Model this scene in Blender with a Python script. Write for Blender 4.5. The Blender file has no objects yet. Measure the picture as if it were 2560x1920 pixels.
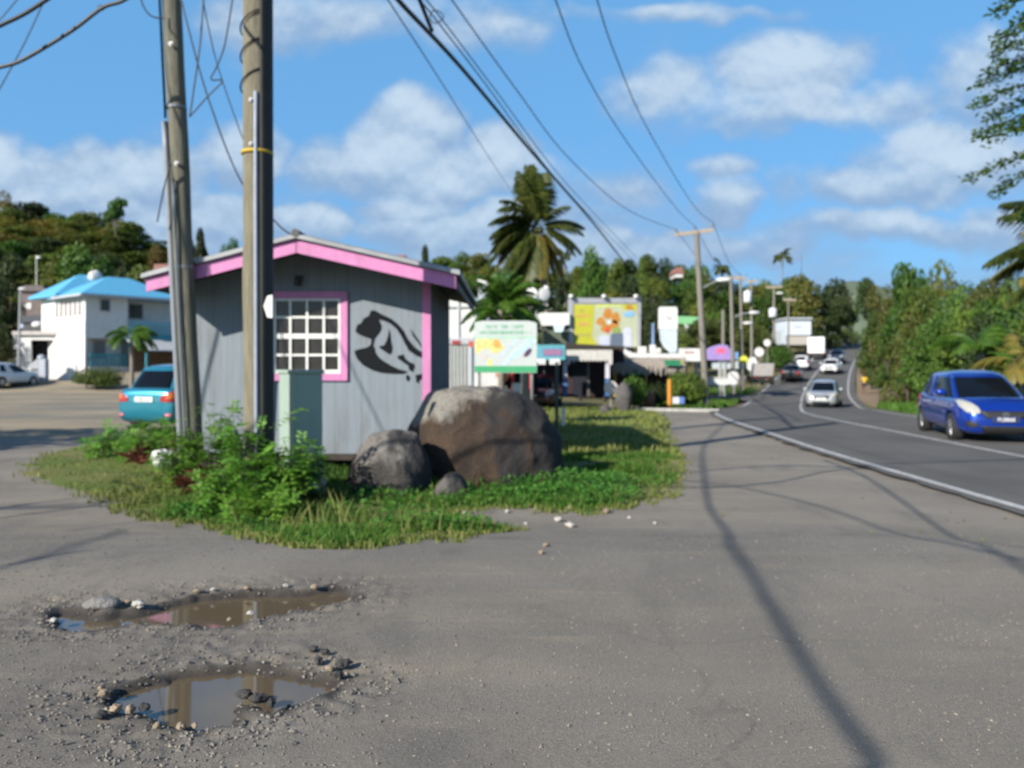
EXPO, SUN_E, SKY_S, CLOUD = 0.75, 4.4, 0.07, 8.6
SKYTINT = (.80,1.05,1.25)
SKYMIX, SKYBLUE = .70, (1.45,4.05,7.6)
import bpy, bmesh, math, random
from mathutils import Vector, Matrix, noise
from mathutils.bvhtree import BVHTree
R = math.radians
rnd = random.Random(7)
SC = bpy.context.scene
COL = SC.collection
F, CX, CY, H = 2000.0, 1280.0, 915.0, 1.6        # focal length and horizon in photo pixels, eye height
DOF = True

def P(px, py, Y): return Vector(((px-CX)/F*Y, Y, H-(py-CY)/F*Y))
def G(px, py, z=0.0):
    Y = (H-z)*F/(py-CY)
    return Vector(((px-CX)/F*Y, Y, z))
def GN(px, py):
    """the point of the near ground seen at a photo pixel"""
    Y = 5.0
    for _ in range(40): Y = .5*Y+.5*(H-near_z((px-CX)/F*Y, Y))*F/(py-CY)
    return Vector(((px-CX)/F*Y, Y, near_z((px-CX)/F*Y, Y)))
def PX(px, Y): return (px-CX)/F*Y
def PZ(py, Y): return H-(py-CY)/F*Y
def ss(a, b, x):
    t = max(0.0, min(1.0, (x-a)/(b-a))); return t*t*(3-2*t)
def curve1(pts):
    xs = [p[0] for p in pts]; ys = [p[1] for p in pts]; n = len(xs)
    m = []
    for i in range(n):
        a, b = max(0, i-1), min(n-1, i+1); m.append((ys[b]-ys[a])/(xs[b]-xs[a]))
    def f(x):
        if x <= xs[0]: return ys[0]+m[0]*(x-xs[0])
        if x >= xs[-1]: return ys[-1]+m[-1]*(x-xs[-1])
        i = 0
        while xs[i+1] < x: i += 1
        h = xs[i+1]-xs[i]; t = (x-xs[i])/h
        return ((2*t**3-3*t*t+1)*ys[i]+(t**3-2*t*t+t)*h*m[i]+(-2*t**3+3*t*t)*ys[i+1]+(t**3-t*t)*h*m[i+1])
    return f
xc = curve1([(-30,12.0),(-10,9.5),(5,8.75),(13.6,8.75),(18,9.0),(24.6,9.6),(29.3,10.7),(38,13.75),(46,16.6),(60,21.9),(78,29.6),(105,41.8),(140,58),(200,86),(400,180)])
zr = curve1([(-40,0),(0,0),(24,0),(36,-.35),(46,-.72),(60,-.45),(70,.25),(80,1.0),(105,2.6),(140,5.2),(180,7.2),(260,10),(700,20)])
def near_z(X, Y): return .45*(1-ss(4.4,8.4,Y))*(1-ss(3.2,5.2,X))     # the lot slopes down towards the kiosk
def gz(X, Y):
    """height of the ground surface"""
    if Y < 24 and X > -60: return near_z(X, Y)
    d = X-xc(Y)
    left = 1.2*ss(45,60,Y)*ss(-6,-24,X)-.15*ss(30,45,Y)*ss(-12,0,X)
    left += 17*math.exp(-((X+78)/46)**2/2-((Y-125)/34)**2/2)*ss(62,100,Y)
    left += 13*math.exp(-((X-5)/75)**2/2-((Y-185)/45)**2/2)*ss(100,150,Y)
    left += .5*ss(60,90,Y)
    if d < 0:
        k = ss(5, 24, -d); return zr(Y)*(1-k)+left*k
    k = ss(8, 40, d)
    return zr(Y)-.25*ss(4,14,d)+k*1.0*ss(40,90,Y)

# ---------------------------------------------------------------- objects
def mat_of(o):
    m = o.matrix_basis.copy(); p = o.parent
    while p: m = p.matrix_basis @ m; p = p.parent
    return m
def tag(o, label=None, cat=None, group=None, kind=None):
    if label: o['label'] = label
    if cat: o['category'] = cat
    if group: o['group'] = group
    if kind: o['kind'] = kind
    return o
def thing(name, label, cat, loc=(0,0,0), rz=0.0, group=None):
    o = bpy.data.objects.new(name, None); COL.objects.link(o)
    o.location = loc; o.rotation_euler = (0,0,rz); o.empty_display_size = .2
    return tag(o, label, cat, group)
def dup(o, parent=None):
    c = o.copy(); COL.objects.link(c)
    if parent: c.parent = parent
    for ch in list(o.children): dup(ch, c)
    return c
def frame(axis):
    w = Vector(axis).normalized()
    u = w.orthogonal().normalized(); return u, w.cross(u), w
class MB:
    def __init__(s): s.v = []; s.f = []
    def add(s, vs, fs):
        n = len(s.v); s.v += [tuple(v) for v in vs]; s.f += [tuple(i+n for i in f) for f in fs]
    def box(s, c, size, rz=0.0, M=None):
        x, y, z = size[0]/2, size[1]/2, size[2]/2
        vs = [Vector((a*x,b*y,d*z)) for a in (-1,1) for b in (-1,1) for d in (-1,1)]
        if M is None: M = Matrix.Rotation(rz, 3, 'Z')
        c = Vector(c); vs = [M@v+c for v in vs]
        s.add(vs, [(0,1,3,2),(4,6,7,5),(0,4,5,1),(2,3,7,6),(0,2,6,4),(1,5,7,3)])
    def ibox(s, x0, y0, x1, y1, Y, d):
        """box that fills a photo rectangle at depth Y and reaches d metres back"""
        a, b = P(x0,y1,Y), P(x1,y0,Y)
        s.box(((a.x+b.x)/2, Y+d/2, (a.z+b.z)/2), (b.x-a.x, d, b.z-a.z))
    def tube(s, pts, rad, n=8, caps=True):
        pts = [Vector(p) for p in pts]; m = len(pts)
        rads = rad if isinstance(rad, (list,tuple)) else [rad]*m
        base = len(s.v); u = None
        for i, p in enumerate(pts):
            t = (pts[min(i+1,m-1)]-pts[max(i-1,0)]).normalized()
            if u is None: u = t.orthogonal().normalized()
            u = (u-t*u.dot(t)); u = u.normalized() if u.length > 1e-6 else t.orthogonal().normalized()
            w = t.cross(u)
            for k in range(n):
                a = 2*math.pi*k/n
                s.v.append(tuple(p+(u*math.cos(a)+w*math.sin(a))*rads[i]))
        for i in range(m-1):
            for k in range(n):
                a, b = base+i*n+k, base+i*n+(k+1)%n
                s.f.append((a,b,b+n,a+n))
        if caps:
            s.f.append(tuple(base+k for k in range(n))[::-1]); s.f.append(tuple(base+(m-1)*n+k for k in range(n)))
    def cyl(s, p0, p1, r0, r1=None, n=12): s.tube([p0,p1], [r0, r0 if r1 is None else r1], n)
    def lathe(s, prof, c=(0,0,0), n=16, M=None, caps=True):
        base = len(s.v); c = Vector(c)
        for r, z in prof:
            for k in range(n):
                a = 2*math.pi*k/n; v = Vector((r*math.cos(a), r*math.sin(a), z))
                s.v.append(tuple((M@v if M else v)+c))
        for i in range(len(prof)-1):
            for k in range(n):
                a, b = base+i*n+k, base+i*n+(k+1)%n
                s.f.append((a,b,b+n,a+n))
        if caps: s.f.append(tuple(base+k for k in range(n))[::-1]); s.f.append(tuple(base+(len(prof)-1)*n+k for k in range(n)))
    def prism(s, pts, depth):
        """polygon of 3D points pushed back along depth (a vector)"""
        pts = [Vector(p) for p in pts]; n = len(pts); d = Vector(depth)
        s.add(pts+[p+d for p in pts], [tuple(range(n)), tuple(range(2*n-1,n-1,-1))]+[(i,(i+1)%n+0,(i+1)%n+n,i+n) for i in range(n)])
    def iprism(s, pp, Y, d): s.prism([P(x,y,Y) for x,y in pp], (0,d,0))
    def quad(s, a, b, c, d): s.add([a,b,c,d], [(0,1,2,3)])
    def blob(s, c, r, sub=3, amp=.15, freq=1.5, seed=0, flat=None):
        bm = bmesh.new(); bmesh.ops.create_icosphere(bm, subdivisions=sub, radius=1)
        c = Vector(c); off = Vector((seed*3.1, seed*1.7, seed*5.3)); vs = []
        for v in bm.verts:
            k = 1+amp*(noise.noise(v.co*freq+off)+.5*noise.noise(v.co*freq*2.3+off)+.2*noise.noise(v.co*freq*6+off))
            q = v.co*k
            vs.append(c+Vector((q.x*r[0], q.y*r[1], q.z*r[2])))
        bm.verts.index_update()
        s.add(vs, [[v.index for v in f.verts] for f in bm.faces]); bm.free()
    def mesh(s, name, mat, smooth=False):
        me = bpy.data.meshes.new(name); me.from_pydata(s.v, [], s.f); me.update()
        if mat: me.materials.append(mat)
        if smooth: me.polygons.foreach_set('use_smooth', [True]*len(me.polygons))
        return me
    def build(s, name, mat, parent=None, smooth=False, local=False, bevel=0, auto=None):
        me = s.mesh(name, mat, smooth)
        bm = bmesh.new(); bm.from_mesh(me); bmesh.ops.recalc_face_normals(bm, faces=bm.faces); bm.to_mesh(me); bm.free()
        if smooth and auto: me.set_sharp_from_angle(angle=R(auto))
        return link(name, me, parent, local, bevel)
def link(name, me, parent=None, local=False, bevel=0):
    o = bpy.data.objects.new(name, me); COL.objects.link(o)
    if parent:
        if not local: me.transform(mat_of(parent).inverted())
        o.parent = parent
    if bevel:
        b = o.modifiers.new('bevel', 'BEVEL'); b.width = bevel; b.segments = 2; b.limit_method = 'ANGLE'
    return o
def baked(o):
    """replace a mesh object's mesh with its modified one"""
    dg = bpy.context.evaluated_depsgraph_get(); dg.update()
    me = bpy.data.meshes.new_from_object(o.evaluated_get(dg)); o.modifiers.clear(); o.data = me; return me

# ---------------------------------------------------------------- materials
def nt(m): m.use_nodes = True; return m.node_tree.nodes, m.node_tree.links, m.node_tree.nodes['Principled BSDF']
MATS = {}
def M(name, col, rough=.75, var=.12, scale=4.0, bump=0.0, bscale=25.0, metal=0.0, coat=0.0, stretch=None, spec=.5, col2=None, dirt=0.0):
    if name in MATS: return MATS[name]
    m = bpy.data.materials.new(name); N, L, b = nt(m)
    tc = N.new('ShaderNodeTexCoord'); src = tc.outputs['Object']
    if stretch:
        mp = N.new('ShaderNodeMapping'); mp.inputs['Scale'].default_value = stretch; L.new(src, mp.inputs[0]); src = mp.outputs[0]
    t = N.new('ShaderNodeTexNoise'); t.inputs['Scale'].default_value = scale; t.inputs['Detail'].default_value = 6; t.inputs['Roughness'].default_value = .6
    L.new(src, t.inputs['Vector'])
    r = N.new('ShaderNodeValToRGB'); r.color_ramp.elements[0].position = .3; r.color_ramp.elements[1].position = .7
    c0 = [min(1,c*(1-var)) for c in col]; c1 = [min(1,c*(1+var)) for c in (col2 or col)]
    r.color_ramp.elements[0].color = (*c0,1); r.color_ramp.elements[1].color = (*c1,1)
    L.new(t.outputs['Fac'], r.inputs[0]); out = r.outputs[0]
    if dirt:
        t3 = N.new('ShaderNodeTexNoise'); t3.inputs['Scale'].default_value = 1.7; t3.inputs['Detail'].default_value = 8; t3.inputs['Roughness'].default_value = .7
        mp3 = N.new('ShaderNodeMapping'); mp3.inputs['Scale'].default_value = (2.2,2.2,.5); L.new(tc.outputs['Object'], mp3.inputs[0]); L.new(mp3.outputs[0], t3.inputs['Vector'])
        rr = N.new('ShaderNodeValToRGB'); rr.color_ramp.elements[0].position = .5; rr.color_ramp.elements[1].position = .72
        rr.color_ramp.elements[0].color = (0,0,0,1); rr.color_ramp.elements[1].color = (dirt,dirt,dirt,1)
        mx = N.new('ShaderNodeMixRGB'); L.new(t3.outputs['Fac'], rr.inputs[0]); L.new(rr.outputs[0], mx.inputs[0]); L.new(out, mx.inputs[1]); mx.inputs[2].default_value = (.11,.095,.08,1); out = mx.outputs[0]
    L.new(out, b.inputs['Base Color'])
    b.inputs['Roughness'].default_value = rough; b.inputs['Metallic'].default_value = metal
    b.inputs['Coat Weight'].default_value = coat; b.inputs['Coat Roughness'].default_value = .05
    b.inputs['Specular IOR Level'].default_value = spec
    if bump:
        t2 = N.new('ShaderNodeTexNoise'); t2.inputs['Scale'].default_value = bscale; t2.inputs['Detail'].default_value = 8; L.new(src, t2.inputs['Vector'])
        bp = N.new('ShaderNodeBump'); bp.inputs['Strength'].default_value = bump; bp.inputs['Distance'].default_value = .03
        L.new(t2.outputs['Fac'], bp.inputs['Height']); L.new(bp.outputs[0], b.inputs['Normal'])
    MATS[name] = m; return m
def leafmat(name, cols, trans=.3, rough=.5, objvar=.35):
    """leaf material: each leaf takes one of cols, each plant shifts a little"""
    if name in MATS: return MATS[name]
    m = bpy.data.materials.new(name); N, L, b = nt(m)
    g = N.new('ShaderNodeNewGeometry'); oi = N.new('ShaderNodeObjectInfo')
    r = N.new('ShaderNodeValToRGB'); r.color_ramp.interpolation = 'LINEAR'
    while len(r.color_ramp.elements) < len(cols): r.color_ramp.elements.new(.5)
    for i, c in enumerate(cols):
        r.color_ramp.elements[i].position = i/(len(cols)-1); r.color_ramp.elements[i].color = (*c,1)
    tc = N.new('ShaderNodeTexCoord'); t = N.new('ShaderNodeTexNoise'); t.inputs['Scale'].default_value = 3.5; L.new(tc.outputs['Object'], t.inputs['Vector'])
    a1 = N.new('ShaderNodeMath'); a1.operation = 'MULTIPLY_ADD'; a1.inputs[1].default_value = .55; L.new(g.outputs['Random Per Island'], a1.inputs[0])
    a2 = N.new('ShaderNodeMath'); a2.operation = 'MULTIPLY_ADD'; a2.inputs[1].default_value = .9; a2.inputs[2].default_value = -.22; L.new(t.outputs['Fac'], a2.inputs[0]); L.new(a2.outputs[0], a1.inputs[2])
    L.new(a1.outputs[0], r.inputs[0])
    hs = N.new('ShaderNodeHueSaturation'); L.new(r.outputs[0], hs.inputs['Color'])
    v = N.new('ShaderNodeMapRange'); v.inputs['To Min'].default_value = 1-objvar; v.inputs['To Max'].default_value = 1+objvar; L.new(oi.outputs['Random'], v.inputs[0]); L.new(v.outputs[0], hs.inputs['Value'])
    h = N.new('ShaderNodeMapRange'); h.inputs['To Min'].default_value = .5-.03*objvar/.35; h.inputs['To Max'].default_value = .5+.02*objvar/.35
    mm = N.new('ShaderNodeMath'); mm.operation = 'FRACT'; mk = N.new('ShaderNodeMath'); mk.operation = 'MULTIPLY'; mk.inputs[1].default_value = 7.31
    L.new(oi.outputs['Random'], mk.inputs[0]); L.new(mk.outputs[0], mm.inputs[0]); L.new(mm.outputs[0], h.inputs[0]); L.new(h.outputs[0], hs.inputs['Hue'])
    L.new(hs.outputs[0], b.inputs['Base Color']); b.inputs['Roughness'].default_value = rough; b.inputs['Specular IOR Level'].default_value = .3
    tr = N.new('ShaderNodeBsdfTranslucent'); L.new(hs.outputs[0], tr.inputs['Color'])
    mx = N.new('ShaderNodeMixShader'); mx.inputs[0].default_value = trans
    L.new(b.outputs[0], mx.inputs[1]); L.new(tr.outputs[0], mx.inputs[2]); L.new(mx.outputs[0], N['Material Output'].inputs['Surface'])
    MATS[name] = m; return m
def paint(name, col, metal=.35, rough=.32, coat=1.0):
    return M(name, col, rough, .04, 60, metal=metal, coat=coat)
def glass_dark(name='dark_window_glass', col=(.005,.007,.010)):
    return M(name, col, .10, .05, 3, spec=.28)
def leaves_into(mb, pts, size, jitter=.5, aspect=.5, up=.3, rg=rnd):
    for p, nrm in pts:
        a = Vector((rg.gauss(0,1), rg.gauss(0,1), rg.gauss(0,1)))
        n = (Vector(nrm)+a*jitter+Vector((0,0,up))).normalized()
        u = n.orthogonal().normalized(); u = Matrix.Rotation(rg.random()*6.283, 3, n)@u; w = n.cross(u)
        l = size*rg.uniform(.6,1.3); q = l*aspect; p = Vector(p)
        mb.add([p-u*l*.5, p+w*q*.5+n*l*.06, p+u*l*.5-n*l*.12, p-w*q*.5+n*l*.06], [(0,1,2,3)])
def crown_points(blobs, n, rg, shell=.55):
    vol = [b[3]*b[4]*b[5] for b in blobs]; out = []
    for b in rg.choices(blobs, [v**.8 for v in vol], k=n):
        d = Vector((rg.gauss(0,1), rg.gauss(0,1), rg.gauss(0,1))).normalized()
        if d.z < -.3: d.z *= .5
        k = shell+(1.06-shell)*rg.random()**.6
        out.append((Vector((b[0]+d.x*b[3]*k, b[1]+d.y*b[4]*k, b[2]+d.z*b[5]*k)), d))
    return out
# ================================================================ camera, sky, sun
cd = bpy.data.cameras.new('camera'); cam = bpy.data.objects.new('camera', cd); COL.objects.link(cam)
cam.location = (0,0,H); cam.rotation_euler = (R(90),0,0)
cd.sensor_width = 36; cd.lens = F/2560*36; cd.shift_y = -(960-CY)/2560
cd.clip_end = 6000; cd.clip_start = .05
SC.cycles.max_bounces = 6; SC.cycles.diffuse_bounces = 2; SC.cycles.glossy_bounces = 3; SC.cycles.transmission_bounces = 4; SC.cycles.transparent_max_bounces = 4
SC.cycles.caustics_reflective = False; SC.cycles.caustics_refractive = False
if DOF:
    cd.dof.use_dof = True; cd.dof.focus_distance = 1.35; cd.dof.aperture_fstop = 4.4
SC.camera = cam
SC.view_settings.view_transform = 'Standard'; SC.view_settings.look = 'None'; SC.view_settings.exposure = EXPO; SC.view_settings.gamma = 1
SUN_AZ, SUN_EL = R(-137), R(27.5)                          # azimuth measured from +Y towards +X
sdir = Vector((math.sin(SUN_AZ)*math.cos(SUN_EL), math.cos(SUN_AZ)*math.cos(SUN_EL), math.sin(SUN_EL)))   # towards the sun
ld = bpy.data.lights.new('sun', 'SUN'); ld.energy = SUN_E; ld.angle = R(.5); ld.color = (1.0,.93,.82)
lo = bpy.data.objects.new('sun', ld); COL.objects.link(lo); lo.rotation_euler = (-sdir).to_track_quat('-Z','Y').to_euler()
w = bpy.data.worlds.new('World'); SC.world = w; w.use_nodes = True
N, L = w.node_tree.nodes, w.node_tree.links
w.cycles.sampling_method = 'MANUAL'; w.cycles.sample_map_resolution = 256
bg = N['Background']; bg.inputs['Strength'].default_value = SKY_S
sky = N.new('ShaderNodeTexSky'); sky.sky_type = 'NISHITA'; sky.sun_disc = False; sky.sun_elevation = SUN_EL; sky.sun_rotation = SUN_AZ
sky.air_density = 1.0; sky.dust_density = .35; sky.ozone_density = 2.2; sky.altitude = 50
def math_(op, a, b=None, c=None):
    n = N.new('ShaderNodeMath'); n.operation = op
    for i, x in enumerate((a,b,c)):
        if x is None: continue
        if isinstance(x, (int,float)): n.inputs[i].default_value = x
        else: L.new(x, n.inputs[i])
    return n.outputs[0]
tc = N.new('ShaderNodeTexCoord'); sp = N.new('ShaderNodeSeparateXYZ'); L.new(tc.outputs['Generated'], sp.inputs[0])
ay = math_('MAXIMUM', math_('ABSOLUTE', sp.outputs[1]), .12)
U, V = math_('DIVIDE', sp.outputs[0], ay), math_('DIVIDE', sp.outputs[2], ay)
# clouds: ragged banks at given bearings (u) and heights (v)
def noise3(uu, vv, seed, sc, det, ro=.58, su=1.0):
    cb = N.new('ShaderNodeCombineXYZ'); L.new(math_('MULTIPLY', uu, su), cb.inputs[0]); L.new(vv, cb.inputs[1]); cb.inputs[2].default_value = seed
    t = N.new('ShaderNodeTexNoise'); t.inputs['Scale'].default_value = sc; t.inputs['Detail'].default_value = det; t.inputs['Roughness'].default_value = ro; L.new(cb.outputs[0], t.inputs['Vector']); return math_('SUBTRACT', t.outputs['Fac'], .5)
Uw, Vw = math_('ADD', U, math_('MULTIPLY', noise3(U,V,3.1,6,3), .16)), math_('ADD', V, math_('MULTIPLY', noise3(U,V,9.4,6,3), .12))
CL = [ # px, py, half width, half height, density (photo pixels turned into bearings)
 (1980,170,170,120,1.2),(1960,260,240,60,1.0),(1690,230,160,75,.75),(2170,270,220,60,.8),(2500,210,130,130,.9),
 (2400,400,260,80,.95),(2210,470,190,55,1.05),(1790,400,75,40,.85),(1790,500,80,65,.95),(1960,470,70,60,.55),
 (2250,590,300,45,.8),(1850,620,220,40,.6),(2500,590,200,50,.6),
 (850,30,280,80,.95),(1230,50,150,75,.85),(1720,0,280,28,.85),(1500,10,180,30,.6),
 (1040,320,130,70,1.15),(930,400,190,75,.95),(790,400,100,70,.8),(1290,400,95,85,1.1),(1120,440,180,60,.7),(1010,510,110,45,.95),(1180,570,260,50,.85),(1440,480,150,60,.5),
 (580,400,90,80,1.05),(340,440,150,70,.9),(190,410,110,55,.85),(30,430,80,75,1.15),(140,500,220,45,.75),(520,560,120,50,.95),(770,570,90,45,1.0),(1400,640,320,40,.65),(330,540,250,40,.65)]
mask = None; low = None
for (px,py,a,b,dn) in CL:
    u0, v0 = (px-CX)/F, (CY-py)/F
    du = math_('MULTIPLY', math_('SUBTRACT', Uw, u0), F/a/1.42); dv = math_('MULTIPLY', math_('SUBTRACT', Vw, v0), F/b/1.38)
    d2 = math_('ADD', math_('MULTIPLY', du, du), math_('MULTIPLY', dv, dv))
    g = math_('MULTIPLY', math_('MAXIMUM', math_('SUBTRACT', 1.0, d2), 0.0), dn)
    mask = g if mask is None else math_('MAXIMUM', mask, g)
    h = math_('MULTIPLY', g, math_('MULTIPLY_ADD', dv, .55, .5)); low = h if low is None else math_('MAXIMUM', low, h)
fb = noise3(U,V,1.3,9,8,.56,.8)
fb2 = noise3(U,math_('ADD',V,-.012),1.3,9,8,.56,.8)
band = N.new('ShaderNodeMapRange'); band.interpolation_type = 'SMOOTHSTEP'; band.inputs['From Min'].default_value = .36; band.inputs['From Max'].default_value = .12; band.inputs['To Max'].default_value = .52; L.new(V, band.inputs[0])
dens = math_('ADD', math_('ADD', mask, math_('MULTIPLY', fb, 1.9)), band.outputs[0])
mr = N.new('ShaderNodeMapRange'); mr.interpolation_type = 'SMOOTHSTEP'; mr.inputs['From Min'].default_value = .06; mr.inputs['From Max'].default_value = 1.0; mr.inputs['To Max'].default_value = .90; L.new(dens, mr.inputs[0])
up = N.new('ShaderNodeMapRange'); up.interpolation_type = 'SMOOTHSTEP'; up.inputs['From Min'].default_value = -.05; up.inputs['From Max'].default_value = .85
L.new(math_('ADD', math_('ADD', low, math_('MULTIPLY', fb, .7)), math_('MULTIPLY', math_('SUBTRACT', fb2, fb), -2.2)), up.inputs[0])
cc = N.new('ShaderNodeMixRGB'); cc.inputs[1].default_value = tuple(c*CLOUD for c in (.30,.44,.65))+(1,); cc.inputs[2].default_value = tuple(c*CLOUD for c in (.61,.74,.87))+(1,); L.new(up.outputs[0], cc.inputs[0])
tint = N.new('ShaderNodeMixRGB'); tint.blend_type = 'MULTIPLY'; tint.inputs[0].default_value = 1; tint.inputs[2].default_value = (*SKYTINT,1); L.new(sky.outputs[0], tint.inputs[1])
front = N.new('ShaderNodeMapRange'); front.interpolation_type = 'SMOOTHSTEP'; front.inputs['From Min'].default_value = .0; front.inputs['From Max'].default_value = .35; L.new(sp.outputs[1], front.inputs[0])
high = N.new('ShaderNodeMapRange'); high.interpolation_type = 'SMOOTHSTEP'; high.inputs['From Min'].default_value = .75; high.inputs['From Max'].default_value = .42; L.new(sp.outputs[2], high.inputs[0])
here = math_('MULTIPLY', front.outputs[0], high.outputs[0])      # the cloudy, paler part of the sky lies ahead and low; overhead it is clear and deep
flat = N.new('ShaderNodeMixRGB'); L.new(math_('MULTIPLY', here, SKYMIX), flat.inputs[0]); L.new(tint.outputs[0], flat.inputs[1]); flat.inputs[2].default_value = (*SKYBLUE,1)
fin = N.new('ShaderNodeMixRGB'); L.new(math_('MULTIPLY', mr.outputs[0], here), fin.inputs[0]); L.new(flat.outputs[0], fin.inputs[1]); L.new(cc.outputs[0], fin.inputs[2]); L.new(fin.outputs[0], bg.inputs['Color'])

# ================================================================ ground materials
def groundmat(name, stops, scale, fine=90, bump=.5, rough=.95, patches=None, attr=None, speck=0):
    m = bpy.data.materials.new(name); N, L, b = nt(m)
    g = N.new('ShaderNodeNewGeometry'); pos = g.outputs['Position']
    def noi(sc, det=8, ro=.6, st=None):
        t = N.new('ShaderNodeTexNoise'); t.inputs['Scale'].default_value = sc; t.inputs['Detail'].default_value = det; t.inputs['Roughness'].default_value = ro
        if st:
            mp = N.new('ShaderNodeMapping'); mp.inputs['Scale'].default_value = st; L.new(pos, mp.inputs[0]); L.new(mp.outputs[0], t.inputs['Vector'])
        else: L.new(pos, t.inputs['Vector'])
        return t.outputs['Fac']
    def ramp(src, st):
        r = N.new('ShaderNodeValToRGB')
        while len(r.color_ramp.elements) < len(st): r.color_ramp.elements.new(.5)
        for i, (p, c) in enumerate(st): r.color_ramp.elements[i].position = p; r.color_ramp.elements[i].color = (*(c if not isinstance(c,(int,float)) else (c,c,c)),1)
        L.new(src, r.inputs[0]); return r.outputs[0]
    def mix(f, a, b_, mode='MIX'):
        x = N.new('ShaderNodeMixRGB'); x.blend_type = mode
        for i, s in enumerate((f,a,b_)):
            if isinstance(s,(int,float)): x.inputs[i].default_value = s
            elif isinstance(s,tuple): x.inputs[i].default_value = (*s,1)
            else: L.new(s, x.inputs[i])
        return x.outputs[0]
    c = ramp(noi(scale), stops)
    for (sc, lo, hi, col, amt, st) in (patches or []):
        c = mix(ramp(noi(sc, 9, .62, st), [(lo,0.0),(hi,amt)]), c, col)
    fn = noi(fine, 6, .75)
    c = mix(1.0, c, ramp(fn, [(.25,.62),(.5,.95),(.75,1.32)]), 'MULTIPLY')
    if speck:
        vo = N.new('ShaderNodeTexVoronoi'); vo.inputs['Scale'].default_value = speck; L.new(pos, vo.inputs['Vector'])
        c = mix(ramp(vo.outputs['Distance'], [(.0,.55),(.28,0.0)]), c, ramp(vo.outputs['Color'], [(.25,(.09,.085,.08)),(.6,(.30,.28,.25)),(.85,(.50,.44,.36))]))
    if speck:
        wp = N.new('ShaderNodeTexNoise'); wp.inputs['Scale'].default_value = 2.2; wp.inputs['Detail'].default_value = 5; L.new(pos, wp.inputs['Vector'])
        av = N.new('ShaderNodeVectorMath'); av.operation = 'MULTIPLY_ADD'; av.inputs[1].default_value = (.7,.7,0); L.new(wp.outputs['Color'], av.inputs[0]); L.new(pos, av.inputs[2])
        vc = N.new('ShaderNodeTexVoronoi'); vc.feature = 'DISTANCE_TO_EDGE'; vc.inputs['Scale'].default_value = .75; L.new(av.outputs[0], vc.inputs['Vector'])
        ck = mix(1.0, ramp(vc.outputs['Distance'], [(.003,.20),(.010,0.0)]), ramp(noi(.45,3), [(.46,0.0),(.56,1.0)]), 'MULTIPLY')
        c = mix(ck, c, (.05,.046,.042))
    if attr:
        at = N.new('ShaderNodeAttribute'); at.attribute_name = attr
        c = mix(at.outputs['Fac'], c, (.045,.038,.032))
        rg = N.new('ShaderNodeMapRange'); rg.inputs['To Min'].default_value = rough; rg.inputs['To Max'].default_value = .45; L.new(at.outputs['Fac'], rg.inputs[0]); L.new(rg.outputs[0], b.inputs['Roughness'])
    else: b.inputs['Roughness'].default_value = rough
    L.new(c, b.inputs['Base Color']); b.inputs['Specular IOR Level'].default_value = .25
    bp = N.new('ShaderNodeBump'); bp.inputs['Strength'].default_value = bump; bp.inputs['Distance'].default_value = .012; L.new(fn, bp.inputs['Height']); L.new(bp.outputs[0], b.inputs['Normal'])
    return m
M_EARTH = groundmat('dry_earth', [(.3,(.10,.11,.035)),(.5,(.16,.14,.06)),(.7,(.22,.17,.10))], .25, 30)
M_APRON = groundmat('worn_asphalt', [(.3,(.205,.184,.158)),(.5,(.25,.225,.19)),(.7,(.30,.27,.227))], .55, 110, .9,
    patches=[(.9,.52,.72,(.36,.31,.23),.55,(.35,1.8,1)),(1.7,.55,.72,(.15,.14,.13),.65,(1,.45,1)),(3.5,.60,.72,(.38,.32,.23),.45,(.35,2.2,1))], attr='wet', speck=60)
M_ROAD = groundmat('road_asphalt', [(.3,(.098,.095,.091)),(.5,(.122,.117,.110)),(.7,(.15,.142,.13))], .5, 120, .5, patches=[(.8,.5,.75,(.075,.075,.077),.6,(2.5,.12,1))])
M_YARD = groundmat('sandy_yard', [(.3,(.24,.20,.14)),(.5,(.32,.26,.175)),(.7,(.40,.33,.225))], .3, 60, .5, patches=[(.22,.46,.60,(.18,.172,.155),.9,(.4,1.8,1)),(.8,.58,.7,(.16,.16,.07),.5,None)])
M_PATH = groundmat('brown_dirt_path', [(.3,(.20,.14,.085)),(.5,(.25,.18,.115)),(.7,(.29,.22,.15))], .5, 50, .5)
M_TURF = groundmat('turf', [(.3,(.065,.12,.02)),(.5,(.12,.16,.034)),(.7,(.22,.20,.075))], .55, 45, 1.0, patches=[(.45,.5,.66,(.20,.165,.075),.8,None)])
M_WHITELINE = M('road_paint', (.44,.44,.43), .8, .25, 6, dirt=.8)
M_CONC = M('concrete', (.42,.40,.37), .9, .15, 3, .3)

def grid(name, xs, ys, zf, mat, keep=None, smooth=True, kind='structure'):
    nx, ny = len(xs), len(ys); vs = [(x,y,zf(x,y)) for y in ys for x in xs]; fs = []
    for j in range(ny-1):
        for i in range(nx-1):
            if keep and not keep((xs[i]+xs[i+1])/2, (ys[j]+ys[j+1])/2): continue
            a = j*nx+i; fs.append((a,a+1,a+nx+1,a+nx))
    me = bpy.data.meshes.new(name); me.from_pydata(vs, [], fs); me.update(); me.materials.append(mat)
    if smooth: me.polygons.foreach_set('use_smooth', [True]*len(me.polygons))
    o = link(name, me); tag(o, kind=kind); return o
def lin(a, b, n): return [a+(b-a)*i/(n-1) for i in range(n)]
def pip(x, y, poly):
    c = False; j = len(poly)-1
    for i in range(len(poly)):
        xi, yi = poly[i]; xj, yj = poly[j]
        if (yi > y) != (yj > y) and x < (xj-xi)*(y-yi)/(yj-yi)+xi: c = not c
        j = i
    return c
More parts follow.
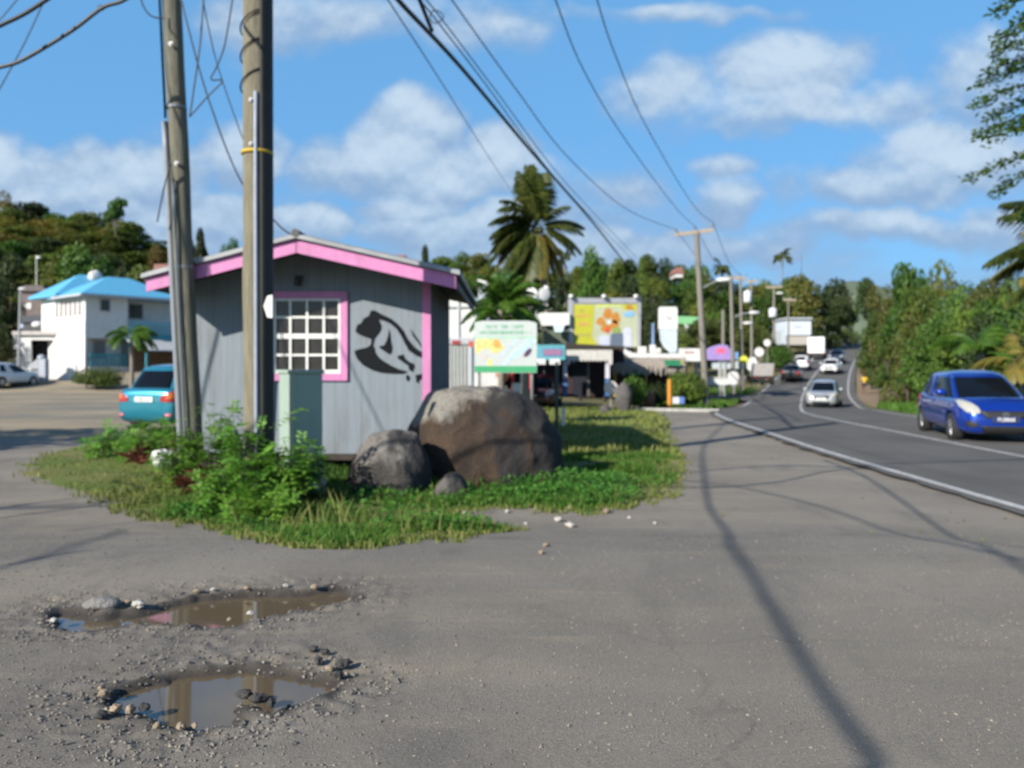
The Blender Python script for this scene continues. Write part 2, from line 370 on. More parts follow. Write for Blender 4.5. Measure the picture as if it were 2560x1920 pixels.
def sdist(x, y, poly):
    d = 1e9; j = len(poly)-1
    for i in range(len(poly)):
        ax, ay = poly[j]; bx, by = poly[i]; ex, ey = bx-ax, by-ay
        t = max(0,min(1,((x-ax)*ex+(y-ay)*ey)/(ex*ex+ey*ey+1e-12))); d = min(d, math.hypot(x-ax-ex*t, y-ay-ey*t)); j = i
    return -d if pip(x,y,poly) else d
# the ground: one sheet to the horizon, lying a little under the surfaces laid on it
gx = lin(-2600,-420,8)+lin(-400,-120,18)+lin(-115,115,93)+lin(120,400,18)+lin(420,2600,8)
gy = lin(-400,-40,8)+lin(-35,60,60)+lin(62,260,80)+lin(265,420,18)+lin(450,4200,14)
grid('ground', gx, gy, lambda x,y: gz(x,y)-.13-.25*(1-ss(24,30,y))*0 if y < 450 else min(gz(x,450),12)-.13, M_EARTH)
# far hills along the horizon
def hill(name, px0, px1, Y, prof, col):
    xs = lin(PX(px0,Y), PX(px1,Y), 60); pf = curve1(prof); ys = [Y-160,Y-110,Y-60,Y-20,Y,Y+60,Y+160]; k = [0,.35,.72,.95,1,.6,0]
    m = M(name+'_tint', col, .95, .3, .02, .4, .1)
    grid(name, xs, ys, lambda x,y: -5+(PZ(pf(x/Y*F+CX),Y)+5+6*noise.noise(Vector((x*.02,y*.02,0))))*k[ys.index(y)], m)
hill('far_hill', 1940, 2420, 900, [(1940,800),(2040,740),(2090,712),(2130,702),(2200,715),(2420,800)], (.10,.13,.085))
hill('distant_hill', 2180, 2800, 2400, [(2180,745),(2290,700),(2380,706),(2450,722),(2560,690),(2700,680),(2800,740)], (.05,.085,.12))  # distance haze is put into this hill's blue colour

# ================================================================ worn asphalt apron with two puddled potholes
PUD1 = [GN(x*.4523, y*.4523+1380) for x,y in [(600,800),(690,735),(850,690),(1000,655),(1160,628),(1350,620),(1550,640),(1700,668),(1850,705),(1800,745),(1640,792),(1560,800),(1500,840),(1420,820),(1310,790),(1330,850),(1270,920),(1100,958),(960,950),(880,905),(830,865),(690,850)]]
PUD2 = [GN(x*.4523, y*.4523+1380) for x,y in [(255,335),(330,300),(420,310),(480,335),(570,345),(660,315),(760,318),(850,300),(1000,250),(1100,235),(1400,215),(1700,205),(1850,190),(1950,235),(1700,292),(1450,345),(1300,382),(1120,392),(1000,368),(850,378),(600,388),(400,408),(310,385)]]
PUD = [[(p.x,p.y) for p in q] for q in (PUD1,PUD2)]
BB = [(min(p[0] for p in q)-.7, max(p[0] for p in q)+.7, min(p[1] for p in q)-.7, max(p[1] for p in q)+.7) for q in PUD]
WET = {}
def apron_z(x, y):
    z = near_z(x,y)+.006*noise.noise(Vector((x*1.1,y*1.1,3)))+.010*noise.noise(Vector((x*.35,y*.35,8)))
    wet = 0.0
    for q, b in zip(PUD, BB):
        if b[0] < x < b[1] and b[2] < y < b[3]:
            n = noise.noise(Vector((x*5,y*5,1)))*.05+noise.noise(Vector((x*14,y*14,2)))*.03
            d = sdist(x,y,q)+n
            z += -.062*ss(.04,-.07,d)+.014*noise.noise(Vector((x*17,y*17,5)))*ss(.45,.0,d)*ss(-.30,-.02,d)-.012*ss(.5,.05,d)
            wet = max(wet, ss(.11,.0,d)*.95*ss(-1,-.0,d)+.55*ss(-.02,-.1,d), .30*ss(.55,.1,d)*(.5+noise.noise(Vector((x*6,y*6,9)))))
    WET[(x,y)] = max(0,min(1,wet))
    return z
def apron_keep(x, y):
    if x > xc(y)-3.0: return False
    return True
xs = lin(-46,-6,41)+lin(-5.9,-2.9,60)+lin(-2.88,-.2,190)+lin(-.15,9.6,80); ys = lin(-14,1.4,18)+lin(1.5,2.2,20)+lin(2.21,4.5,210)+lin(4.53,9,80)+lin(9.1,17.4,54)
ap = grid('gravel_apron', xs, ys, apron_z, M_APRON, apron_keep)
wa = ap.data.attributes.new('wet', 'FLOAT', 'POINT'); wa.data.foreach_set('value', [WET[(x,y)] for y in ys for x in xs])
# the apron goes on between the grass and the road
ap2 = grid('asphalt_shoulder', lin(-46,12.5,118), lin(16.5,33,34), lambda x,y: gz(x,y)+.004*noise.noise(Vector((x,y,0))), M_APRON, lambda x,y: (x < xc(y)-2.9 and x > 2.4) )
mw = bpy.data.materials.new('muddy_water'); N_, L_, b_ = nt(mw)
b_.inputs['Base Color'].default_value = (.115,.088,.055,1); b_.inputs['Roughness'].default_value = .03; b_.inputs['Specular IOR Level'].default_value = .85; b_.inputs['IOR'].default_value = 1.4
tw = N_.new('ShaderNodeTexNoise'); tw.inputs['Scale'].default_value = 9; bw = N_.new('ShaderNodeBump'); bw.inputs['Strength'].default_value = .015; L_.new(tw.outputs['Fac'], bw.inputs['Height']); L_.new(bw.outputs[0], b_.inputs['Normal'])
for q in PUD:
    mb = MB(); cx_, cy_ = sum(p[0] for p in q)/len(q), sum(p[1] for p in q)/len(q)
    ring = [(cx_+(p[0]-cx_)*1.02, cy_+(p[1]-cy_)*1.03, .45-.036) for p in q]
    mb.add(ring, [tuple(range(len(ring)))])
    tag(mb.build('puddle_water', mw), kind='structure')

# ================================================================ road, markings, side road, kerb
def strip(name, ys, o0, o1, lift, mat, n=9, kind='structure', zf=None):
    vs = []; fs = []
    for y in ys:
        dx = (xc(y+.1)-xc(y-.1))/.2; L_ = math.hypot(1,dx)
        for i in range(n):
            o = (o0(y) if callable(o0) else o0)*(1-i/(n-1))+(o1(y) if callable(o1) else o1)*i/(n-1)
            X, Yy = xc(y)+o/L_, y-o*dx/L_
            vs.append((X, Yy, (zr(y) if zf is None else zf(X,Yy))+lift))
    for j in range(len(ys)-1):
        for i in range(n-1):
            a = j*n+i; fs.append((a,a+1,a+n+1,a+n))
    me = bpy.data.meshes.new(name); me.from_pydata(vs, [], fs); me.update(); me.materials.append(mat)
    me.polygons.foreach_set('use_smooth', [True]*len(me.polygons))
    return tag(link(name, me), kind=kind)
YS = lin(-30,40,260)+lin(41,150,110)+lin(152,240,40)
strip('road', YS, lambda y: -3.30+.10*noise.noise(Vector((y*1.7,0,3)))+.08*noise.noise(Vector((y*5.1,0,8))), 3.6, .016, M_ROAD)
strip('edge_line', lin(-30,27.2,120), -3.14, -3.01, .022, M_WHITELINE, 2)
strip('edge_line', lin(40,130,100), -3.14, -3.02, .022, M_WHITELINE, 2)
strip('centre_line', lin(-30,140,260), -.06, .06, .022, M_WHITELINE, 2)
strip('edge_line', lin(-30,140,260), 3.02, 3.14, .022, M_WHITELINE, 2)
# brown footpath and green verge on the far side
strip('verge', lin(-20,150,130), 3.5, 16, -.01, M_TURF, 14, zf=gz)
strip('dirt_path', lin(40,125,90), lambda y: 3.65+.5*math.sin(y*.3)*.2, lambda y: 3.7+3.3*ss(40,58,y)*(1-.5*ss(85,120,y))+.2*math.sin(y*.9), .012, M_PATH, 6, zf=gz)
# sandy yard on the near side of the houses
grid('sandy_yard', lin(-60,-4,60), lin(16.6,62,50), lambda x,y: gz(x,y)-.03+.02*ss(17.2,18.5,y)+.02*noise.noise(Vector((x*.4,y*.4,0))), M_YARD)
# side road and its pale kerb
grid('side_road', lin(4,21,50), lin(50,61,26), lambda x,y: gz(x,y)+.006, M_ROAD, lambda x,y: x < xc(y)-2.7 and abs(y-55.5) < 2.3+.16*max(0,x-13))
mb = MB()
for i in range(24):
    a = Vector((4.8+i*.135, 33.6-.125*i, 0)); c = a
    mb.box((c.x, c.y, gz(c.x,c.y)+.03), (.182,.22,.17), rz=-.747)
tag(mb.build('kerb', M('pale_kerb', (.36,.35,.33), .85, .15, 3, dirt=.6), bevel=.015), kind='structure')
# ================================================================ the grey kiosk with pink trim
YW, YF, YB, YR = 12.2, 11.35, 15.9, 16.75          # front wall, fascia, back wall, rear roof edge
wallx0, wallx1 = PX(464,YW), PX(1076,YW)
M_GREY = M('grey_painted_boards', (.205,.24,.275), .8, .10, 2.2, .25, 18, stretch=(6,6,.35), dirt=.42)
N_, L_ = M_GREY.node_tree.nodes, M_GREY.node_tree.links; b_ = N_['Principled BSDF']     # board joints every 20 cm
tc_ = N_.new('ShaderNodeTexCoord'); sp_ = N_.new('ShaderNodeSeparateXYZ'); L_.new(tc_.outputs['Object'], sp_.inputs[0])
m1_ = N_.new('ShaderNodeMath'); m1_.operation = 'MULTIPLY'; m1_.inputs[1].default_value = 4.9; L_.new(sp_.outputs[0], m1_.inputs[0])
m2_ = N_.new('ShaderNodeMath'); m2_.operation = 'PINGPONG'; m2_.inputs[1].default_value = .5; L_.new(m1_.outputs[0], m2_.inputs[0])
r_ = N_.new('ShaderNodeValToRGB'); r_.color_ramp.elements[0].position = .012; r_.color_ramp.elements[1].position = .03; r_.color_ramp.elements[0].color = (.74,.74,.75,1); L_.new(m2_.outputs[0], r_.inputs[0])
x_ = N_.new('ShaderNodeMixRGB'); x_.blend_type = 'MULTIPLY'; x_.inputs[0].default_value = 1; L_.new(b_.inputs['Base Color'].links[0].from_socket, x_.inputs[1]); L_.new(r_.outputs[0], x_.inputs[2]); L_.new(x_.outputs[0], b_.inputs['Base Color'])
M_PINK = M('pink_paint', (.56,.205,.42), .65, .09, 8, .1, dirt=.35)
M_BLACKP = M('black_paint', (.010,.012,.015), .9, .15, 6, spec=.15)
M_SHEET = M('grey_roof_sheet', (.30,.31,.32), .6, .2, 3, .15, 40, metal=.25)
M_WHITEP = M('white_paint', (.74,.74,.72), .6, .06, 5, dirt=.2)
M_SOFF = M('dark_soffit', (.09,.09,.095), .85, .2, 4)
kiosk = thing('kiosk', 'small grey wooden kiosk with pink trim, a black cat emblem and a gable roof', 'kiosk', ((wallx0+wallx1)/2, YW, 0))
zb = PZ(1134,YW); ze = 2.80; xa = PX(741,YF); za = PZ(590,YF)-.07
slope_r = (za-PZ(692,YF))/(PX(1140,YF)-xa); slope_l = (za-PZ(700,YF))/(xa-PX(365,YF))
def rz_(x): return za-(x-xa)*slope_r if x > xa else za-(xa-x)*slope_l
mb = MB(); hw = .06
mb.prism([(wallx0,YW,zb),(wallx1,YW,zb),(wallx1,YW,rz_(wallx1)-.02),(xa,YW,za-.02),(wallx0,YW,rz_(wallx0)-.02)], (0,hw,0))
mb.prism([(wallx0,YB,zb),(wallx1,YB,zb),(wallx1,YB,rz_(wallx1)-.02),(xa,YB,za-.02),(wallx0,YB,rz_(wallx0)-.02)], (0,-hw,0))
mb.box((wallx0+hw/2,(YW+YB)/2,(zb+rz_(wallx0))/2), (hw,YB-YW-2*hw-.004,rz_(wallx0)-zb-.1))
mb.build('wall', M_GREY, kiosk)
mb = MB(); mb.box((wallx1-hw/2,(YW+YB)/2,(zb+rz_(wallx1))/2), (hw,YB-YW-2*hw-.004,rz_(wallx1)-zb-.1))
o = mb.build('side_wall', M('shaded_side_boards', (.10,.10,.115), .85, .2, 3, .3, 15, stretch=(6,6,.4)), kiosk)  # shade on the side wall is put into its darker board colour
mb = MB(); mb.box(((wallx0+wallx1)/2,(YW+YB)/2,zb+.03), (wallx1-wallx0-.16,YB-YW-.16,.06))
for yy in (YW+.05, YB-.05): mb.box(((wallx0+wallx1)/2,yy,zb-.05), (wallx1-wallx0+.02,.12,.096))
mb.build('floor_frame', M('dark_timber', (.05,.04,.035), .9, .3, 6), kiosk)
for xx, yy in ((wallx0+.35,YW+.12),((wallx0+wallx1)/2-.2,YW+.12),(wallx1-.2,YW+.12),(wallx0+.3,YB-.3),(wallx1-.3,YB-.3)):
    mb = MB(); mb.box((xx,yy,(zb-.098)/2-.03), (.34,.2,zb-.098+.06)); mb.build('foundation_block', M('dark_block', (.10,.09,.08), .95, .3, 6, .5), kiosk)
# roof: two sheets with corrugation, soffit below, fascia boards in front
xl, xr_ = PX(356,YF), PX(1150,YF)
for side, nm in ((-1,'roof_sheet'),(1,'roof_sheet')):
    mb = MB(); n = 64; xe = xl if side < 0 else xr_
    x0, x1 = (xe,xa) if side < 0 else (xa,xe)
    ysr = lin(YF-.06, YR, 90)
    top = []; 
    for yv in ysr:
        for xv in (x0,x1): top.append((xv, yv, rz_(xv)+.10+.014*math.sin(yv*40)))
    nn = len(top); bot = [(x,y,z-.055) for x,y,z in top]
    fs = []
    for j in range(len(ysr)-1):
        a = 2*j; fs += [(a,a+1,a+3,a+2),(a+nn+2,a+nn+3,a+nn+1,a+nn)]
        fs += [(a,a+2,a+2+nn,a+nn),(a+1+nn,a+3+nn,a+3,a+1)]
    fs += [(0,nn,nn+1,1),(nn-2,nn-1,2*nn-1,2*nn-2)]
    mb.add(top+bot, fs); mb.build('roof_sheet', M_SHEET, kiosk)
    mb = MB(); mb.prism([(x0,YF+.05,rz_(x0)+.028),(x1,YF+.05,rz_(x1)+.028),(x1,YF+.05,rz_(x1)-.005),(x0,YF+.05,rz_(x0)-.005)], (0,YR-YF-.1,0)); mb.build('soffit', M_SOFF, kiosk)
fw = PZ(692,YF)-PZ(727,YF)
for x0, x1 in ((PX(365,YF),xa-.004),(xa+.004,PX(1140,YF))):
    mb = MB(); mb.prism([(x0,YF,rz_(x0)+.03),(x1,YF,rz_(x1)+.03),(x1,YF,rz_(x1)+.03-fw),(x0,YF,rz_(x0)+.03-fw)], (0,.03,0)); mb.build('fascia_board', M_PINK, kiosk, bevel=.004)
for xe, sg in ((PX(1140,YF),1),(PX(365,YF),-1)):
    mb = MB(); mb.prism([(xe-.03*sg,YF+.034,rz_(xe)+.025),(xe+.0*sg,YF+.034,rz_(xe)+.025),(xe,YF+.034,rz_(xe)-.13),(xe-.03*sg,YF+.034,rz_(xe)-.13)], (0,YR-YF-.1,0)); mb.build('eave_board', M('eave_paint', (.16,.15,.17), .8, .15, 5), kiosk)
mb = MB(); mb.tube([(xa,YF-.07,za+.105),(xa,YR+.01,za+.105)], .06, 8); mb.build('ridge_cap', M('dark_ridge', (.07,.07,.075), .6, .1), kiosk)
mb = MB(); mb.prism([(PX(1056,YW),YW-.018,zb-.05),(PX(1077,YW),YW-.018,zb-.05),(PX(1077,YW),YW-.018,rz_(PX(1066,YW))-.03),(PX(1056,YW),YW-.018,rz_(PX(1066,YW))-.02)], (0,.015,0)); mb.build('corner_trim', M_PINK, kiosk)
# window: frame, muntins, panes
X0,X1,Z0,Z1 = PX(668,YW),PX(870,YW),PZ(952,YW),PZ(729,YW)
fwid = .105
mb = MB()
for a in (0,1):
    mb.box(((X0+fwid/2) if a == 0 else (X1-fwid/2), YW-.022, (Z0+Z1)/2), (fwid,.04,Z1-Z0))
    mb.box(((X0+X1)/2, YW-.022, (Z0+fwid/2) if a == 0 else (Z1-fwid/2)), (X1-X0-2*fwid-.002,.038,fwid-.002))
win = mb.build('window', M_PINK, kiosk, bevel=.004)
ix0,ix1,iz0,iz1 = X0+fwid,X1-fwid,Z0+fwid,Z1-fwid
mb = MB(); nx_, nz_ = 4, 4
for i in range(nx_+1):
    x = ix0+(ix1-ix0)*i/nx_; mb.box((min(max(x,ix0+.021),ix1-.021),YW-.024,(iz0+iz1)/2), (.034,.026,iz1-iz0-.004))
for i in range(nz_+1):
    z = iz0+(iz1-iz0)*i/nz_; t = .075 if i in (2,) else (.06 if i == 0 else .034); mb.box(((ix0+ix1)/2,YW-.020,min(max(z,iz0+t/2+.003),iz1-.021)), (ix1-ix0-.004,.026,t))
mb.build('muntin', M_WHITEP, win)
mb = MB(); mb.box(((ix0+ix1)/2,YW-.004,(iz0+iz1)/2), (ix1-ix0,.004,iz1-iz0)); mb.build('pane', M('dusty_dark_glass', (.030,.026,.024), .25, .5, 2.5), win)
# black cat emblem painted on the boards (traced shapes, 3 mm proud)
E = lambda q: [P(860+x*.16883, 720+y*.16878, YW-.004) for x,y in q]
def pshape(q):
    mb = MB(); mb.prism(E(q), (0,.003,0)); return mb
shapes = [
 [(395,335),(455,330),(560,390),(700,455),(800,535),(890,640),(950,760),(1040,870),(1120,930),(1195,960),(1165,1040),(1080,1010),(960,930),(905,830),(850,720),(780,610),(690,530),(600,490),(520,470),(560,560),(555,620),(510,690),(455,760),(435,860),(460,900),(470,960),(520,1030),(600,1090),(700,1150),(820,1205),(960,1240),(880,1275),(740,1275),(560,1260),(420,1220),(290,1150),(200,1060),(155,960),(160,925),(240,900),(340,880),(395,840),(405,760),(340,735),(250,705),(180,660),(170,630),(195,545),(255,520),(290,450),(370,410)],
 [(670,600),(690,690),(700,790),(720,880),(715,950),(680,990),(610,945),(530,890),(520,860),(590,850),(630,780),(655,690)],
 [(800,1000),(885,985),(905,1040),(960,1090),(1040,1125),(1050,1170),(1020,1250),(960,1210),(950,1150),(860,1090),(790,1040)],
 [(985,600),(1040,680),(1100,760),(1140,830),(1150,890),(1090,800),(1020,710)],
 [(1060,1290),(1160,1270),(1180,1200),(1270,1180),(1270,1310),(1200,1330),(1120,1370),(1110,1420),(1070,1390)],
 [(915,1290),(950,1285),(985,1330),(960,1390),(925,1370)],
]
me_v, me_f = [], []
mb = MB()
for q in shapes: mb.prism(E(q), (0,.003,0))
emb = mb.build('painted_emblem', M_BLACKP, kiosk)
bm = bmesh.new(); bm.from_mesh(emb.data); bmesh.ops.triangulate(bm, faces=[f for f in bm.faces if len(f.verts) > 4]); bm.to_mesh(emb.data); bm.free()
mb = MB(); c = P(748,695,YW); mb.box((c.x,YW-.04,c.z), (.10,.08,.07)); mb.lathe([(.02,0),(.05,-.03),(.055,-.10),(.03,-.13)], (c.x,YW-.09,c.z), 12); mb.build('wall_lamp', M('dull_black_metal', (.03,.03,.032), .5, .2), kiosk)

# ================================================================ two timber power poles
def wood(name, c0, c1):
    return M(name, c0, .9, .12, 5, .6, 40, stretch=(9,9,.5), col2=c1, dirt=.5)
def pole(name, label, foot, head, r0, r1, m, group=None):
    t = thing(name, label, 'power pole', foot, 0, group)
    f, h = Vector(foot), Vector(head); d = h-f; n = 26; pts = []; rs = []
    for i in range(n+1):
        k = i/n; pts.append(f+d*k+Vector((.012*noise.noise(Vector((k*9,foot[0],0))),.012*noise.noise(Vector((k*9,foot[0],5))),0)) if 0 < i < n else f+d*k); rs.append(r0+(r1-r0)*k+.006*noise.noise(Vector((k*30,2,foot[0]))))
    pts[0].z -= .05
    mb = MB(); mb.tube(pts, rs, 28); mb.build('shaft', m, t, True, auto=50)
    return t, (lambda k: f+d*k), (lambda k: r0+(r1-r0)*k)
LP0, LP1 = (PX(486,11.45),11.45,0), (PX(398,10.75),10.75,PZ(-640,10.75))
p1, at1, rad1 = pole('power_pole', 'leaning weathered timber power pole with grey pipe strapped to it, by the teal car', LP0, LP1, .132, .122, wood('weathered_pole_wood', (.115,.115,.085), (.21,.20,.155)))
mb = MB(); pts = [at1(k)+Vector((-.155,-.04,0)) for k in lin(.01,.50,14)]; mb.tube(pts, .045, 12); mb.build('conduit', M('grey_pipe', (.22,.24,.27), .5, .1, 8), p1, True)
mb = MB(); pts = [at1(k)+Vector((-.150,-.03,0)) for k in lin(.505,.98,14)]; mb.tube(pts, .018, 8); mb.build('riser_cable', M_BLACKP, p1, True)
mb = MB(); pts = [at1(k)+Vector((-.03,-.165,0)) for k in lin(.01,.42,10)]; mb.tube(pts, .016, 8); mb.build('blue_wire', M('blue_grey_wire', (.06,.10,.16), .5, .1), p1, True)
for k in (.60,.44,.68):
    c = at1(k)+Vector((.03,-.155,0)); mb = MB(); mb.lathe([(.03,0),(.03,.02),(.012,.02),(.012,.05)], c, 8, Matrix.Rotation(R(90),3,'X')); mb.build('bolt', M('galvanised_bolt', (.35,.35,.36), .4, .2, metal=.7), p1)
for k in (.30,.52):
    mb = MB(); c = at1(k); mb.lathe([(rad1(k)+.004,-.02),(rad1(k)+.008,-.02),(rad1(k)+.008,.02),(rad1(k)+.004,.02)], c, 24); mb.build('strap', M('steel_strap', (.25,.25,.26), .5, .2, metal=.6), p1)
RP0, RP1 = (PX(645,9.3),9.3,0), (PX(641,9.3),9.3,PZ(-700,9.3))
p2, at2, rad2 = pole('power_pole', 'thick upright timber power pole with a black strip down one side, in front of the kiosk window', RP0, RP1, .160, .158, wood('lichen_pole_wood', (.15,.135,.095), (.26,.235,.165)))
mb = MB()
pts = [at2(k)+Vector((.035,-.168,0)) for k in lin(.01,.52,12)]; mb.tube(pts, .022, 10); mb.build('conduit', M('pale_blue_pipe', (.30,.34,.42), .5, .1, 8), p2, True)
M_MATTBLACK = M('matt_black', (.028,.027,.026), .7, .2, 6)
mb = MB(); n = 10; ks = lin(.01,.97,20); vs = []; fs = []
for k in ks:
    for i in range(n+1):
        a = R(-62+98*i/n); r = rad2(k)+.014; c = at2(k); vs.append(c+Vector((math.cos(a)*r,math.sin(a)*r,0)))
for j in range(len(ks)-1):
    for i in range(n): a = j*(n+1)+i; fs.append((a,a+1,a+n+2,a+n+1))
mb.add(vs, fs); g = mb.build('black_strip', M_MATTBLACK, p2, True); s_ = g.modifiers.new('solid','SOLIDIFY'); s_.thickness = .012; s_.offset = 0  # black strip covering the +x flank of the shaft
mb = MB(); c = P(660,384,9.3); mb.lathe([(.176,-.018),(.181,-.018),(.181,.018),(.176,.018)], (at2(.4).x,9.3,c.z), 28); mb.build('yellow_band', M('yellow_band', (.50,.33,.02), .6, .1), p2, True)
for py in (60,130,205):
    c = P(640,py,9.3); mb = MB(); mb.tube([(c.x+.172*math.cos(a),9.3+.172*math.sin(a),c.z-.12*math.cos(a-2.6)) for a in lin(0,6.283,26)], .010, 6); mb.build('tie_wire', M_MATTBLACK, p2, True)
for py in (360,250):
    c = P(628,py,9.14); mb = MB(); mb.lathe([(.024,0),(.024,.02),(.010,.02),(.010,.04)], c, 8, Matrix.Rotation(R(90),3,'X')); mb.build('bolt', MATS['galvanised_bolt'], p2)
# small plate on the pole
pl = thing('small_sign', 'small white hexagonal plate hanging on the side of the thick power pole', 'sign', P(678,765,9.32))
mb = MB(); mb.iprism([(659,765),(668,740),(681,737),(681,795),(668,793)], 9.075, .012); mb.build('plate', M_WHITEP, pl)
mb = MB(); mb.box(P(676,766,9.10)+Vector((0,.03,0)), (.03,.05,.22)); mb.build('bracket', MATS['galvanised_bolt'], pl)

# ================================================================ pale green utility cabinet
cabx = PX(741,9.75); CABZ = PZ(932,9.8)
cab = thing('utility_cabinet', 'pale green metal utility cabinet standing under the kiosk window', 'cabinet', (cabx,9.95,0), R(40))
M_CAB = M('pale_green_enamel', (.29,.37,.32), .5, .05, 3, dirt=.2)
mb = MB(); mb.box((0,0,CABZ/2), (.36,.47,CABZ-.02)); mb.build('body', M_CAB, cab, local=True, bevel=.012)
mb = MB(); mb.box((0,0,CABZ+.012), (.40,.51,.05)); mb.build('lid', M_CAB, cab, local=True, bevel=.015)
mb = MB(); mb.box((.186,0,CABZ*.52), (.012,.41,CABZ*.86)); d = mb.build('door', M_CAB, cab, local=True, bevel=.004)
mb = MB(); mb.box((.200,-.15,CABZ*.55), (.03,.025,.11)); mb.build('handle', MATS['galvanised_bolt'], d, local=True)
mb = MB(); mb.box((0,0,.03), (.44,.54,.09)); mb.build('plinth', M_CONC, cab, local=True, bevel=.01)
# ================================================================ boulders
def rockmat(name, dark, mid, light, zlo, zhi, streak=0.0):
    m = bpy.data.materials.new(name); N, L, b = nt(m)
    tc = N.new('ShaderNodeTexCoord'); g = N.new('ShaderNodeNewGeometry')
    def noi(sc, det=8, st=None, ro=.62):
        t = N.new('ShaderNodeTexNoise'); t.inputs['Scale'].default_value = sc; t.inputs['Detail'].default_value = det; t.inputs['Roughness'].default_value = ro
        if st: mp = N.new('ShaderNodeMapping'); mp.inputs['Scale'].default_value = st; L.new(tc.outputs['Object'], mp.inputs[0]); L.new(mp.outputs[0], t.inputs['Vector'])
        else: L.new(tc.outputs['Object'], t.inputs['Vector'])
        return t.outputs['Fac']
    r = N.new('ShaderNodeValToRGB'); r.color_ramp.elements[0].position = .35; r.color_ramp.elements[1].position = .65
    r.color_ramp.elements[0].color = (*dark,1); r.color_ramp.elements[1].color = (*mid,1); L.new(noi(2.2,8,(1,1,.6)), r.inputs[0])
    # lichen-pale weathered cap with its own ragged edge
    sp = N.new('ShaderNodeSeparateXYZ'); L.new(tc.outputs['Object'], sp.inputs[0])
    a = N.new('ShaderNodeMath'); a.operation = 'MULTIPLY_ADD'; a.inputs[1].default_value = 1.1; L.new(noi(1.6,10,(1,1,.5)), a.inputs[0]); L.new(sp.outputs[2], a.inputs[2])
    a2 = N.new('ShaderNodeMath'); a2.operation = 'MULTIPLY_ADD'; a2.inputs[1].default_value = -.34; L.new(sp.outputs[0], a2.inputs[0]); L.new(a.outputs[0], a2.inputs[2])
    mr = N.new('ShaderNodeMapRange'); mr.inputs['From Min'].default_value = zlo; mr.inputs['From Max'].default_value = zhi; L.new(a2.outputs[0], mr.inputs[0])
    mx = N.new('ShaderNodeMixRGB'); L.new(mr.outputs[0], mx.inputs[0]); L.new(r.outputs[0], mx.inputs[1]); mx.inputs[2].default_value = (*light,1)
    fn = noi(26, 8); r2 = N.new('ShaderNodeValToRGB'); r2.color_ramp.elements[0].position = .3; r2.color_ramp.elements[1].position = .7; r2.color_ramp.elements[0].color = (.6,.6,.6,1); r2.color_ramp.elements[1].color = (1.25,1.25,1.25,1); L.new(fn, r2.inputs[0])
    mu = N.new('ShaderNodeMixRGB'); mu.blend_type = 'MULTIPLY'; mu.inputs[0].default_value = 1; L.new(mx.outputs[0], mu.inputs[1]); L.new(r2.outputs[0], mu.inputs[2])
    # black upright streaks, denser towards +x where streak is set
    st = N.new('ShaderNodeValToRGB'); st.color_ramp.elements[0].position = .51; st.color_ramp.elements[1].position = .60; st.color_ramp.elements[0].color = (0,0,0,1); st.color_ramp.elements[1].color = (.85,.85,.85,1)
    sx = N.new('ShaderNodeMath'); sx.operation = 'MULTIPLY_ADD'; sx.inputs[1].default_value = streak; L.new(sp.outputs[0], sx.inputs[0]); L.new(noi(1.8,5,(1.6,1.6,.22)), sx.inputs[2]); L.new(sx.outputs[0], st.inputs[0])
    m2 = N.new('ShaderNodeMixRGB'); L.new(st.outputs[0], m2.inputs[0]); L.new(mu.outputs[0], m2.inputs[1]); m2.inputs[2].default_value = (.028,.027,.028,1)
    L.new(m2.outputs[0], b.inputs['Base Color']); b.inputs['Roughness'].default_value = .85; b.inputs['Specular IOR Level'].default_value = .35
    bp = N.new('ShaderNodeBump'); bp.inputs['Strength'].default_value = .8; bp.inputs['Distance'].default_value = .03; L.new(fn, bp.inputs['Height']); L.new(bp.outputs[0], b.inputs['Normal'])
    return m
def boulder(name, label, c, outline, depth, m, seed, amp=.05, cat='boulder', rz=0):
    """rounded rock whose outline seen from the road follows outline (x offset, z), with its own depth"""
    t = thing(name, label, cat, c, rz)
    n = 72; mb = MB(); xs_ = [p[0] for p in outline]; zf = curve1(outline); x0, x1 = xs_[0], xs_[-1]
    vs = []; fs = []; nr = 44
    for i in range(n+1):
        x = x0+(x1-x0)*(.5-.5*math.cos(math.pi*i/n)); zt = max(.02, zf(x)); k = math.sqrt(max(0,1-((2*x-x0-x1)/(x1-x0))**2))
        dd = depth*(.25+.75*k)
        for j in range(nr+1):
            a = math.pi*j/nr; e = 3.4
            yy = -math.copysign(abs(math.cos(a))**(2/e), math.cos(a))*dd; zz = abs(math.sin(a))**(2/e)*zt
            q = Vector((x*2,yy*2,zz*2+seed*7))
            nn = noise.noise(q)*.6+abs(noise.noise(q*1.6+Vector((9,0,0))))*.7-.2+noise.noise(q*3.4)*.3+noise.noise(q*9)*.12
            f_ = 1+amp*2*nn
            vs.append((x+amp*.6*noise.noise(q*1.7+Vector((5,0,0))), yy*f_-.18*depth*(zz/max(zt,.05))*0, zz*f_-.05))
    for i in range(n):
        for j in range(nr): a = i*(nr+1)+j; fs.append((a,a+1,a+nr+2,a+nr+1))
    mb.add(vs, fs); mb.build('rock', m, t, True, local=True); return t
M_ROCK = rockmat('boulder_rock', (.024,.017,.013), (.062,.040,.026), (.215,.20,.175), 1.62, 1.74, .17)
M_ROCK2 = rockmat('grey_boulder_rock', (.030,.027,.025), (.085,.077,.070), (.17,.158,.145), .98, 1.12)
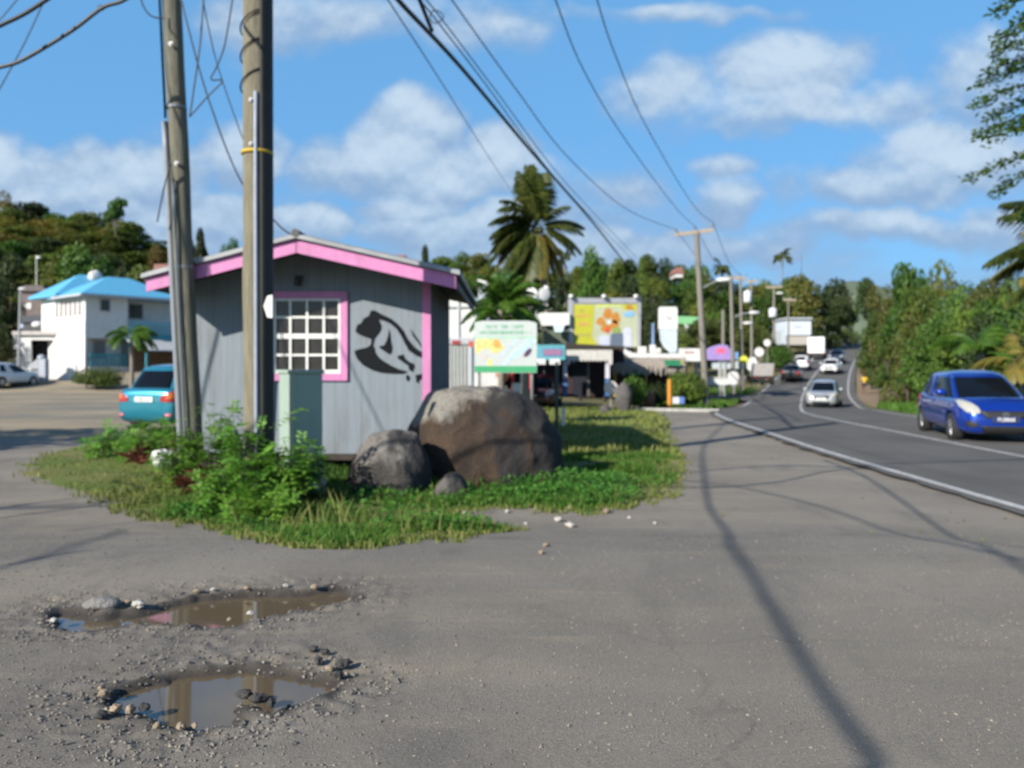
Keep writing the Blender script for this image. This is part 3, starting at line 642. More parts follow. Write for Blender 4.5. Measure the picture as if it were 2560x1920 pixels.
def crag(name, label, c, pts, m, seed, amp=.05):
    """angular rock: the hull of a few hand placed corners, edges worn and faces chipped"""
    t = thing(name, label, 'boulder', c); bm = bmesh.new()
    for p in pts: bm.verts.new(p)
    r = bmesh.ops.convex_hull(bm, input=bm.verts[:]); bmesh.ops.delete(bm, geom=[g for g in r['geom_interior']+r['geom_unused'] if isinstance(g, bmesh.types.BMVert)], context='VERTS')
    bmesh.ops.triangulate(bm, faces=bm.faces[:])
    for cuts in (2,2,2):
        bmesh.ops.subdivide_edges(bm, edges=bm.edges[:], cuts=cuts if cuts and len(bm.verts) < 6000 else 1, use_grid_fill=True)
        bmesh.ops.triangulate(bm, faces=bm.faces[:])
        for _ in range(1): bmesh.ops.smooth_vert(bm, verts=bm.verts[:], factor=.5, use_axis_x=True, use_axis_y=True, use_axis_z=True)
    bm.normal_update(); o_ = Vector((seed*3.7,seed*1.9,seed*5.1))
    for v in bm.verts:
        q = v.co*1.0+o_; n_ = noise.noise(q*1.6)*.9+(.5-abs(noise.noise(q*2.6)))*.9-.3+noise.noise(q*5)*.35+noise.noise(q*12)*.13+noise.noise(q*26)*.05
        v.co += v.normal*n_*amp
    me = bpy.data.meshes.new('rock'); bm.to_mesh(me); bm.free(); me.materials.append(m); me.polygons.foreach_set('use_smooth',[True]*len(me.polygons)); link('rock', me, t, True); return t
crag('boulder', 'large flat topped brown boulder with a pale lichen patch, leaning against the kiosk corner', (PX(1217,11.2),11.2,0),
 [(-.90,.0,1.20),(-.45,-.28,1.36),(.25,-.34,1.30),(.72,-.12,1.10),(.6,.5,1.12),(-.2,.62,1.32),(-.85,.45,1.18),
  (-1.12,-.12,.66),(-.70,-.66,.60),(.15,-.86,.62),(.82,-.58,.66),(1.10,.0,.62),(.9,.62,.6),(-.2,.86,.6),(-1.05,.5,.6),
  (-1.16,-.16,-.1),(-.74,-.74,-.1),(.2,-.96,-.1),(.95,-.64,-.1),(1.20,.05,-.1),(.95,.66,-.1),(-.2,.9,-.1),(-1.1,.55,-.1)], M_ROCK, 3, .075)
crag('boulder', 'smaller dark blocky boulder in front of the kiosk floor, beside the large one', (PX(975,10.15),10.15,0),
 [(-.28,.0,.74),(.10,-.20,.84),(.36,-.02,.80),(.25,.34,.78),(-.22,.32,.74),(-.56,-.02,.36),(-.24,-.44,.42),(.26,-.48,.44),(.56,.0,.42),(.42,.45,.4),(-.38,.42,.4),(-.64,-.04,-.1),(-.28,-.54,-.1),(.32,-.56,-.1),(.62,.02,-.1),(.45,.5,-.1),(-.42,.48,-.1)], M_ROCK2, 8, .06)
boulder('boulder', 'low dark stone lying in the weeds before the two boulders', (PX(1122,9.7),9.75,0), [(-.24,.02),(-.12,.26),(.05,.36),(.18,.24),(.27,.02)], .22, rockmat('dark_stone', (.05,.045,.042), (.10,.092,.085), (.20,.185,.17), .7, .9), 5, .09)
# ================================================================ vehicles
M_TYRE = M('tyre_rubber', (.018,.018,.018), .85, .2, 10)
M_RIM = M('alloy_rim', (.42,.43,.45), .35, .1, 10, metal=.8)
M_DARKTRIM = M('dark_trim', (.012,.012,.013), .6, .2, 10)
M_LAMP = M('headlamp_lens', (.40,.39,.35), .10, .1, 20, coat=1.0)
M_RED = M('red_lamp_lens', (.38,.012,.015), .2, .1, 20, coat=1.0)
M_ORANGE = M('amber_lamp_lens', (.55,.14,.015), .2, .1, 20, coat=1.0)
M_PINKL = M('pink_reflector', (.75,.20,.28), .2, .1, 20, coat=1.0)
M_GLASS = glass_dark()
M_CHROME = M('chrome', (.6,.6,.62), .2, .05, 10, metal=1.0)
def sel(a, e): return math.copysign(abs(a)**(2/e), a)
def text_mesh(txt, size, m, name, parent, Mx, ext=.002):
    cu = bpy.data.curves.new(name, 'FONT'); cu.body = txt; cu.size = size; cu.align_x = 'CENTER'; cu.align_y = 'CENTER'; cu.extrude = ext
    o = bpy.data.objects.new(name, cu); COL.objects.link(o)
    dg = bpy.context.evaluated_depsgraph_get(); dg.update()
    me = bpy.data.meshes.new_from_object(o.evaluated_get(dg)); bpy.data.objects.remove(o); bpy.data.curves.remove(cu)
    me.name = name; me.materials.clear(); me.materials.append(m); me.transform(Mx)
    return link(name, me, parent, True)
def make_car(name, label, cat, loc, rz, bodym, spec, group=None, detail=2, plate=None, faces='front'):
    """local x is forward, y is the car's left"""
    t = thing(name, label, cat, loc, rz, group)
    L_, W_, Hh, bz, hz, wr, wb = spec['L'], spec['W']/2, spec['H'], spec['belt'], spec['hood'], spec['wheel'], spec['base']
    rear_h = spec.get('deck', bz+.04); gl = .17; xf, xr_ = L_/2, -L_/2
    ax = spec.get('axle', L_*.5-.78); axr = ax-wb
    wf0, wr0 = spec['ws']         # windscreen foot, rear glass foot
    wf1, wr1 = spec['roof']       # roof front, roof rear
    S = [(xr_,.42,bz*.80,.66),(xr_+.03,.30,rear_h*.93,.84),(xr_+.12,.22,rear_h,.92),(xr_+.45,.20,rear_h+.02,.97),(axr,.20,bz+.03,1.0),(0,.19,bz,1.0),(wf0-.05,.19,bz-.01,1.0),
         (wf0+.28,.19,(bz*.55+hz*.45),.99),(xf-.42,.19,hz,.96),(xf-.20,.19,hz-.08,.90),(xf-.07,.20,hz-.20,.79),(xf-.01,.26,hz-.30,.66),(xf+.01,.34,hz-.36,.55)]
    mb = MB(); n = 0
    for (x,zb_,zt,k) in S:
        w_ = W_*k; h = zt-zb_
        half = [(0,zb_),(.6*w_,zb_),(.90*w_,zb_+.02),(.985*w_,zb_+.22*h),(w_,zb_+.45*h),(.985*w_,zb_+.68*h),(.945*w_,zb_+.90*h),(.86*w_,zt),(.5*w_,zt+.018),(0,zt+.025)]
        ring = half+[(-y,z) for y,z in half[-2:0:-1]]
        n = len(ring); mb.v += [(x,y,z) for y,z in ring]
    m_ = len(S)
    for i in range(m_-1):
        for k in range(n): mb.f.append((i*n+k,i*n+(k+1)%n,(i+1)*n+(k+1)%n,(i+1)*n+k))
    mb.f.append(tuple(range(n))[::-1]); mb.f.append(tuple((m_-1)*n+k for k in range(n)))
    body = mb.build('body', bodym, t, True, local=True)
    sb = body.modifiers.new('sub','SUBSURF'); sb.levels = sb.render_levels = 2; baked(body)
    body.data.polygons.foreach_set('use_smooth', [True]*len(body.data.polygons))
    # wheel arches
    cut = MB()
    for xw in (ax,axr):
        for s in (-1,1): cut.lathe([(wr+.05,-.14),(wr+.05,.30)], (xw,s*(W_-.08),wr), 28, Matrix.Rotation(R(-90*s),3,'X'))
    co = cut.build('cutter', M_DARKTRIM); co.matrix_world = mat_of(t)
    bo = body.modifiers.new('arch','BOOLEAN'); bo.operation = 'DIFFERENCE'; bo.object = co; bo.solver = 'EXACT'
    baked(body); bpy.data.objects.remove(co)
    try: body.data.set_sharp_from_angle(angle=R(40))
    except Exception: pass
    mb = MB(); mb.box(((ax+axr)/2,0,.36),(L_-1.0,W_*1.5,.34)); mb.build('underbody', M_DARKTRIM, t, local=True)
    # cabin: dark glass under a painted roof with pillars
    def ring(tt, e=4.3, off=0, th=None):
        a0, a1 = wr0+(wr1-wr0)*tt**1.15, wf0+(wf1-wf0)*tt**1.1
        c, a = (a0+a1)/2, (a1-a0)/2+off; b = W_*(.91-.16*tt-.07*tt*tt)+off; z = bz-.05+(Hh-bz+.05-.08)*tt
        return [(c+a*sel(math.cos(q),e), b*sel(math.sin(q),e), z) for q in (th or lin(0,2*math.pi,49)[:-1])]
    def loft(mb, rings, close=True):
        n = len(rings[0]); b = len(mb.v)
        for r in rings: mb.v += r
        for i in range(len(rings)-1):
            for k in range(n if close else n-1): mb.f.append((b+i*n+k,b+i*n+(k+1)%n,b+(i+1)*n+(k+1)%n,b+(i+1)*n+k))
        return b
    mb = MB(); rs = [ring(q) for q in (0,.25,.5,.75,.93)]; loft(mb, rs); mb.build('window_glass', M_GLASS, t, True, local=True, auto=60)
    mb = MB(); rt = [ring(.84,4.3,.008),ring(.92,4.2,.010),ring(.98,4.0,-.012)]
    for k_, dz in ((.84,.030),(.55,.062),(.2,.078)):
        r = ring(1.0,4.0); cx_ = sum(p[0] for p in r)/len(r); rt.append([(cx_+(p[0]-cx_)*k_, p[1]*k_, p[2]+dz) for p in r])
    b0 = loft(mb, rt); nn = len(rt[0]); mb.f.append(tuple(b0+(len(rt)-1)*nn+k for k in range(nn)))
    mb.build('roof', bodym, t, True, local=True, auto=60)
    pa = spec.get('pillars', ((R(36),R(50)),(R(93),R(98)),(R(124),R(152))))
    for s in (1,-1):
        for (q0,q1) in pa:
            mb = MB(); th = [s*q for q in lin(q0,q1,7)]
            loft(mb, [ring(q,4.3,.010,th) for q in (0,.2,.4,.6,.8,.9)], False); o = mb.build('pillar', bodym, t, True, local=True)
            so = o.modifiers.new('solid','SOLIDIFY'); so.thickness = .02; so.offset = -1
    # wheels
    wm = MB(); wm.lathe([(wr*.62,-.1),(wr*.93,-.105),(wr,-.07),(wr,.07),(wr*.93,.105),(wr*.62,.1)], (0,0,0), 32, Matrix.Rotation(R(90),3,'X'), False)
    rm = MB(); rm.lathe([(wr*.63,-.09),(wr*.63,-.06),(wr*.55,-.05),(wr*.55,.05),(wr*.63,.06),(wr*.63,.09)], (0,0,0), 32, Matrix.Rotation(R(90),3,'X'))
    for sy in (-1,1):
        for k in range(5):
            a = 2*math.pi*k/5; rm.box((math.cos(a)*wr*.32,sy*.088,math.sin(a)*wr*.32), (wr*.56,.02,.07), M=Matrix.Rotation(-a,3,'Y'))
        rm.cyl((0,sy*.075,0),(0,sy*.10,0),.06,.05,12)
    tm, rme = wm.mesh('tyre', M_TYRE, True), rm.mesh('rim', M_RIM)
    for xw in (ax,axr):
        for s in (-1,1):
            wo = bpy.data.objects.new('wheel', None); COL.objects.link(wo); wo.parent = t; wo.location = (xw,s*(W_-.115),wr)
            for nm, me in (('tyre',tm),('rim',rme)):
                o = link(nm, me, None); o.parent = wo
    bvh = BVHTree.FromPolygons([v.co for v in body.data.vertices], [tuple(p.vertices) for p in body.data.polygons])
    def patch(nm, poly, axis, m, off=.008, par=t, dens=5):
        """thin panel that follows the body; poly in (side, height), axis the outward direction"""
        ax_ = Vector(axis); bm = bmesh.new()
        if abs(ax_.x) > .5: f = lambda a,b: Vector((ax_.x*4,a,b))
        else: f = lambda a,b: Vector((a,ax_.y*4,b))
        bm.faces.new([bm.verts.new(f(a,b)) for a,b in poly]); bmesh.ops.triangulate(bm, faces=bm.faces[:])
        for _ in range(dens-2): bmesh.ops.subdivide_edges(bm, edges=bm.edges[:], cuts=1, use_grid_fill=True)
        kill = []
        for v in bm.verts:
            hit = bvh.ray_cast(v.co, -ax_)
            if hit[0] is None: kill.append(v)
            else: v.co = hit[0]+ax_*off
        bmesh.ops.delete(bm, geom=kill, context='VERTS')
        me = bpy.data.meshes.new(nm); bm.to_mesh(me); bm.free(); me.materials.append(m); me.polygons.foreach_set('use_smooth',[True]*len(me.polygons))
        o = link(nm, me, par, True); so = o.modifiers.new('solid','SOLIDIFY'); so.thickness = .012; so.offset = -.6; return o
    w_ = W_
    fs = spec.get('front', 'hatch')
    for s in (-1,1):
        hl = [(s*w_*a,hz+b) for a,b in ((.60,-.29),(.50,-.25),(.56,-.14),(.68,-.05),(.84,.0),(.915,-.04),(.90,-.15),(.80,-.26))]
        patch('headlight', hl, (1,0,0), M_LAMP, .012)
        tl = [(s*w_*a,bz+b) for a,b in spec.get('tail', ((.62,-.28),(.62,-.08),(.88,-.02),(.93,-.10),(.90,-.34)))]
        patch('tail_light', tl, (-1,0,0), spec.get('tailm', M_RED), .012)
        mb = MB(); mb.blob((wf0-.30,s*(w_+.06),bz+.09),(.08,.115,.075),2,0); mr = mb.build('mirror', bodym, t, True, local=True)
        patch('door_handle', [(-.30,bz-.13),(-.12,bz-.13),(-.12,bz-.10),(-.30,bz-.10)], (0,s,0), bodym, .03)
        if detail > 1:
            patch('fog_lamp', [(s*w_*a,b) for a,b in ((.56,.36),(.60,.44),(.80,.47),(.84,.40),(.76,.33))], (1,0,0), M_DARKTRIM, .008)
    gp = spec.get('grille', ((-.42,-.37),(-.54,-.23),(.54,-.23),(.42,-.37)))
    gr = patch('grille', [(a*w_,hz+b) for a,b in gp], (1,0,0), M_DARKTRIM, .010)
    ip = spec.get('intake', ((-.44,.21),(-.54,.37),(.54,.37),(.44,.21)))
    patch('lower_intake', [(a*w_,b) for a,b in ip], (1,0,0), M_DARKTRIM, .010)
    mb = MB(); hit = bvh.ray_cast(Vector((4,0,hz-.30)), Vector((-1,0,0)))
    bx = hit[0].x if hit[0] else xf
    mb.lathe([(.035,0),(.062,0),(.062,.014),(.035,.014)], (bx+.012,0,hz-.30), 18, Matrix.Rotation(R(90),3,'Y')); mb.box((bx+.02,0,hz-.30),(.012,.06,.016)); mb.build('badge', M_CHROME, gr, local=True)
    M_PL = M('number_plate', (.72,.72,.70), .5, .05, 20) if plate else None
    if plate:
        x_ = xf if faces == 'front' else xr_; sg = 1 if faces == 'front' else -1; pz = spec.get('platez', .47)
        hit = bvh.ray_cast(Vector((sg*4,0,pz)), Vector((-sg,0,0))); px_ = (hit[0].x if hit[0] else x_)+sg*.02
        pc = M('plate_dark', (.02,.03,.10), .5, .1) if spec.get('darkplate') else M_PL
        mb = MB(); mb.box((px_,0,pz),(.012,.50,.125)); po = mb.build('number_plate', pc, t, local=True, bevel=.004)
        mx = Matrix.Translation((px_+sg*.007,0,pz)) @ (Matrix(((0,0,1,0),(1,0,0,0),(0,1,0,0),(0,0,0,1))) if sg > 0 else Matrix(((0,0,-1,0),(-1,0,0,0),(0,1,0,0),(0,0,0,1))))
        text_mesh(plate, .105, M('plate_letter_light', (.75,.75,.75), .5, .02) if spec.get('darkplate') else M('plate_letter', (.05,.05,.07), .5, .02), 'lettering', po, mx)
    return t, patch
HATCH = dict(L=3.85,W=1.695,H=1.50,belt=.93,hood=.90,wheel=.30,base=2.43,ws=(1.14,-1.84),roof=(.12,-1.46),pillars=((R(36),R(48)),(R(90),R(95)),(R(112),R(160))),deck=.97,axle=1.20,darkplate=True,platez=.505)
SUV = dict(L=4.3,W=1.77,H=1.66,belt=1.02,hood=.98,wheel=.34,base=2.60,ws=(1.05,-2.02),roof=(.35,-1.58),deck=1.06,axle=1.30,platez=.80,
           tail=((.50,-.26),(.52,-.17),(.74,-.06),(.93,.0),(.945,-.10),(.93,-.26),(.74,-.29)))
SEDAN = dict(L=4.4,W=1.70,H=1.46,belt=.92,hood=.88,wheel=.30,base=2.55,ws=(.95,-1.35),roof=(.25,-.85),deck=.98,axle=1.35,platez=.5)
def place(px, py, Y): return (PX(px,Y), Y, gz(PX(px,Y),Y)+.02)
B_BLUE = paint('metallic_blue_paint', (.007,.045,.36), .5, .24)
B_TEAL = paint('metallic_teal_paint', (.035,.27,.38), .55, .25)
B_SILVER = paint('silver_car_paint', (.50,.53,.56), .55, .30)
B_WHITE = paint('white_car_paint', (.72,.72,.71), .0, .35)
B_BLACK = paint('black_car_paint', (.012,.012,.015), .1, .3)
B_MAROON = paint('maroon_car_paint', (.10,.010,.014), .3, .35)
B_NAVY = paint('navy_car_paint', (.02,.03,.07), .3, .3)
# heading h is the direction the car faces, measured from +X
def heading(dx, dy): return math.atan2(dy, dx)
hb = heading(-.245,-.97)
c0 = Vector((PX(2372,16.9),16.9)); hv = Vector((math.cos(hb),math.sin(hb))); lv = Vector((-hv.y,hv.x))
ctr = c0-hv*1.20+lv*.845                      # the near front wheel stands at c0
make_car('parked_car', 'metallic blue hatchback coming round the bend, its front and near side showing', 'car', (ctr.x,ctr.y,.02), hb, B_BLUE, HATCH, plate='PL8868', faces='front')[0].name = 'hatchback_car'
fw_ = Vector((.24,.97)); ht = heading(fw_.x, fw_.y); rc = Vector((PX(360,19.2),19.2))
tc_ = rc+fw_*2.15
tq, tpatch = make_car('suv_car', 'metallic teal car seen from behind, parked beyond the leaning pole', 'car', (tc_.x,tc_.y,0), ht, B_TEAL, SUV, plate='AB5219', faces='rear')
for s in (-1,1):
    tpatch('reflector', [(s*.885*a,b) for a,b in ((.66,.40),(.66,.46),(.82,.46),(.82,.40))], (-1,0,0), M_PINKL, .012)
    tpatch('indicator', [(s*.885*a,1.02+b) for a,b in ((.66,-.20),(.70,-.10),(.935,-.03),(.94,-.13),(.86,-.20))], (-1,0,0), M_ORANGE, .020)
def on_road(y, off):
    dx = (xc(y+.5)-xc(y-.5)); L_ = math.hypot(1,dx); return Vector((xc(y)+off/L_, y-off*dx/L_, zr(y)+.03)), math.atan2(1,dx)
p, a = on_road(45.5, 1.25); make_car('silver_car', 'silver hatchback with a round badge, coming down the near side of the bend', 'car', p, a+math.pi-.10, B_SILVER, dict(HATCH, L=4.1, W=1.74, H=1.53, darkplate=False), detail=1, plate='A4471', faces='front')
p, a = on_road(70, -1.5); make_car('black_car', 'black saloon with red tail lights driving away behind a white one', 'car', p, a, B_BLACK, SEDAN, detail=1)
p, a = on_road(83, -1.6); make_car('white_car', 'white hatchback driving away up the road, just ahead of the black saloon', 'car', p, a, B_WHITE, HATCH, detail=1)
p, a = on_road(78, 1.45); make_car('white_car', 'white saloon coming downhill, next in line behind the silver hatchback', 'car', p, a+math.pi-.08, B_WHITE, SEDAN, detail=1)
p, a = on_road(94, 1.3); make_car('navy_car', 'dark blue car coming downhill, following the white saloon', 'car', p, a+math.pi-.05, B_NAVY, dict(SUV), detail=1)
make_car('white_car', 'white hatchback parked far off by the white gateposts of the blue roofed house', 'car', place(18,970,50), heading(.2,1), B_WHITE, dict(HATCH), detail=1)
make_car('maroon_car', 'dark red car parked in the shade under the shop veranda', 'car', place(1352,985,36), heading(-.15,-1), B_MAROON, SEDAN, detail=1)
# box van going away up the hill
p, a = on_road(104, -1.55)
van = thing('box_truck', 'white box truck driving away up the hill', 'truck', p, a)
mb = MB(); mb.box((-.6,0,1.72),(3.6,2.06,2.1)); mb.build('cargo_box', B_WHITE, van, local=True, bevel=.06)
mb = MB(); mb.prism([(1.22,-.9,.5),(2.5,-.9,.5),(2.52,-.9,1.2),(2.1,-.9,2.05),(1.22,-.9,2.1)], (0,1.8,0)); mb.build('cab', B_WHITE, van, local=True, bevel=.08)
mb = MB(); mb.box((.1,0,.50),(4.5,.9,.22)); mb.box((-2.42,0,.52),(.08,1.9,.16)); mb.build('chassis', M_DARKTRIM, van, local=True)
for x in (-1.3,1.75):
    for s in (-1,1):
        mb = MB(); mb.lathe([(.2,-.11),(.38,-.11),(.40,-.06),(.40,.06),(.38,.11),(.2,.11)], (x,s*.86,.40), 20, Matrix.Rotation(R(90),3,'X')); mb.build('wheel', M_TYRE, van, True, local=True, auto=40)
for s in (-1,1):
    mb = MB(); mb.box((-2.47,s*.8,.56),(.03,.22,.10)); mb.build('tail_light', M_RED, van, local=True)
mb = MB(); mb.box((-2.405,0,1.72),(.012,.02,2.0)); mb.box((-2.405,.35,1.2),(.02,.03,.5)); mb.build('rear_door_seam', M_DARKTRIM, van, local=True)
# ================================================================ buildings, signs and street furniture
def bt(name, label, cat, loc, parts, group=None, rz=0):
    t = thing(name, label, cat, loc, rz, group)
    for p_ in parts:
        nm, mb, m = p_[:3]; mb.build(nm, m, t, p_[3] if len(p_) > 3 else False, auto=40)
    return t
def mk(fn):
    mb = MB(); fn(mb); return mb
def ib(*a): return mk(lambda m: m.ibox(*a))
def ibs(*rs): return mk(lambda m: [m.ibox(*r) for r in rs])
def gpt(px, Y): X = PX(px,Y); return Vector((X,Y,gz(X,Y)))
M_WALLW = M('white_render', (.66,.66,.65), .8, .06, 3, .1, dirt=.25)
M_WALLG = M('shaded_white_boards', (.55,.60,.66), .8, .05, 3)
M_BLUER = M('bright_blue_roof', (.11,.40,.62), .55, .06, 3, .12, 30)
M_TEALP = M('teal_paint', (.05,.30,.36), .6, .08, 5)
M_DARKW = M('dark_window', (.015,.017,.02), .15, .3, 3)
M_GREYM = M('grey_steel', (.30,.31,.33), .5, .1, 6, metal=.4)
M_DGREY = M('dark_grey_boards', (.075,.075,.08), .85, .2, 3)
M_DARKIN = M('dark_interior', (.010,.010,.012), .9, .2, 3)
M_REDR = M('salmon_roof', (.26,.12,.10), .7, .1, 3)
M_WOODP = M('old_pole_grey', (.20,.185,.16), .9, .15, 6, .4, 30, stretch=(6,6,.4))
M_BROWN = M('brown_boards', (.12,.075,.045), .85, .2, 4)
# ---- white house with the blue hip roofs
hz0 = gz(-30.4,57)-.1; HB = thing('house', 'two storey white house with two bright blue hip roofs and teal balconies', 'house', (-30.4,57,0), R(50))
def hb_(nm, mb, m, par=None, **k): return mb.build(nm, m, par or HB, local=True, **k)
Z1_, Z2_, ZT = 1.0, 3.85, 6.75
def lb(m, x0,x1,y0,y1,z0,z1): m.box(((x0+x1)/2,(y0+y1)/2,(z0+z1)/2),(x1-x0,y1-y0,z1-z0))
w1 = hb_('wall', mk(lambda m: [lb(m,0,3.0,0,6,Z2_-.25,ZT), lb(m,.12,2.9,.9,6,Z1_-.3,Z2_-.252), lb(m,.0,.118,.0,6,Z1_-.3,Z2_-.252), lb(m,.02,7.6,6.003,8.1,Z1_-.3,ZT+.15), lb(m,3.003,7.6,1.5,6,Z1_-.3,ZT-.02)]), M_WALLW)
hb_('lower_wall', mk(lambda m: lb(m,.12,3.0,-.35,-.2,Z1_-.3,Z1_+.55)), M_WALLW)
def hip(nm, x0,x1,y0,y1,ze_,zt_,k=.5):
    mx, my = (x0+x1)/2, (y0+y1)/2; rl = max(.1,(x1-x0)-(y1-y0))/2
    m = MB(); v = [(x0,y0,ze_),(x1,y0,ze_),(x1,y1,ze_),(x0,y1,ze_),(mx-rl,my,zt_),(mx+rl,my,zt_)]
    m.add(v+[(a,b,c-.16) for a,b,c in v[:4]], [(0,1,5,4),(1,2,5),(2,3,4,5),(3,0,4),(6,7,1,0),(7,8,2,1),(8,9,3,2),(9,6,0,3),(9,8,7,6)]); return hb_(nm, m, M_BLUER)
hip('roof', -.55,7.2,-.75,5.4,ZT,8.35); hip('roof', -.7,6.4,3.4,8.8,ZT+.17,8.75)
hb_('gutter', mk(lambda m: [lb(m,-.62,7.26,-.84,-.76,ZT-.20,ZT-.04), lb(m,-.66,-.56,-.76,4.5,ZT-.20,ZT-.04)]), M('gutter_grey', (.42,.44,.47), .6, .05))
hb_('chimney', mk(lambda m: m.blob((3.0,5.6,8.6),(.55,.45,.55),2,.1)), M('water_tank_white', (.6,.58,.55), .6, .1))
def hwin(x0,x1,z0,z1,y=-.012,par=None,m=M_DARKW):
    f = hb_('window', mk(lambda q: [lb(q,x0-.08,x0,y-.05,y+.01,z0-.08,z1+.08), lb(q,x1,x1+.08,y-.05,y+.01,z0-.08,z1+.08), lb(q,x0+.002,x1-.002,y-.05,y+.01,z1,z1+.08), lb(q,x0+.002,x1-.002,y-.05,y+.01,z0-.08,z0)]), M('window_trim_grey', (.35,.38,.42), .6, .05))
    hb_('pane', mk(lambda q: lb(q,x0,x1,y-.02,y+.005,z0,z1)), m, f)
hwin(1.05,1.65,5.62,6.38); hwin(3.75,4.75,5.25,6.3,1.488); hwin(.95,1.7,Z1_+1.2,Z1_+2.4,.888,None,M('grey_louvre', (.20,.20,.21), .6, .1))
for k in range(6):
    y0 = .7+k*.82
    f = hb_('window', mk(lambda q: lb(q,-.03,-.002,y0,y0+.44,5.25,6.35)), M('louvre_trim', (.36,.33,.33), .7, .1))
    hb_('pane', mk(lambda q: [lb(q,-.045,-.031,y0+.04,y0+.40,5.3+j*.2,5.3+j*.2+.12) for j in range(5)]), M('louvre_grey', (.20,.18,.18), .6, .1), f)
hb_('balcony_floor', mk(lambda m: lb(m,3.02,7.6,-.2,1.49,Z2_-.35,Z2_+.12)), M_TEALP)
hb_('balcony_railing', mk(lambda m: [lb(m,3.02,7.6,-.2,-.12,Z2_+.95,Z2_+1.07)]+[lb(m,3.06+i*.22,3.15+i*.22,-.19,-.13,Z2_+.125,Z2_+.945) for i in range(20)]), M('pale_teal_rail', (.16,.42,.48), .6, .1))
hb_('balcony_railing', mk(lambda m: [lb(m,.15,3.0,-.34,-.26,Z1_+1.35,Z1_+1.47)]+[lb(m,.2+i*.28,.3+i*.28,-.33,-.27,Z1_+.56,Z1_+1.345) for i in range(10)]), M_TEALP)
hb_('stair', mk(lambda m: m.prism([(4.2,-.5,Z1_),(4.5,-.5,Z1_),(6.9,-.5,Z2_-.4),(6.6,-.5,Z2_-.4)], (0,.9,0))), M_TEALP)
hb_('post', mk(lambda m: lb(m,3.0,3.14,-.19,-.05,Z1_-.2,Z2_-.36)), M_TEALP); hb_('post', mk(lambda m: lb(m,7.4,7.54,-.19,-.05,Z1_-.2,ZT-.3)), M_TEALP)
hb_('carport_roof', mk(lambda m: m.prism([(2.6,-3.6,Z1_+1.75),(7.6,-3.6,Z1_+1.75),(7.6,-.7,Z1_+2.55),(2.6,-.7,Z1_+2.55)], (0,0,-.09))), M('grey_shed_roof', (.40,.42,.44), .6, .08, 3))
hb_('carport_wall', mk(lambda m: lb(m,2.75,7.5,-.9,-.8,Z1_-.3,Z1_+1.9)), M_BROWN)
for x in (2.7,7.4): hb_('carport_post', mk(lambda m: lb(m,x,x+.12,-3.5,-3.38,Z1_-.4,Z1_+1.68)), M_TEALP)
# flat roofed garage behind
gd = 60.5
bt('garage', 'low flat roofed white garage with dark open doorway beside the blue roofed house', 'garage', gpt(85,gd), [
 ('wall', ibs((34,838,76,932,gd,.2),(134,846,150,932,gd,.2),(76,838,134,850,gd,.2)), M_WALLW), ('roof_slab', ibs((30,828,152,837,gd-.3,5)), M('pale_slab', (.45,.42,.40), .8, .1)),
 ('interior', ib(77,851,133,932,gd+.9,.1), M_DARKIN), ('back_wall', ibs((36,839,41,930,gd+.25,4.5)), M_WALLW)])
for px in (104,):
    bt('gatepost', 'pale rounded concrete gatepost beside the far parked car', 'gatepost', gpt(px,52), [('post', mk(lambda m: m.ibox(96,897,113,952,52,.42)), M('pale_blue_grey', (.38,.41,.46), .8, .1)), ('cap', mk(lambda m: m.blob(P(104.5,894,52.2),(.27,.27,.2),2,0)), M('pale_blue_grey', (.38,.41,.46)), True)])
bt('gate', 'grey sheet metal gate between the garage and its gatepost', 'gate', gpt(82,52.2), [('panel', mk(lambda m: m.iprism([(70,950),(70,915),(82,905),(95,896),(95,950)],52.2,.06)), M_GREYM), ('rail', ib(69,922,95.5,926,52.14,.05), M_DGREY)])
bt('garden_wall', 'low whitewashed garden wall beneath the white house', 'wall', gpt(150,53.5), [('wall', mk(lambda m: m.iprism([(114,950),(114,898),(130,893),(190,912),(190,950)],53.5,.2)), M_WALLW)])
bt('brown_shack', 'weathered brown shack under the trees, uphill from the garage', 'shack', gpt(78,74), [('wall', ib(52,725,112,800,74,4), M('brown_grey_boards', (.16,.13,.12), .9, .2, 3)), ('roof', mk(lambda m: m.iprism([(46,728),(60,713),(104,713),(118,728)],73.7,4.6)), M('rusty_sheet', (.13,.11,.11), .8, .2)), ('window', ib(62,757,78,772,73.95,.04), M_WALLW)])
bt('dark_shed', 'dark roofed lean-to with white tank lids, behind the garage', 'shed', gpt(90,66), [('wall', ib(54,803,124,840,66,3), M_DGREY), ('roof', mk(lambda m: m.iprism([(50,806),(58,790),(115,786),(128,806)],65.8,3.4)), M('blue_grey_sheet', (.05,.06,.075), .7, .1)), ('tank_lid', mk(lambda m: m.blob(P(95,812,65.5),(.5,.4,.28),2,.05)), M_WALLW, True)])
bt('lamp_post', 'slim grey lamp post in the yard beside the garage', 'lamp post', gpt(46,54), [('post', mk(lambda m: m.cyl(gpt(46,54)-Vector((0,0,.1)), P(51,722,54), .10, .07, 10)), M_GREYM, True), ('lamp', mk(lambda m: m.blob(P(56,722,54),(.28,.16,.10),2,0)), M_WALLW, True), ('meter_box', mk(lambda m: m.box(P(58,815,54)+Vector((0,-.1,0)),(.18,.14,.24))), M('pale_blue_box', (.40,.45,.60), .5))])
bt('lamp_post', 'pale slender lamp post standing among the hillside trees', 'lamp post', gpt(91,82), [('post', mk(lambda m: m.cyl(gpt(92,82), P(91,638,82), .09, .06, 8)), M('pale_pole', (.5,.5,.5), .6), True), ('lamp', mk(lambda m: m.blob(P(97,644,82),(.28,.16,.14),2,0)), M_WALLW, True)])
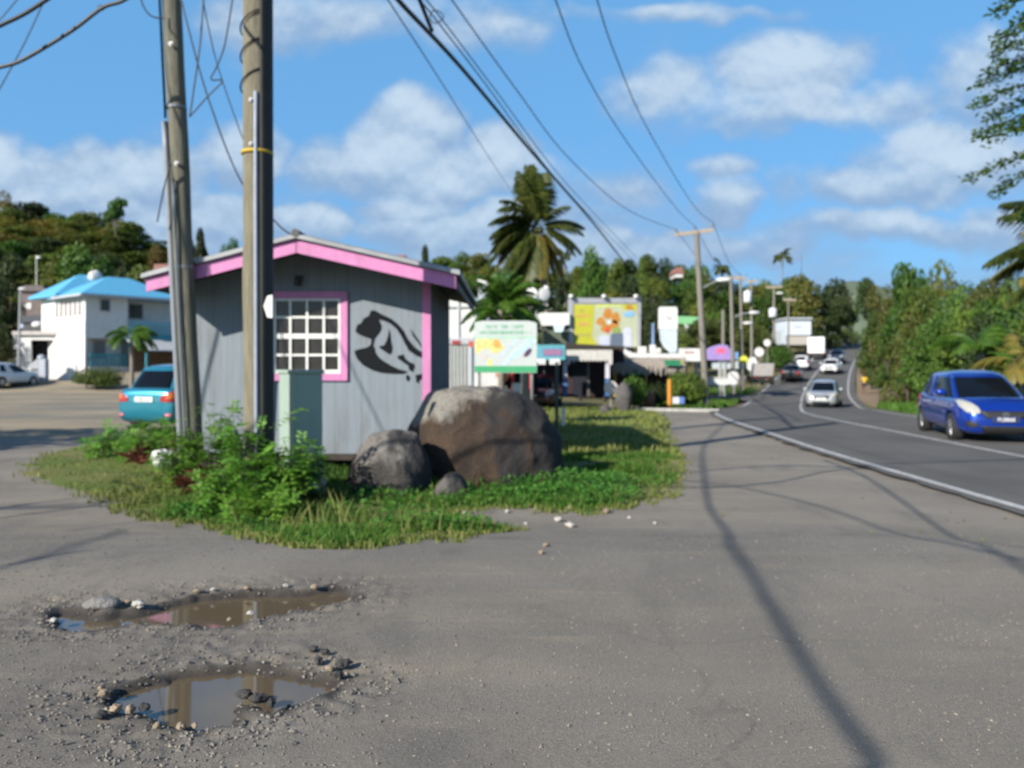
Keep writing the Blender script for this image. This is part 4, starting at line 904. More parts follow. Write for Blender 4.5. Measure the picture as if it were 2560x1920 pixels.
for px0,px1,py0,py1,Y,lab in ((378,432,660,690,78,'small house with a salmon roof peeping over the left slope of the kiosk roof'),(980,1020,637,668,95,'small house with a salmon roof peeping over the far slope of the kiosk roof'),(1684,1712,668,684,150,'pink roofed house high among the hilltop trees')):
    g0 = gpt((px0+px1)/2,Y)
    bt('house', lab, 'house', g0, [('wall', mk(lambda m: m.box(((PX(px0,Y)+PX(px1,Y))/2, Y+2.5, PZ(py1,Y)-.35),(PX(px1,Y)-PX(px0,Y)-.6,4.6,.6))), M_WALLW), ('roof', mk(lambda m: m.iprism([(px0,py1),(px0+8,py0),(px1-8,py0),(px1,py1)],Y,5)), M_REDR)])
# ---- centre: white gabled building, fence, shop, sign board
bt('gabled_building', 'white gabled building behind the far end of the kiosk', 'building', gpt(1140,35), [
 ('wall', mk(lambda m: m.iprism([(1020,990),(1020,716),(1112,716),(1196,750),(1184,850),(1184,990)],35,5)), M_WALLW), ('roof', mk(lambda m: m.prism([P(1010,708,34.6),P(1112,712,34.6),P(1206,752,34.6),P(1206,757,34.6),P(1112,718,34.6),P(1010,714,34.6)],(0,6,0))), M('pale_teal_sheet', (.30,.42,.42), .6, .1)),
 ('band', ib(1020,766,1192,771,34.94,.05), M_GREYM), ('post', ib(1144,720,1148,850,34.93,.06), M('pale_grey_post', (.5,.52,.52), .6))])
bt('white_eave_house', 'white eaved outbuilding with a red tipped gutter under the palm', 'building', gpt(1215,46), [
 ('wall', ib(1196,722,1222,800,46,3), M('grey_blue_wall', (.42,.46,.52), .8)), ('roof', mk(lambda m: m.iprism([(1188,712),(1195,698),(1226,706),(1238,722),(1228,724)],45.7,3.4)), M_WALLW), ('gutter_end', ib(1232,716,1241,725,45.66,.3), M_REDR)])
bt('sheet_fence', 'tall grey corrugated sheet fence between the kiosk and the sign board', 'fence', gpt(1145,30), [
 ('panel', mk(lambda m: [m.ibox(1100+i*9,862,1107+i*9,1000,30+.03*(i%2),.05) for i in range(9)]+[m.ibox(1098,860,1182,864,30.09,.06)]), M('grey_sheet_metal', (.20,.215,.21), .6, .2, 3, metal=.2)), ('cap_rail', ib(1098,845,1182,859,30,.1), M('pale_rail', (.42,.43,.48), .7)), ('red_tarp', ib(1130,851,1150,861,29.95,.05), M('faded_red', (.30,.05,.05), .8))])
bt('pipe_post', 'pale grey pipe post beside the sign board, with a red tag near its top', 'post', gpt(1178,23), [('post', mk(lambda m: m.cyl(gpt(1178,23)-Vector((0,0,.1)), P(1178,868,23), .065, .065, 12)), M('pale_blue_pipe2', (.36,.40,.46), .5), True), ('tag', ib(1172,853,1183,868,22.95,.05), M('red_tag', (.50,.08,.04), .6))])
SY = 21.0
sb_ = thing('sign_board', 'green and white shop sign board on two posts, with orange and blue pictures', 'sign', gpt(1264,SY))
mb = MB(); mb.iprism([(1186,932),(1186,806),(1206,802),(1322,802),(1342,807),(1342,932)],SY,.05); mb.build('panel', M('sign_white', (.52,.56,.55), .5, .03), sb_)
def sgn(nm, pp, m, d=.004): mk(lambda q: q.iprism(pp,SY-d,.0035)).build(nm, m, sb_)
M_SGG = M('sign_green', (.06,.36,.16), .5, .08, 8)
sgn('green_band', [(1187,931),(1187,915),(1341,915),(1341,931)], M_SGG); sgn('green_rule', [(1187,846),(1187,841),(1341,841),(1341,846)], M('sign_pale_green', (.38,.62,.46), .5))
sgn('orange_print', [(1189,848),(1246,848),(1260,868),(1258,874),(1238,884),(1230,880),(1218,870),(1208,872),(1196,884),(1188,880)], M('sign_orange', (.78,.52,.12), .5, .25, 12, col2=(.82,.66,.30)))
sgn('orange_print', [(1236,849),(1246,848),(1254,866),(1240,872),(1232,862)], M('sign_deep_orange', (.75,.38,.10), .5), .008)
sgn('grey_print', [(1200,885),(1212,880),(1220,886),(1218,897),(1206,899),(1199,893)], M('sign_grey', (.56,.54,.50), .5, .1, 10)); sgn('yellow_print', [(1220,897),(1228,897),(1230,914),(1219,914)], M('sign_yellow', (.70,.68,.18), .5))
for q in ([(1250,914),(1262,914),(1334,848),(1316,848)],[(1276,900),(1290,896),(1341,856),(1341,849),(1336,849)],[(1246,896),(1252,894),(1300,848),(1292,848)]): sgn('blue_print', q, M('sign_blue', (.36,.56,.76), .5, .2, 14, col2=(.56,.70,.80)))
sgn('bird_print', [(1308,890),(1316,876),(1326,870),(1330,874),(1324,886),(1314,893)], M('sign_dark_print', (.09,.05,.10), .5, .4, 15), .009)
rg = random.Random(3)
for row, (x0,x1,y0,y1) in enumerate(((1214,1314,812,821),(1199,1329,827,836))):
    mb = MB(); x = x0
    while x < x1:
        w_ = rg.uniform(3.2,5.4)
        if rg.random() < .88:
            mb.ibox(x,y0,x+1.1,y1,SY-.007,.004)
            if rg.random() < .7: mb.ibox(x+1.12,y0,x+w_,y0+1.6,SY-.007,.004)
            if rg.random() < .5: mb.ibox(x+1.12,(y0+y1)/2-.8,x+w_,(y0+y1)/2+.8,SY-.007,.004)
            if rg.random() < .6: mb.ibox(x+w_-1.1,y0+1.62,x+w_,y1,SY-.006,.003)
        x += w_+1.3
    mb.build('lettering', M('sign_letter_green', (.16,.50,.28), .5), sb_)
for px in (1198,1330): mk(lambda m: m.cyl(gpt(px,SY+.1)-Vector((0,0,.1)), P(px,812,SY+.1), .04, .04, 10)).build('post', M_GREYM, sb_, True)
SHY = 33.0
bt('plank_stall', 'white plank stall with red posts beneath the sign board', 'stall', gpt(1255,SHY), [
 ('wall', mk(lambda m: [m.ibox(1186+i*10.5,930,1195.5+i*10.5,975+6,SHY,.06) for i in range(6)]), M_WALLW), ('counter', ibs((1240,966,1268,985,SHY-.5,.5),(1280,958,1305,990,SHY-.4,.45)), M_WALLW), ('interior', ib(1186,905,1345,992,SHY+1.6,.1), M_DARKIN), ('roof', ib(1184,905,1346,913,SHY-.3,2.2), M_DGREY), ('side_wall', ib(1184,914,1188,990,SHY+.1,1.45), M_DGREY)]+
 [('post', ib(a,914,b,985,SHY-.1,.15), M('red_post_paint', (.42,.03,.03), .6)) for a,b in ((1278,1286),(1323,1333))]+[('post', ib(1300,914,1306,985,SHY-.1,.12), M_GREYM)])
bt('umbrella', 'furled pink and orange parasol at the plank stall', 'umbrella', P(1258,985,SHY-.8), [('canopy', mk(lambda m: m.lathe([(.03,.0),(.30,.35),(.22,.75),(.03,1.0)], P(1258,966,SHY-.8)+Vector((0,0,.1)), 10)), M('pink_cloth', (.75,.12,.20), .7, .3, 3, col2=(.8,.25,.10)), True), ('pole', mk(lambda m: m.cyl(P(1262,990,SHY-.8), P(1258,930,SHY-.8), .025, .025, 8)), M('red_stall_pole', (.45,.03,.03), .5), True)])
V0 = 36.6
bt('veranda_shop', 'open fronted shop with a dark roof, white scalloped valance and blue footed posts', 'shop', gpt(1460,V0), [
 ('roof', mk(lambda m: m.iprism([(1345,872),(1352,862),(1420,858),(1565,866),(1560,873)],V0-.4,4.4)), M('dark_brown_roof', (.035,.028,.022), .8)),
 ('valance', mk(lambda m: [m.iprism([(1416+i*9.6,874),(1425.4+i*9.6,874),(1425.4+i*9.6,905+(5 if i in (0,1,10,11) else 0)),(1420.6+i*9.6,899+(14 if i in (0,11) else 0)),(1416+i*9.6,904)],V0-.35,.02) for i in range(12)]), M('dirty_white_cloth', (.52,.50,.47), .85, .15, 6)),
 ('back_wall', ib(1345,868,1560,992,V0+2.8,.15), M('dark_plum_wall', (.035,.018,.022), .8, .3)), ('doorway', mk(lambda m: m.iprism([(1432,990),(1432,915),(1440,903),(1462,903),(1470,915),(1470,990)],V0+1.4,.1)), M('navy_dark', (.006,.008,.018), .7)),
 ('counter', ib(1345,946,1395,990,V0+1.2,.5), M_DGREY), ('side_post', ib(1468,905,1474,992,V0+.2,.12), M('brown_post', (.10,.09,.08), .8))]+
 [q for a in (1408,1514) for q in (('post', ib(a,903,a+10,946,V0-.2,.18), M('lilac_white_post', (.55,.53,.60), .6)), ('post_foot', ib(a-.6,947,a+10.6,990,V0-.21,.2), M('blue_post_foot', (.05,.14,.32), .6)))])
bt('shop_sign', 'teal shop sign with a purple name panel, above two white lamps', 'sign', gpt(1376,35.5), [('board', ib(1341,862,1413,900,35.5,.1), M('teal_sign_paint', (.10,.34,.40), .5, .2, 5)), ('name_panel', ib(1357,872,1406,890,35.47,.025), M('purple_panel', (.20,.17,.34), .5, .15, 10)), ('lettering', mk(lambda m: [m.ibox(1362+i*4.4,876,1364.8+i*4.4,885,35.455,.01) for i in range(9)]), M('rose_letter', (.42,.18,.26), .5)), ('post', ibs((1391,901,1396,990,35.6,.12),(1358,901,1362,990,35.6,.12)), M('dark_post', (.04,.045,.05), .7))])
for a in (1338,1374): bt('canopy_box', ('white lamp box hanging under the plank stall end of the teal shop sign' if a == 1338 else 'white lamp box hanging under the teal sign, at the end nearer the scalloped valance'), 'lamp', P(a+13,904,35.2), [('box', ib(a,897,a+26,911,35.2,.25), M_WALLW), ('bracket', ib(a+10,893,a+14,896.5,35.3,.06), M_GREYM)])
bt('white_roof_house', 'low house with a plain white roof and pale blue awning, left of the yellow billboard', 'house', gpt(1385,50), [('roof', mk(lambda m: m.iprism([(1345,785),(1352,782),(1424,782),(1424,812),(1356,814)],49.6,5)), M_WALLW), ('wall', ib(1360,816,1424,900,50,4), M('dull_green_wall', (.10,.12,.09), .8, .2)), ('awning', mk(lambda m: m.iprism([(1384,812),(1412,812),(1406,830),(1388,830)],49,.5)), M('ice_blue_awning', (.55,.75,.80), .5))])
bt('loudspeaker_mast', 'mast carrying white horn loudspeakers in front of the palm', 'mast', gpt(1342,44), [('post', mk(lambda m: m.cyl(gpt(1341,44), P(1341,726,44), .07, .05, 10)), M('pale_green_pole', (.38,.45,.40), .6), True)]+
 [('loudspeaker', mk(lambda m: m.lathe([(.08,-.3),(.14,0),(.36,.30),(.34,.31)], P(px,py,44), 16, Matrix.Rotation(R(90),3,'X')@Matrix.Rotation(R(an),3,'Y'))), M_WALLW, True) for px,py,an in ((1332,736,-20),(1355,736,22))]+[('dish_arm', mk(lambda m: m.tube([P(1360,738,44),P(1368,716,44)],[.10,.17],10)), M_WALLW, True), ('drip_banner', mk(lambda m: m.iprism([(1352,748),(1370,742),(1368,772)],44.2,.05)), M('limp_white_cloth', (.6,.56,.5), .8))])
bt('balcony_house', 'pale house with a white balustrade half hidden behind the small palm', 'house', gpt(1302,58), [('balustrade', mk(lambda m: [m.ibox(1275,742,1334,746,57.8,.15),m.ibox(1275,757,1334,760,57.8,.15)]+[m.ibox(1277+i*6,746.2,1280+i*6,756.8,57.84,.08) for i in range(10)]), M_WALLW), ('wall', ib(1275,762,1334,900,58,4), M('cream_shade_wall', (.38,.36,.33), .8)), ('dish', mk(lambda m: m.blob(P(1310,785,57.4),(.55,.25,.40),2,.15)), M_WALLW, True)])
# ---- billboard
BY = 50.0
bb = thing('billboard', 'large yellow billboard with an orange flower picture in a grey steel frame', 'billboard', gpt(1512,BY))
ib(1434,760,1594,868,BY,.12).build('panel', M('billboard_pale', (.40,.43,.30), .5, .1, 2), bb)
mb = MB(); mb.iprism([(1423,866),(1420,748),(1430,742),(1433,742),(1433,872)],BY-.06,.3); mb.iprism([(1595,742),(1603,744),(1601,866),(1595,870)],BY-.06,.3); mb.ibox(1433.3,745,1594.7,758,BY-.06,.3); mb.build('frame', M('pale_steel', (.38,.38,.42), .5, .05, metal=.3), bb)
def bbp(nm, pp, m, d=.01): mk(lambda q: q.iprism(pp,BY-d,.008)).build(nm, m, bb)
M_YEL = M('billboard_yellow', (.42,.42,.03), .5, .08, 3); M_OR = M('billboard_orange', (.45,.19,.03), .5, .2, 3)
bbp('yellow_field', [(1435,866),(1435,762),(1486,762),(1484,800),(1480,840),(1490,860),(1490,866)], M_YEL); bbp('yellow_field', [(1556,774),(1556,761),(1593,761),(1593,775)], M_YEL); bbp('yellow_field', [(1490,770),(1490,761),(1555,761),(1555,766),(1520,767)], M('billboard_lime', (.50,.56,.16), .5))
for c, r in (((1520,784),(12,14)),((1540,795),(10,15)),((1502,803),(11,10)),((1514,820),(12,10)),((1535,812),(12,12))):
    bbp('flower_print', [(c[0]+r[0]*math.cos(a)*(1+.15*math.sin(3*a)), c[1]+r[1]*math.sin(a)) for a in lin(0,6.283,19)[:-1]], M_OR, .013+.003*(c[0]%5))
bbp('flower_print', [(1511,824),(1520,816),(1526,828),(1518,834)], M('billboard_red', (.55,.07,.03), .5), .030); bbp('flower_print', [(1518,804),(1526,798),(1530,806),(1522,812)], M('billboard_white', (.6,.62,.62), .5), .032)
bbp('leaf_print', [(1528,826),(1542,816),(1552,822),(1550,832),(1534,834)], M('billboard_leaf', (.22,.30,.08), .5), .033)
bbp('vase_print', [(1526,866),(1527,834),(1556,832),(1557,866)], M('billboard_slate', (.10,.13,.19), .5), .036); bbp('cup_print', [(1560,866),(1558,826),(1566,818),(1578,822),(1580,866)], M('billboard_lilac', (.48,.50,.66), .5), .028); bbp('cup_print', [(1500,866),(1498,840),(1523,838),(1524,866)], M('billboard_lilac', (.48,.50,.66)), .028)
bbp('blue_print', [(1562,792),(1558,784),(1570,778),(1586,780),(1584,792)], M('billboard_blue', (.20,.40,.62), .5), .028); bbp('orange_badge', [(1564,772),(1566,764),(1578,762),(1584,770),(1576,774)], M_OR, .024)
for row,(x0,x1,y0,y1) in enumerate(((1449,1462,772,779),(1440,1478,786,793),(1446,1476,805,815),(1440,1477,834,841))):
    mb = MB(); x = x0
    while x < x1-3: w_ = rg.uniform(3,5); mb.ibox(x,y0,x+w_-1.2,y1,BY-.022,.008); x += w_
    mb.build('lettering', M('billboard_letter', (.40,.33,.10), .5) if row in (0,3) else M('billboard_rust_letter', (.55,.30,.10), .5), bb)
for px in (1428,1510,1590): mk(lambda m: m.blob(P(px,741,BY-.3),(.16,.22,.14),2,0)).build('floodlight', M_WALLW, bb, True)
for px in (1450,1512,1575): mk(lambda m: m.cyl(gpt(px,BY+.4)-Vector((0,0,.2)), P(px,760,BY+.4), .11, .11, 10)).build('post', M('dark_slate_post', (.08,.09,.10), .7), bb, True)
# ---- totem, canopy, thatch hut
TY = 50.5
tt_ = thing('totem_sign', 'tall white rounded totem sign with a green and red emblem above a tapering grey foot', 'sign', gpt(1672,TY))
mk(lambda m: m.iprism([(1648,823),(1648,772),(1651,767),(1691,767),(1694,772),(1694,823)],TY,.35)).build('panel', M_WALLW, tt_)
mk(lambda m: m.iprism([(1650,824),(1693,824),(1692,882),(1676,882),(1660,868),(1652,850)],TY+.03,.3)).build('foot', M('pale_blue_panel', (.50,.57,.64), .5, .04), tt_)
for col, dx, dy in (((.30,.45,.38),0,0),((.52,.36,.36),3,5)):
    mk(lambda m: m.iprism([(1671+dx+8*math.cos(a),789+dy+6*math.sin(a)) for a in lin(0.3,3.6,9)]+[(1671+dx+5*math.cos(a),789+dy+3.2*math.sin(a)) for a in lin(3.6,.3,9)],TY-.012-.01*(dx>0),.01)).build('emblem', M('emblem_%d'%dx, col, .5), tt_)
mk(lambda m: m.cyl(gpt(1684,TY+.2)-Vector((0,0,.2)), P(1684,880,TY+.2), .3, .3, 12)).build('base', M_GREYM, tt_, True)
bt('canopy_roof', 'long white forecourt canopy below the totem sign, sweeping up at its end', 'canopy', gpt(1650,48), [
 ('fascia', mk(lambda m: m.iprism([(1550,868),(1556,866),(1568,876),(1582,882),(1650,884),(1752,884),(1752,897),(1600,899),(1572,893),(1558,882)],48,5)), M_WALLW), ('sign_end', mk(lambda m: m.ibox(1698,871,1753,903,47.8,.15)), M_WALLW), ('red_text', mk(lambda m: [m.ibox(1712+i*4,878,1714.5+i*4,884,47.785,.01) for i in range(6)]), M('dull_red_letter', (.40,.16,.15), .5)),
 ('vent', ibs((1600,866,1616,882,49,1),(1642,870,1652,882,49,1)), M('vent_white', (.60,.58,.55), .7)), ('column', ibs((1580,899,1586,990,50,.4),(1740,898,1745,975,50,.4)), M('pale_column', (.5,.52,.53), .7))])
bt('blue_pylon', 'thin blue and white pylon sticking up above the white canopy', 'post', gpt(1632,51), [('post', mk(lambda m: m.cyl(gpt(1632,51), P(1631,808,51), .14, .12, 10)), M('blue_white_post', (.30,.42,.62), .5), True), ('base_box', ib(1626,862,1639,884,50.2,.5), M_WALLW)])
bt('green_roof_house', 'house with a light green roof behind the totem sign', 'house', gpt(1725,85), [('roof', mk(lambda m: m.iprism([(1692,810),(1700,790),(1744,792),(1752,810)],85,6)), M('light_green_roof', (.20,.46,.22), .6, .08)), ('wall', ib(1696,812,1748,850,85.4,5), M('dark_green_wall', (.09,.11,.07), .8)), ('banner', mk(lambda m: m.iprism([(1710,811),(1722,811),(1719,826),(1713,826)],84.9,.05)), M_WALLW)])
TH = 39.0
th = thing('thatch_hut', 'thatched bar hut with green and yellow boards and a shaggy grey thatch', 'hut', gpt(1620,TH))
mb = MB(); rg = random.Random(5)
for i in range(900):
    x = rg.uniform(1531,1712); k = rg.random(); y0 = 893+k*22; Yk = TH+1.4-k*1.8
    a = P(x,y0,Yk); l = rg.uniform(.22,.5); d = Vector((rg.uniform(-.08,.08),-.10*l/.4,-l)); sd_ = Vector((rg.uniform(.02,.05),0,rg.uniform(-.01,.01)))
    mb.add([a-sd_,a+sd_,a+d+sd_*.4,a+d-sd_*.4],[(0,1,2,3)])
mb.prism([P(1536,894,TH+1.5),P(1706,894,TH+1.5),P(1708,914,TH+.1),P(1534,914,TH+.1)],(0,.08,-.06)); mb.build('thatch', M('grey_thatch', (.30,.265,.23), .95, .3, 4), th)
ibs((1534,914,1540,992,TH+.2,.14),(1614,914,1618,992,TH+.2,.14),(1703,900,1707,990,TH+.2,.14)).build('post', M('yellow_post', (.42,.32,.04), .7), th)
ib(1566,916,1607,938,TH+.1,.04).build('green_board', M('green_board_paint', (.02,.20,.09), .6, .2), th); ib(1662,900,1702,914,TH-.6,.04).build('green_board', MATS['green_board_paint'], th)
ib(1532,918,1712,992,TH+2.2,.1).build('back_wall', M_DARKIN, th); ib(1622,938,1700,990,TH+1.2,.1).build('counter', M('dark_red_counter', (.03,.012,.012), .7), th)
# ---- small things on the shop frontage
def rocky(name, label, cat, px, py0, py1, wpx, Y, m, seed, squash=.8):
    a, b = P(px,py1,Y), P(px,py0,Y); r = wpx/2/F*Y; g = gz(a.x,Y); h = (b.z-g)/2
    return bt(name, label, cat, (a.x,Y,g), [('rock', mk(lambda q: q.blob((a.x,Y,g+h*.95),(r,r*squash,h*1.02),3,.22,1.4,seed)), m, True)])
M_DKROCK = M('dark_grey_rock', (.085,.078,.078), .9, .3, 5, .5, 12)
rocky('rock', 'tall dark grey rock on the verge before the thatched hut', 'rock', 1560, 955, 1032, 42, 30, M_DKROCK, 11)
rocky('rock', 'small dark grey stone near the tall rock on the verge', 'rock', 1514, 1012, 1040, 26, 27.5, M_DKROCK, 13)
rocky('rock', 'tan brown rock in the shade of the thatched hut', 'rock', 1622, 976, 1003, 30, 36, M('tan_rock', (.26,.14,.08), .9, .2, 4), 14)
bt('round_sign', 'round pinkish white sign on a short post by the veranda shop', 'sign', gpt(1526,31), [('disc', mk(lambda m: m.lathe([(.02,-.02),(.26,-.02),(.26,.02),(.02,.02)], P(1527,969,31), 20, Matrix.Rotation(R(90),3,'X'))), M('pinkish_white', (.66,.56,.52), .6)), ('post', mk(lambda m: m.cyl(gpt(1527,31.05), P(1527,980,31.05), .03, .03, 8)), M_GREYM, True)])
bt('marker_post', 'orange and yellow painted marker post between the two hedges', 'post', gpt(1673,34), [('post', mk(lambda m: m.cyl(gpt(1674,34), P(1674,948,34), .10, .09, 10)), M('orange_yellow_paint', (.62,.36,.03), .6, .25, 1.2, col2=(.55,.12,.02)), True)])
bt('cool_box', 'blue and white cool box on the grass by the kerb', 'cool box', gpt(1695,34), [('body', ib(1681,993,1698,1009,34,.4), M_WALLW), ('lid_end', ib(1698.3,993,1711,1009,34,.4), M('cool_box_blue', (.12,.20,.52), .5))])
bt('white_post', 'short white post standing in the grass by the big boulder', 'post', gpt(1408,20.5), [('post', mk(lambda m: m.cyl(gpt(1408,20.5)-Vector((0,0,.05)), P(1408,1018,20.5), .045, .045, 10)), M_WALLW, True)])
bt('pipe_post', 'thin dark grey pipe post rising behind the domed boulder', 'post', gpt(1392,18.5), [('post', mk(lambda m: m.cyl(gpt(1392,18.5)-Vector((0,0,.05)), P(1392,905,18.5), .04, .04, 10)), M('dark_pipe', (.06,.065,.06), .6), True)])
bt('feather_sign', 'purple rounded banner sign with a pink emblem on two posts', 'sign', gpt(1800,57), [('panel', mk(lambda m: m.iprism([(1768,900),(1764,884),(1758,876),(1768,872),(1780,866),(1800,861),(1818,863),(1830,878),(1834,893),(1830,900)],57,.08)), M('lilac_banner', (.34,.25,.55), .5, .1, 3)), ('emblem', mk(lambda m: m.iprism([(1788,880),(1794,870),(1810,869),(1816,880),(1806,886),(1798,879),(1796,886)],56.985,.01)), M('banner_pink', (.75,.14,.26), .5)), ('blue_strip', ib(1834,880,1846,898,57.1,.06), M('banner_blue', (.18,.34,.62), .5)), ('post', ibs((1797,900,1802,1000,57.2,.14),(1810,900,1815,1000,57.2,.14)), M('pale_post', (.40,.42,.42), .7)), ('under_panel', ib(1780,903,1846,922,57.3,.05), M('pale_panel', (.45,.52,.55), .6))])
bt('white_board', 'white rounded board standing on the grass below the lamp posts', 'sign', gpt(1833,50), [('board', mk(lambda m: m.iprism([(1822,960),(1820,936),(1824,929),(1842,929),(1847,937),(1845,957),(1838,962)],50,.12)), M_WALLW), ('foot', ib(1828,961,1840,968,50.05,.1), M_GREYM)])
bt('low_wall', 'low white wall running beside the lilac banner sign', 'wall', gpt(1800,54), [('wall', ib(1766,947,1822,962,54,.2), M_WALLW), ('cap', ib(1765,944,1823,946.7,53.95,.3), M('cap_white', (.62,.62,.60), .7))])
# ---- utility poles along the road
def upole(label, px, pytop, Y, arm=None, lamp=None, trans=None, r=.14, lean=0, m=None):
    foot = gpt(px+lean, Y)-Vector((0,0,.3)); head = P(px,pytop,Y); parts = [('shaft', mk(lambda q: q.tube([foot+(head-foot)*k for k in lin(0,1,9)], [r*1.15-r*.35*k for k in lin(0,1,9)], 12)), m or M_WOODP, True)]
    if arm: 
        x0, x1, y0, y1 = arm
        parts.append(('cross_arm', mk(lambda q: q.prism([P(x0,y0,Y-.12),P(x1,y1,Y-.12),P(x1,y1+ (9 if Y<50 else 5),Y-.12),P(x0,y0+(9 if Y<50 else 5),Y-.12)],(0,.1,0))), M('pale_cross_arm', (.36,.30,.24), .85)))
        for k in (.03,.5,.97):
            c = P(x0+(x1-x0)*k, y0+(y1-y0)*k, Y-.07); parts.append(('insulator', mk(lambda q: q.lathe([(.03,0),(.03,.07),(.07,.08),(.05,.14),(.065,.16),(.03,.22)], c, 10)), M('insulator_grey', (.18,.19,.22), .4), True))
    if lamp:
        xa_, ya_, xb_, yb_ = lamp; parts.append(('lamp_arm', mk(lambda q: q.tube([P(xa_,ya_,Y),P((xa_+xb_)/2,(ya_+yb_)/2-3,Y-.4),P(xb_,yb_,Y-.8)], .045, 8)), M_GREYM, True)); parts.append(('lamp_head', mk(lambda q: q.blob(P(xb_+(8 if xb_>xa_ else -8),yb_,Y-.8),(.42,.2,.13),2,0)), M_WALLW, True))
    if trans:
        xt, y0, y1, wd = trans; c0_, c1_ = P(xt,y1,Y-.35), P(xt,y0,Y-.35); rr = wd/2/F*Y
        parts.append(('transformer', mk(lambda q: q.lathe([(rr*.9,0),(rr,.06),(rr,(c1_-c0_).z-.08),(rr*.85,(c1_-c0_).z),(.06,(c1_-c0_).z+.02),(.05,(c1_-c0_).z+.2)], c0_, 14)), M('transformer_white', (.58,.60,.64), .5), True))
    return bt('utility_pole', label, 'utility pole', gpt(px+lean,Y), parts)
upole('tall grey utility pole with pale crossarm and lamp arm at the road junction', 1741, 580, 41, (1688,1783,582,570), (1758,720,1802,700), r=.16, lean=26)
upole('slim utility pole just past the junction pole, its small crossarm level with the treetops', 1827, 692, 56, (1808,1850,692,690), (1836,792,1878,782), r=.14, lean=8)
upole('plain pole close behind the pole with two lamps, beside the yellow flags', 1851, 692, 62, (1836,1868,695,692), (1852,806,1862,808), r=.12, lean=6)
upole('short bare pole rising behind the lilac banner sign', 1808, 775, 60, r=.14)
upole('pole with one white transformer drum, first beyond the lamp poles', 1878, 698, 72, (1862,1896,702,700), None, (1869,728,756,20), r=.13, lean=2)
upole('pole with a wide crossarm, a lamp and a low white transformer drum', 1935, 716, 88, (1916,1956,716,714), (1937,736,1942,733), (1932,771,793,20), r=.14)
upole('farthest pole, with a weathered crossarm above the white hall', 1971, 746, 100, (1958,1990,746,748), r=.12)
bt('white_hall', 'plain white hall with a pale base beside the hill road', 'building', gpt(1998,112), [('wall', ib(1967,798,2028,838,112,5), M('hall_white', (.55,.60,.66), .7, .03)), ('base_wall', ib(1972,839,2022,862,112.2,4.6), M('hall_base', (.42,.38,.34), .8, .05)), ('annex', mk(lambda m: m.iprism([(1954,862),(1954,826),(1964,806),(1966.5,806),(1966.5,862)],112.1,4)), M('annex_white', (.45,.5,.55), .7)), ('lettering', ib(1985,815,2003,819,111.98,.02), M('faint_letter', (.36,.42,.50), .7)), ('roof', ib(1964,794,2031,797.6,111.6,5.8), M('hall_roof', (.5,.53,.57), .6))])
for px, py, w_, h_, Y, lab in ((1898,880,24,28,66,'large round white road sign below the hedge'),(1918,857,18,22,76,'small round white road sign above the other, in front of the hedge')):
    r = w_/2/F*Y
    bt('road_sign', lab, 'road sign', gpt(px,Y), [('disc', mk(lambda m: m.lathe([(.05,-.02),(r,-.02),(r,.02),(.05,.02)], P(px,py,Y), 20, Matrix.Rotation(R(90),3,'X'))), M_WALLW), ('post', mk(lambda m: m.cyl(gpt(px,Y+.05), P(px,py+h_*.4,Y+.05), .035, .035, 8)), M_GREYM, True)])
bt('yellow_flag', 'yellow topped white feather flag at the roadside by the poles', 'flag', gpt(1860,58), [('flag', mk(lambda m: m.iprism([(1850,908),(1850,895),(1858,888),(1868,892),(1872,906),(1862,908)],58,.04)), M('flag_yellow', (.62,.62,.06), .6)), ('lower_flag', mk(lambda m: m.iprism([(1853,909),(1862,909),(1858,930)],58,.04)), M_WALLW), ('pole', mk(lambda m: m.cyl(gpt(1851,58.05), P(1850,893,58.05), .03, .03, 8)), M_GREYM, True)])
bt('white_flag', 'white flag beside the yellow topped one', 'flag', gpt(1878,60), [('flag', mk(lambda m: m.iprism([(1868,922),(1867,902),(1876,893),(1888,892),(1894,905),(1888,925),(1878,930)],60,.04)), M_WALLW), ('pole', mk(lambda m: m.cyl(gpt(1880,60.05), P(1880,900,60.05), .03, .03, 8)), M_GREYM, True)])
# parked grey trailer at the side of the junction
tr = bt('trailer', 'grey canvas topped trailer parked on the grass beyond the junction', 'trailer', gpt(1918,56), [('box', mk(lambda m: m.iprism([(1903,940),(1908,908),(1936,908),(1932,940)],56,2.6)), M('grey_canvas', (.36,.34,.33), .85, .15)), ('chassis', ib(1899,941,1934,946,56.1,2.4), M('maroon_chassis', (.12,.03,.035), .6))]+[('wheel', mk(lambda m: m.lathe([(.1,-.1),(.33,-.1),(.33,.1),(.1,.1)], P(x,950,56.2)+Vector((0,0,-.02)), 16, Matrix.Rotation(R(90),3,'Y'))), M_TYRE) for x in (1904,1929)])
# crash barrier and low white walls along the hill road
mb = MB(); pts = []
for y in lin(66,104,24):
    dx = (xc(y+.5)-xc(y-.5)); L_ = math.hypot(1,dx); o = -5.0; pts.append(Vector((xc(y)+o/L_, y-o*dx/L_, gz(xc(y)+o/L_,y)+.62)))
for i in range(len(pts)-1):
    for dz in (-.13,.02): a, b = pts[i], pts[i+1]; mb.prism([a+Vector((0,0,dz)),b+Vector((0,0,dz)),b+Vector((0,0,dz+.12)),a+Vector((0,0,dz+.12))],(-.05,.02,0))
bp_ = MB()
for p in pts[::2]: bp_.box(p+Vector((-.09,.05,-.35)),(.10,.10,.85))
bt('crash_barrier', 'pale steel crash barrier along the near edge of the hill road', 'barrier', (pts[0].x,pts[0].y,gz(pts[0].x,pts[0].y)), [('rail', mb, M('barrier_steel', (.45,.45,.44), .5, .1, metal=.3)), ('post', bp_, M_GREYM)])
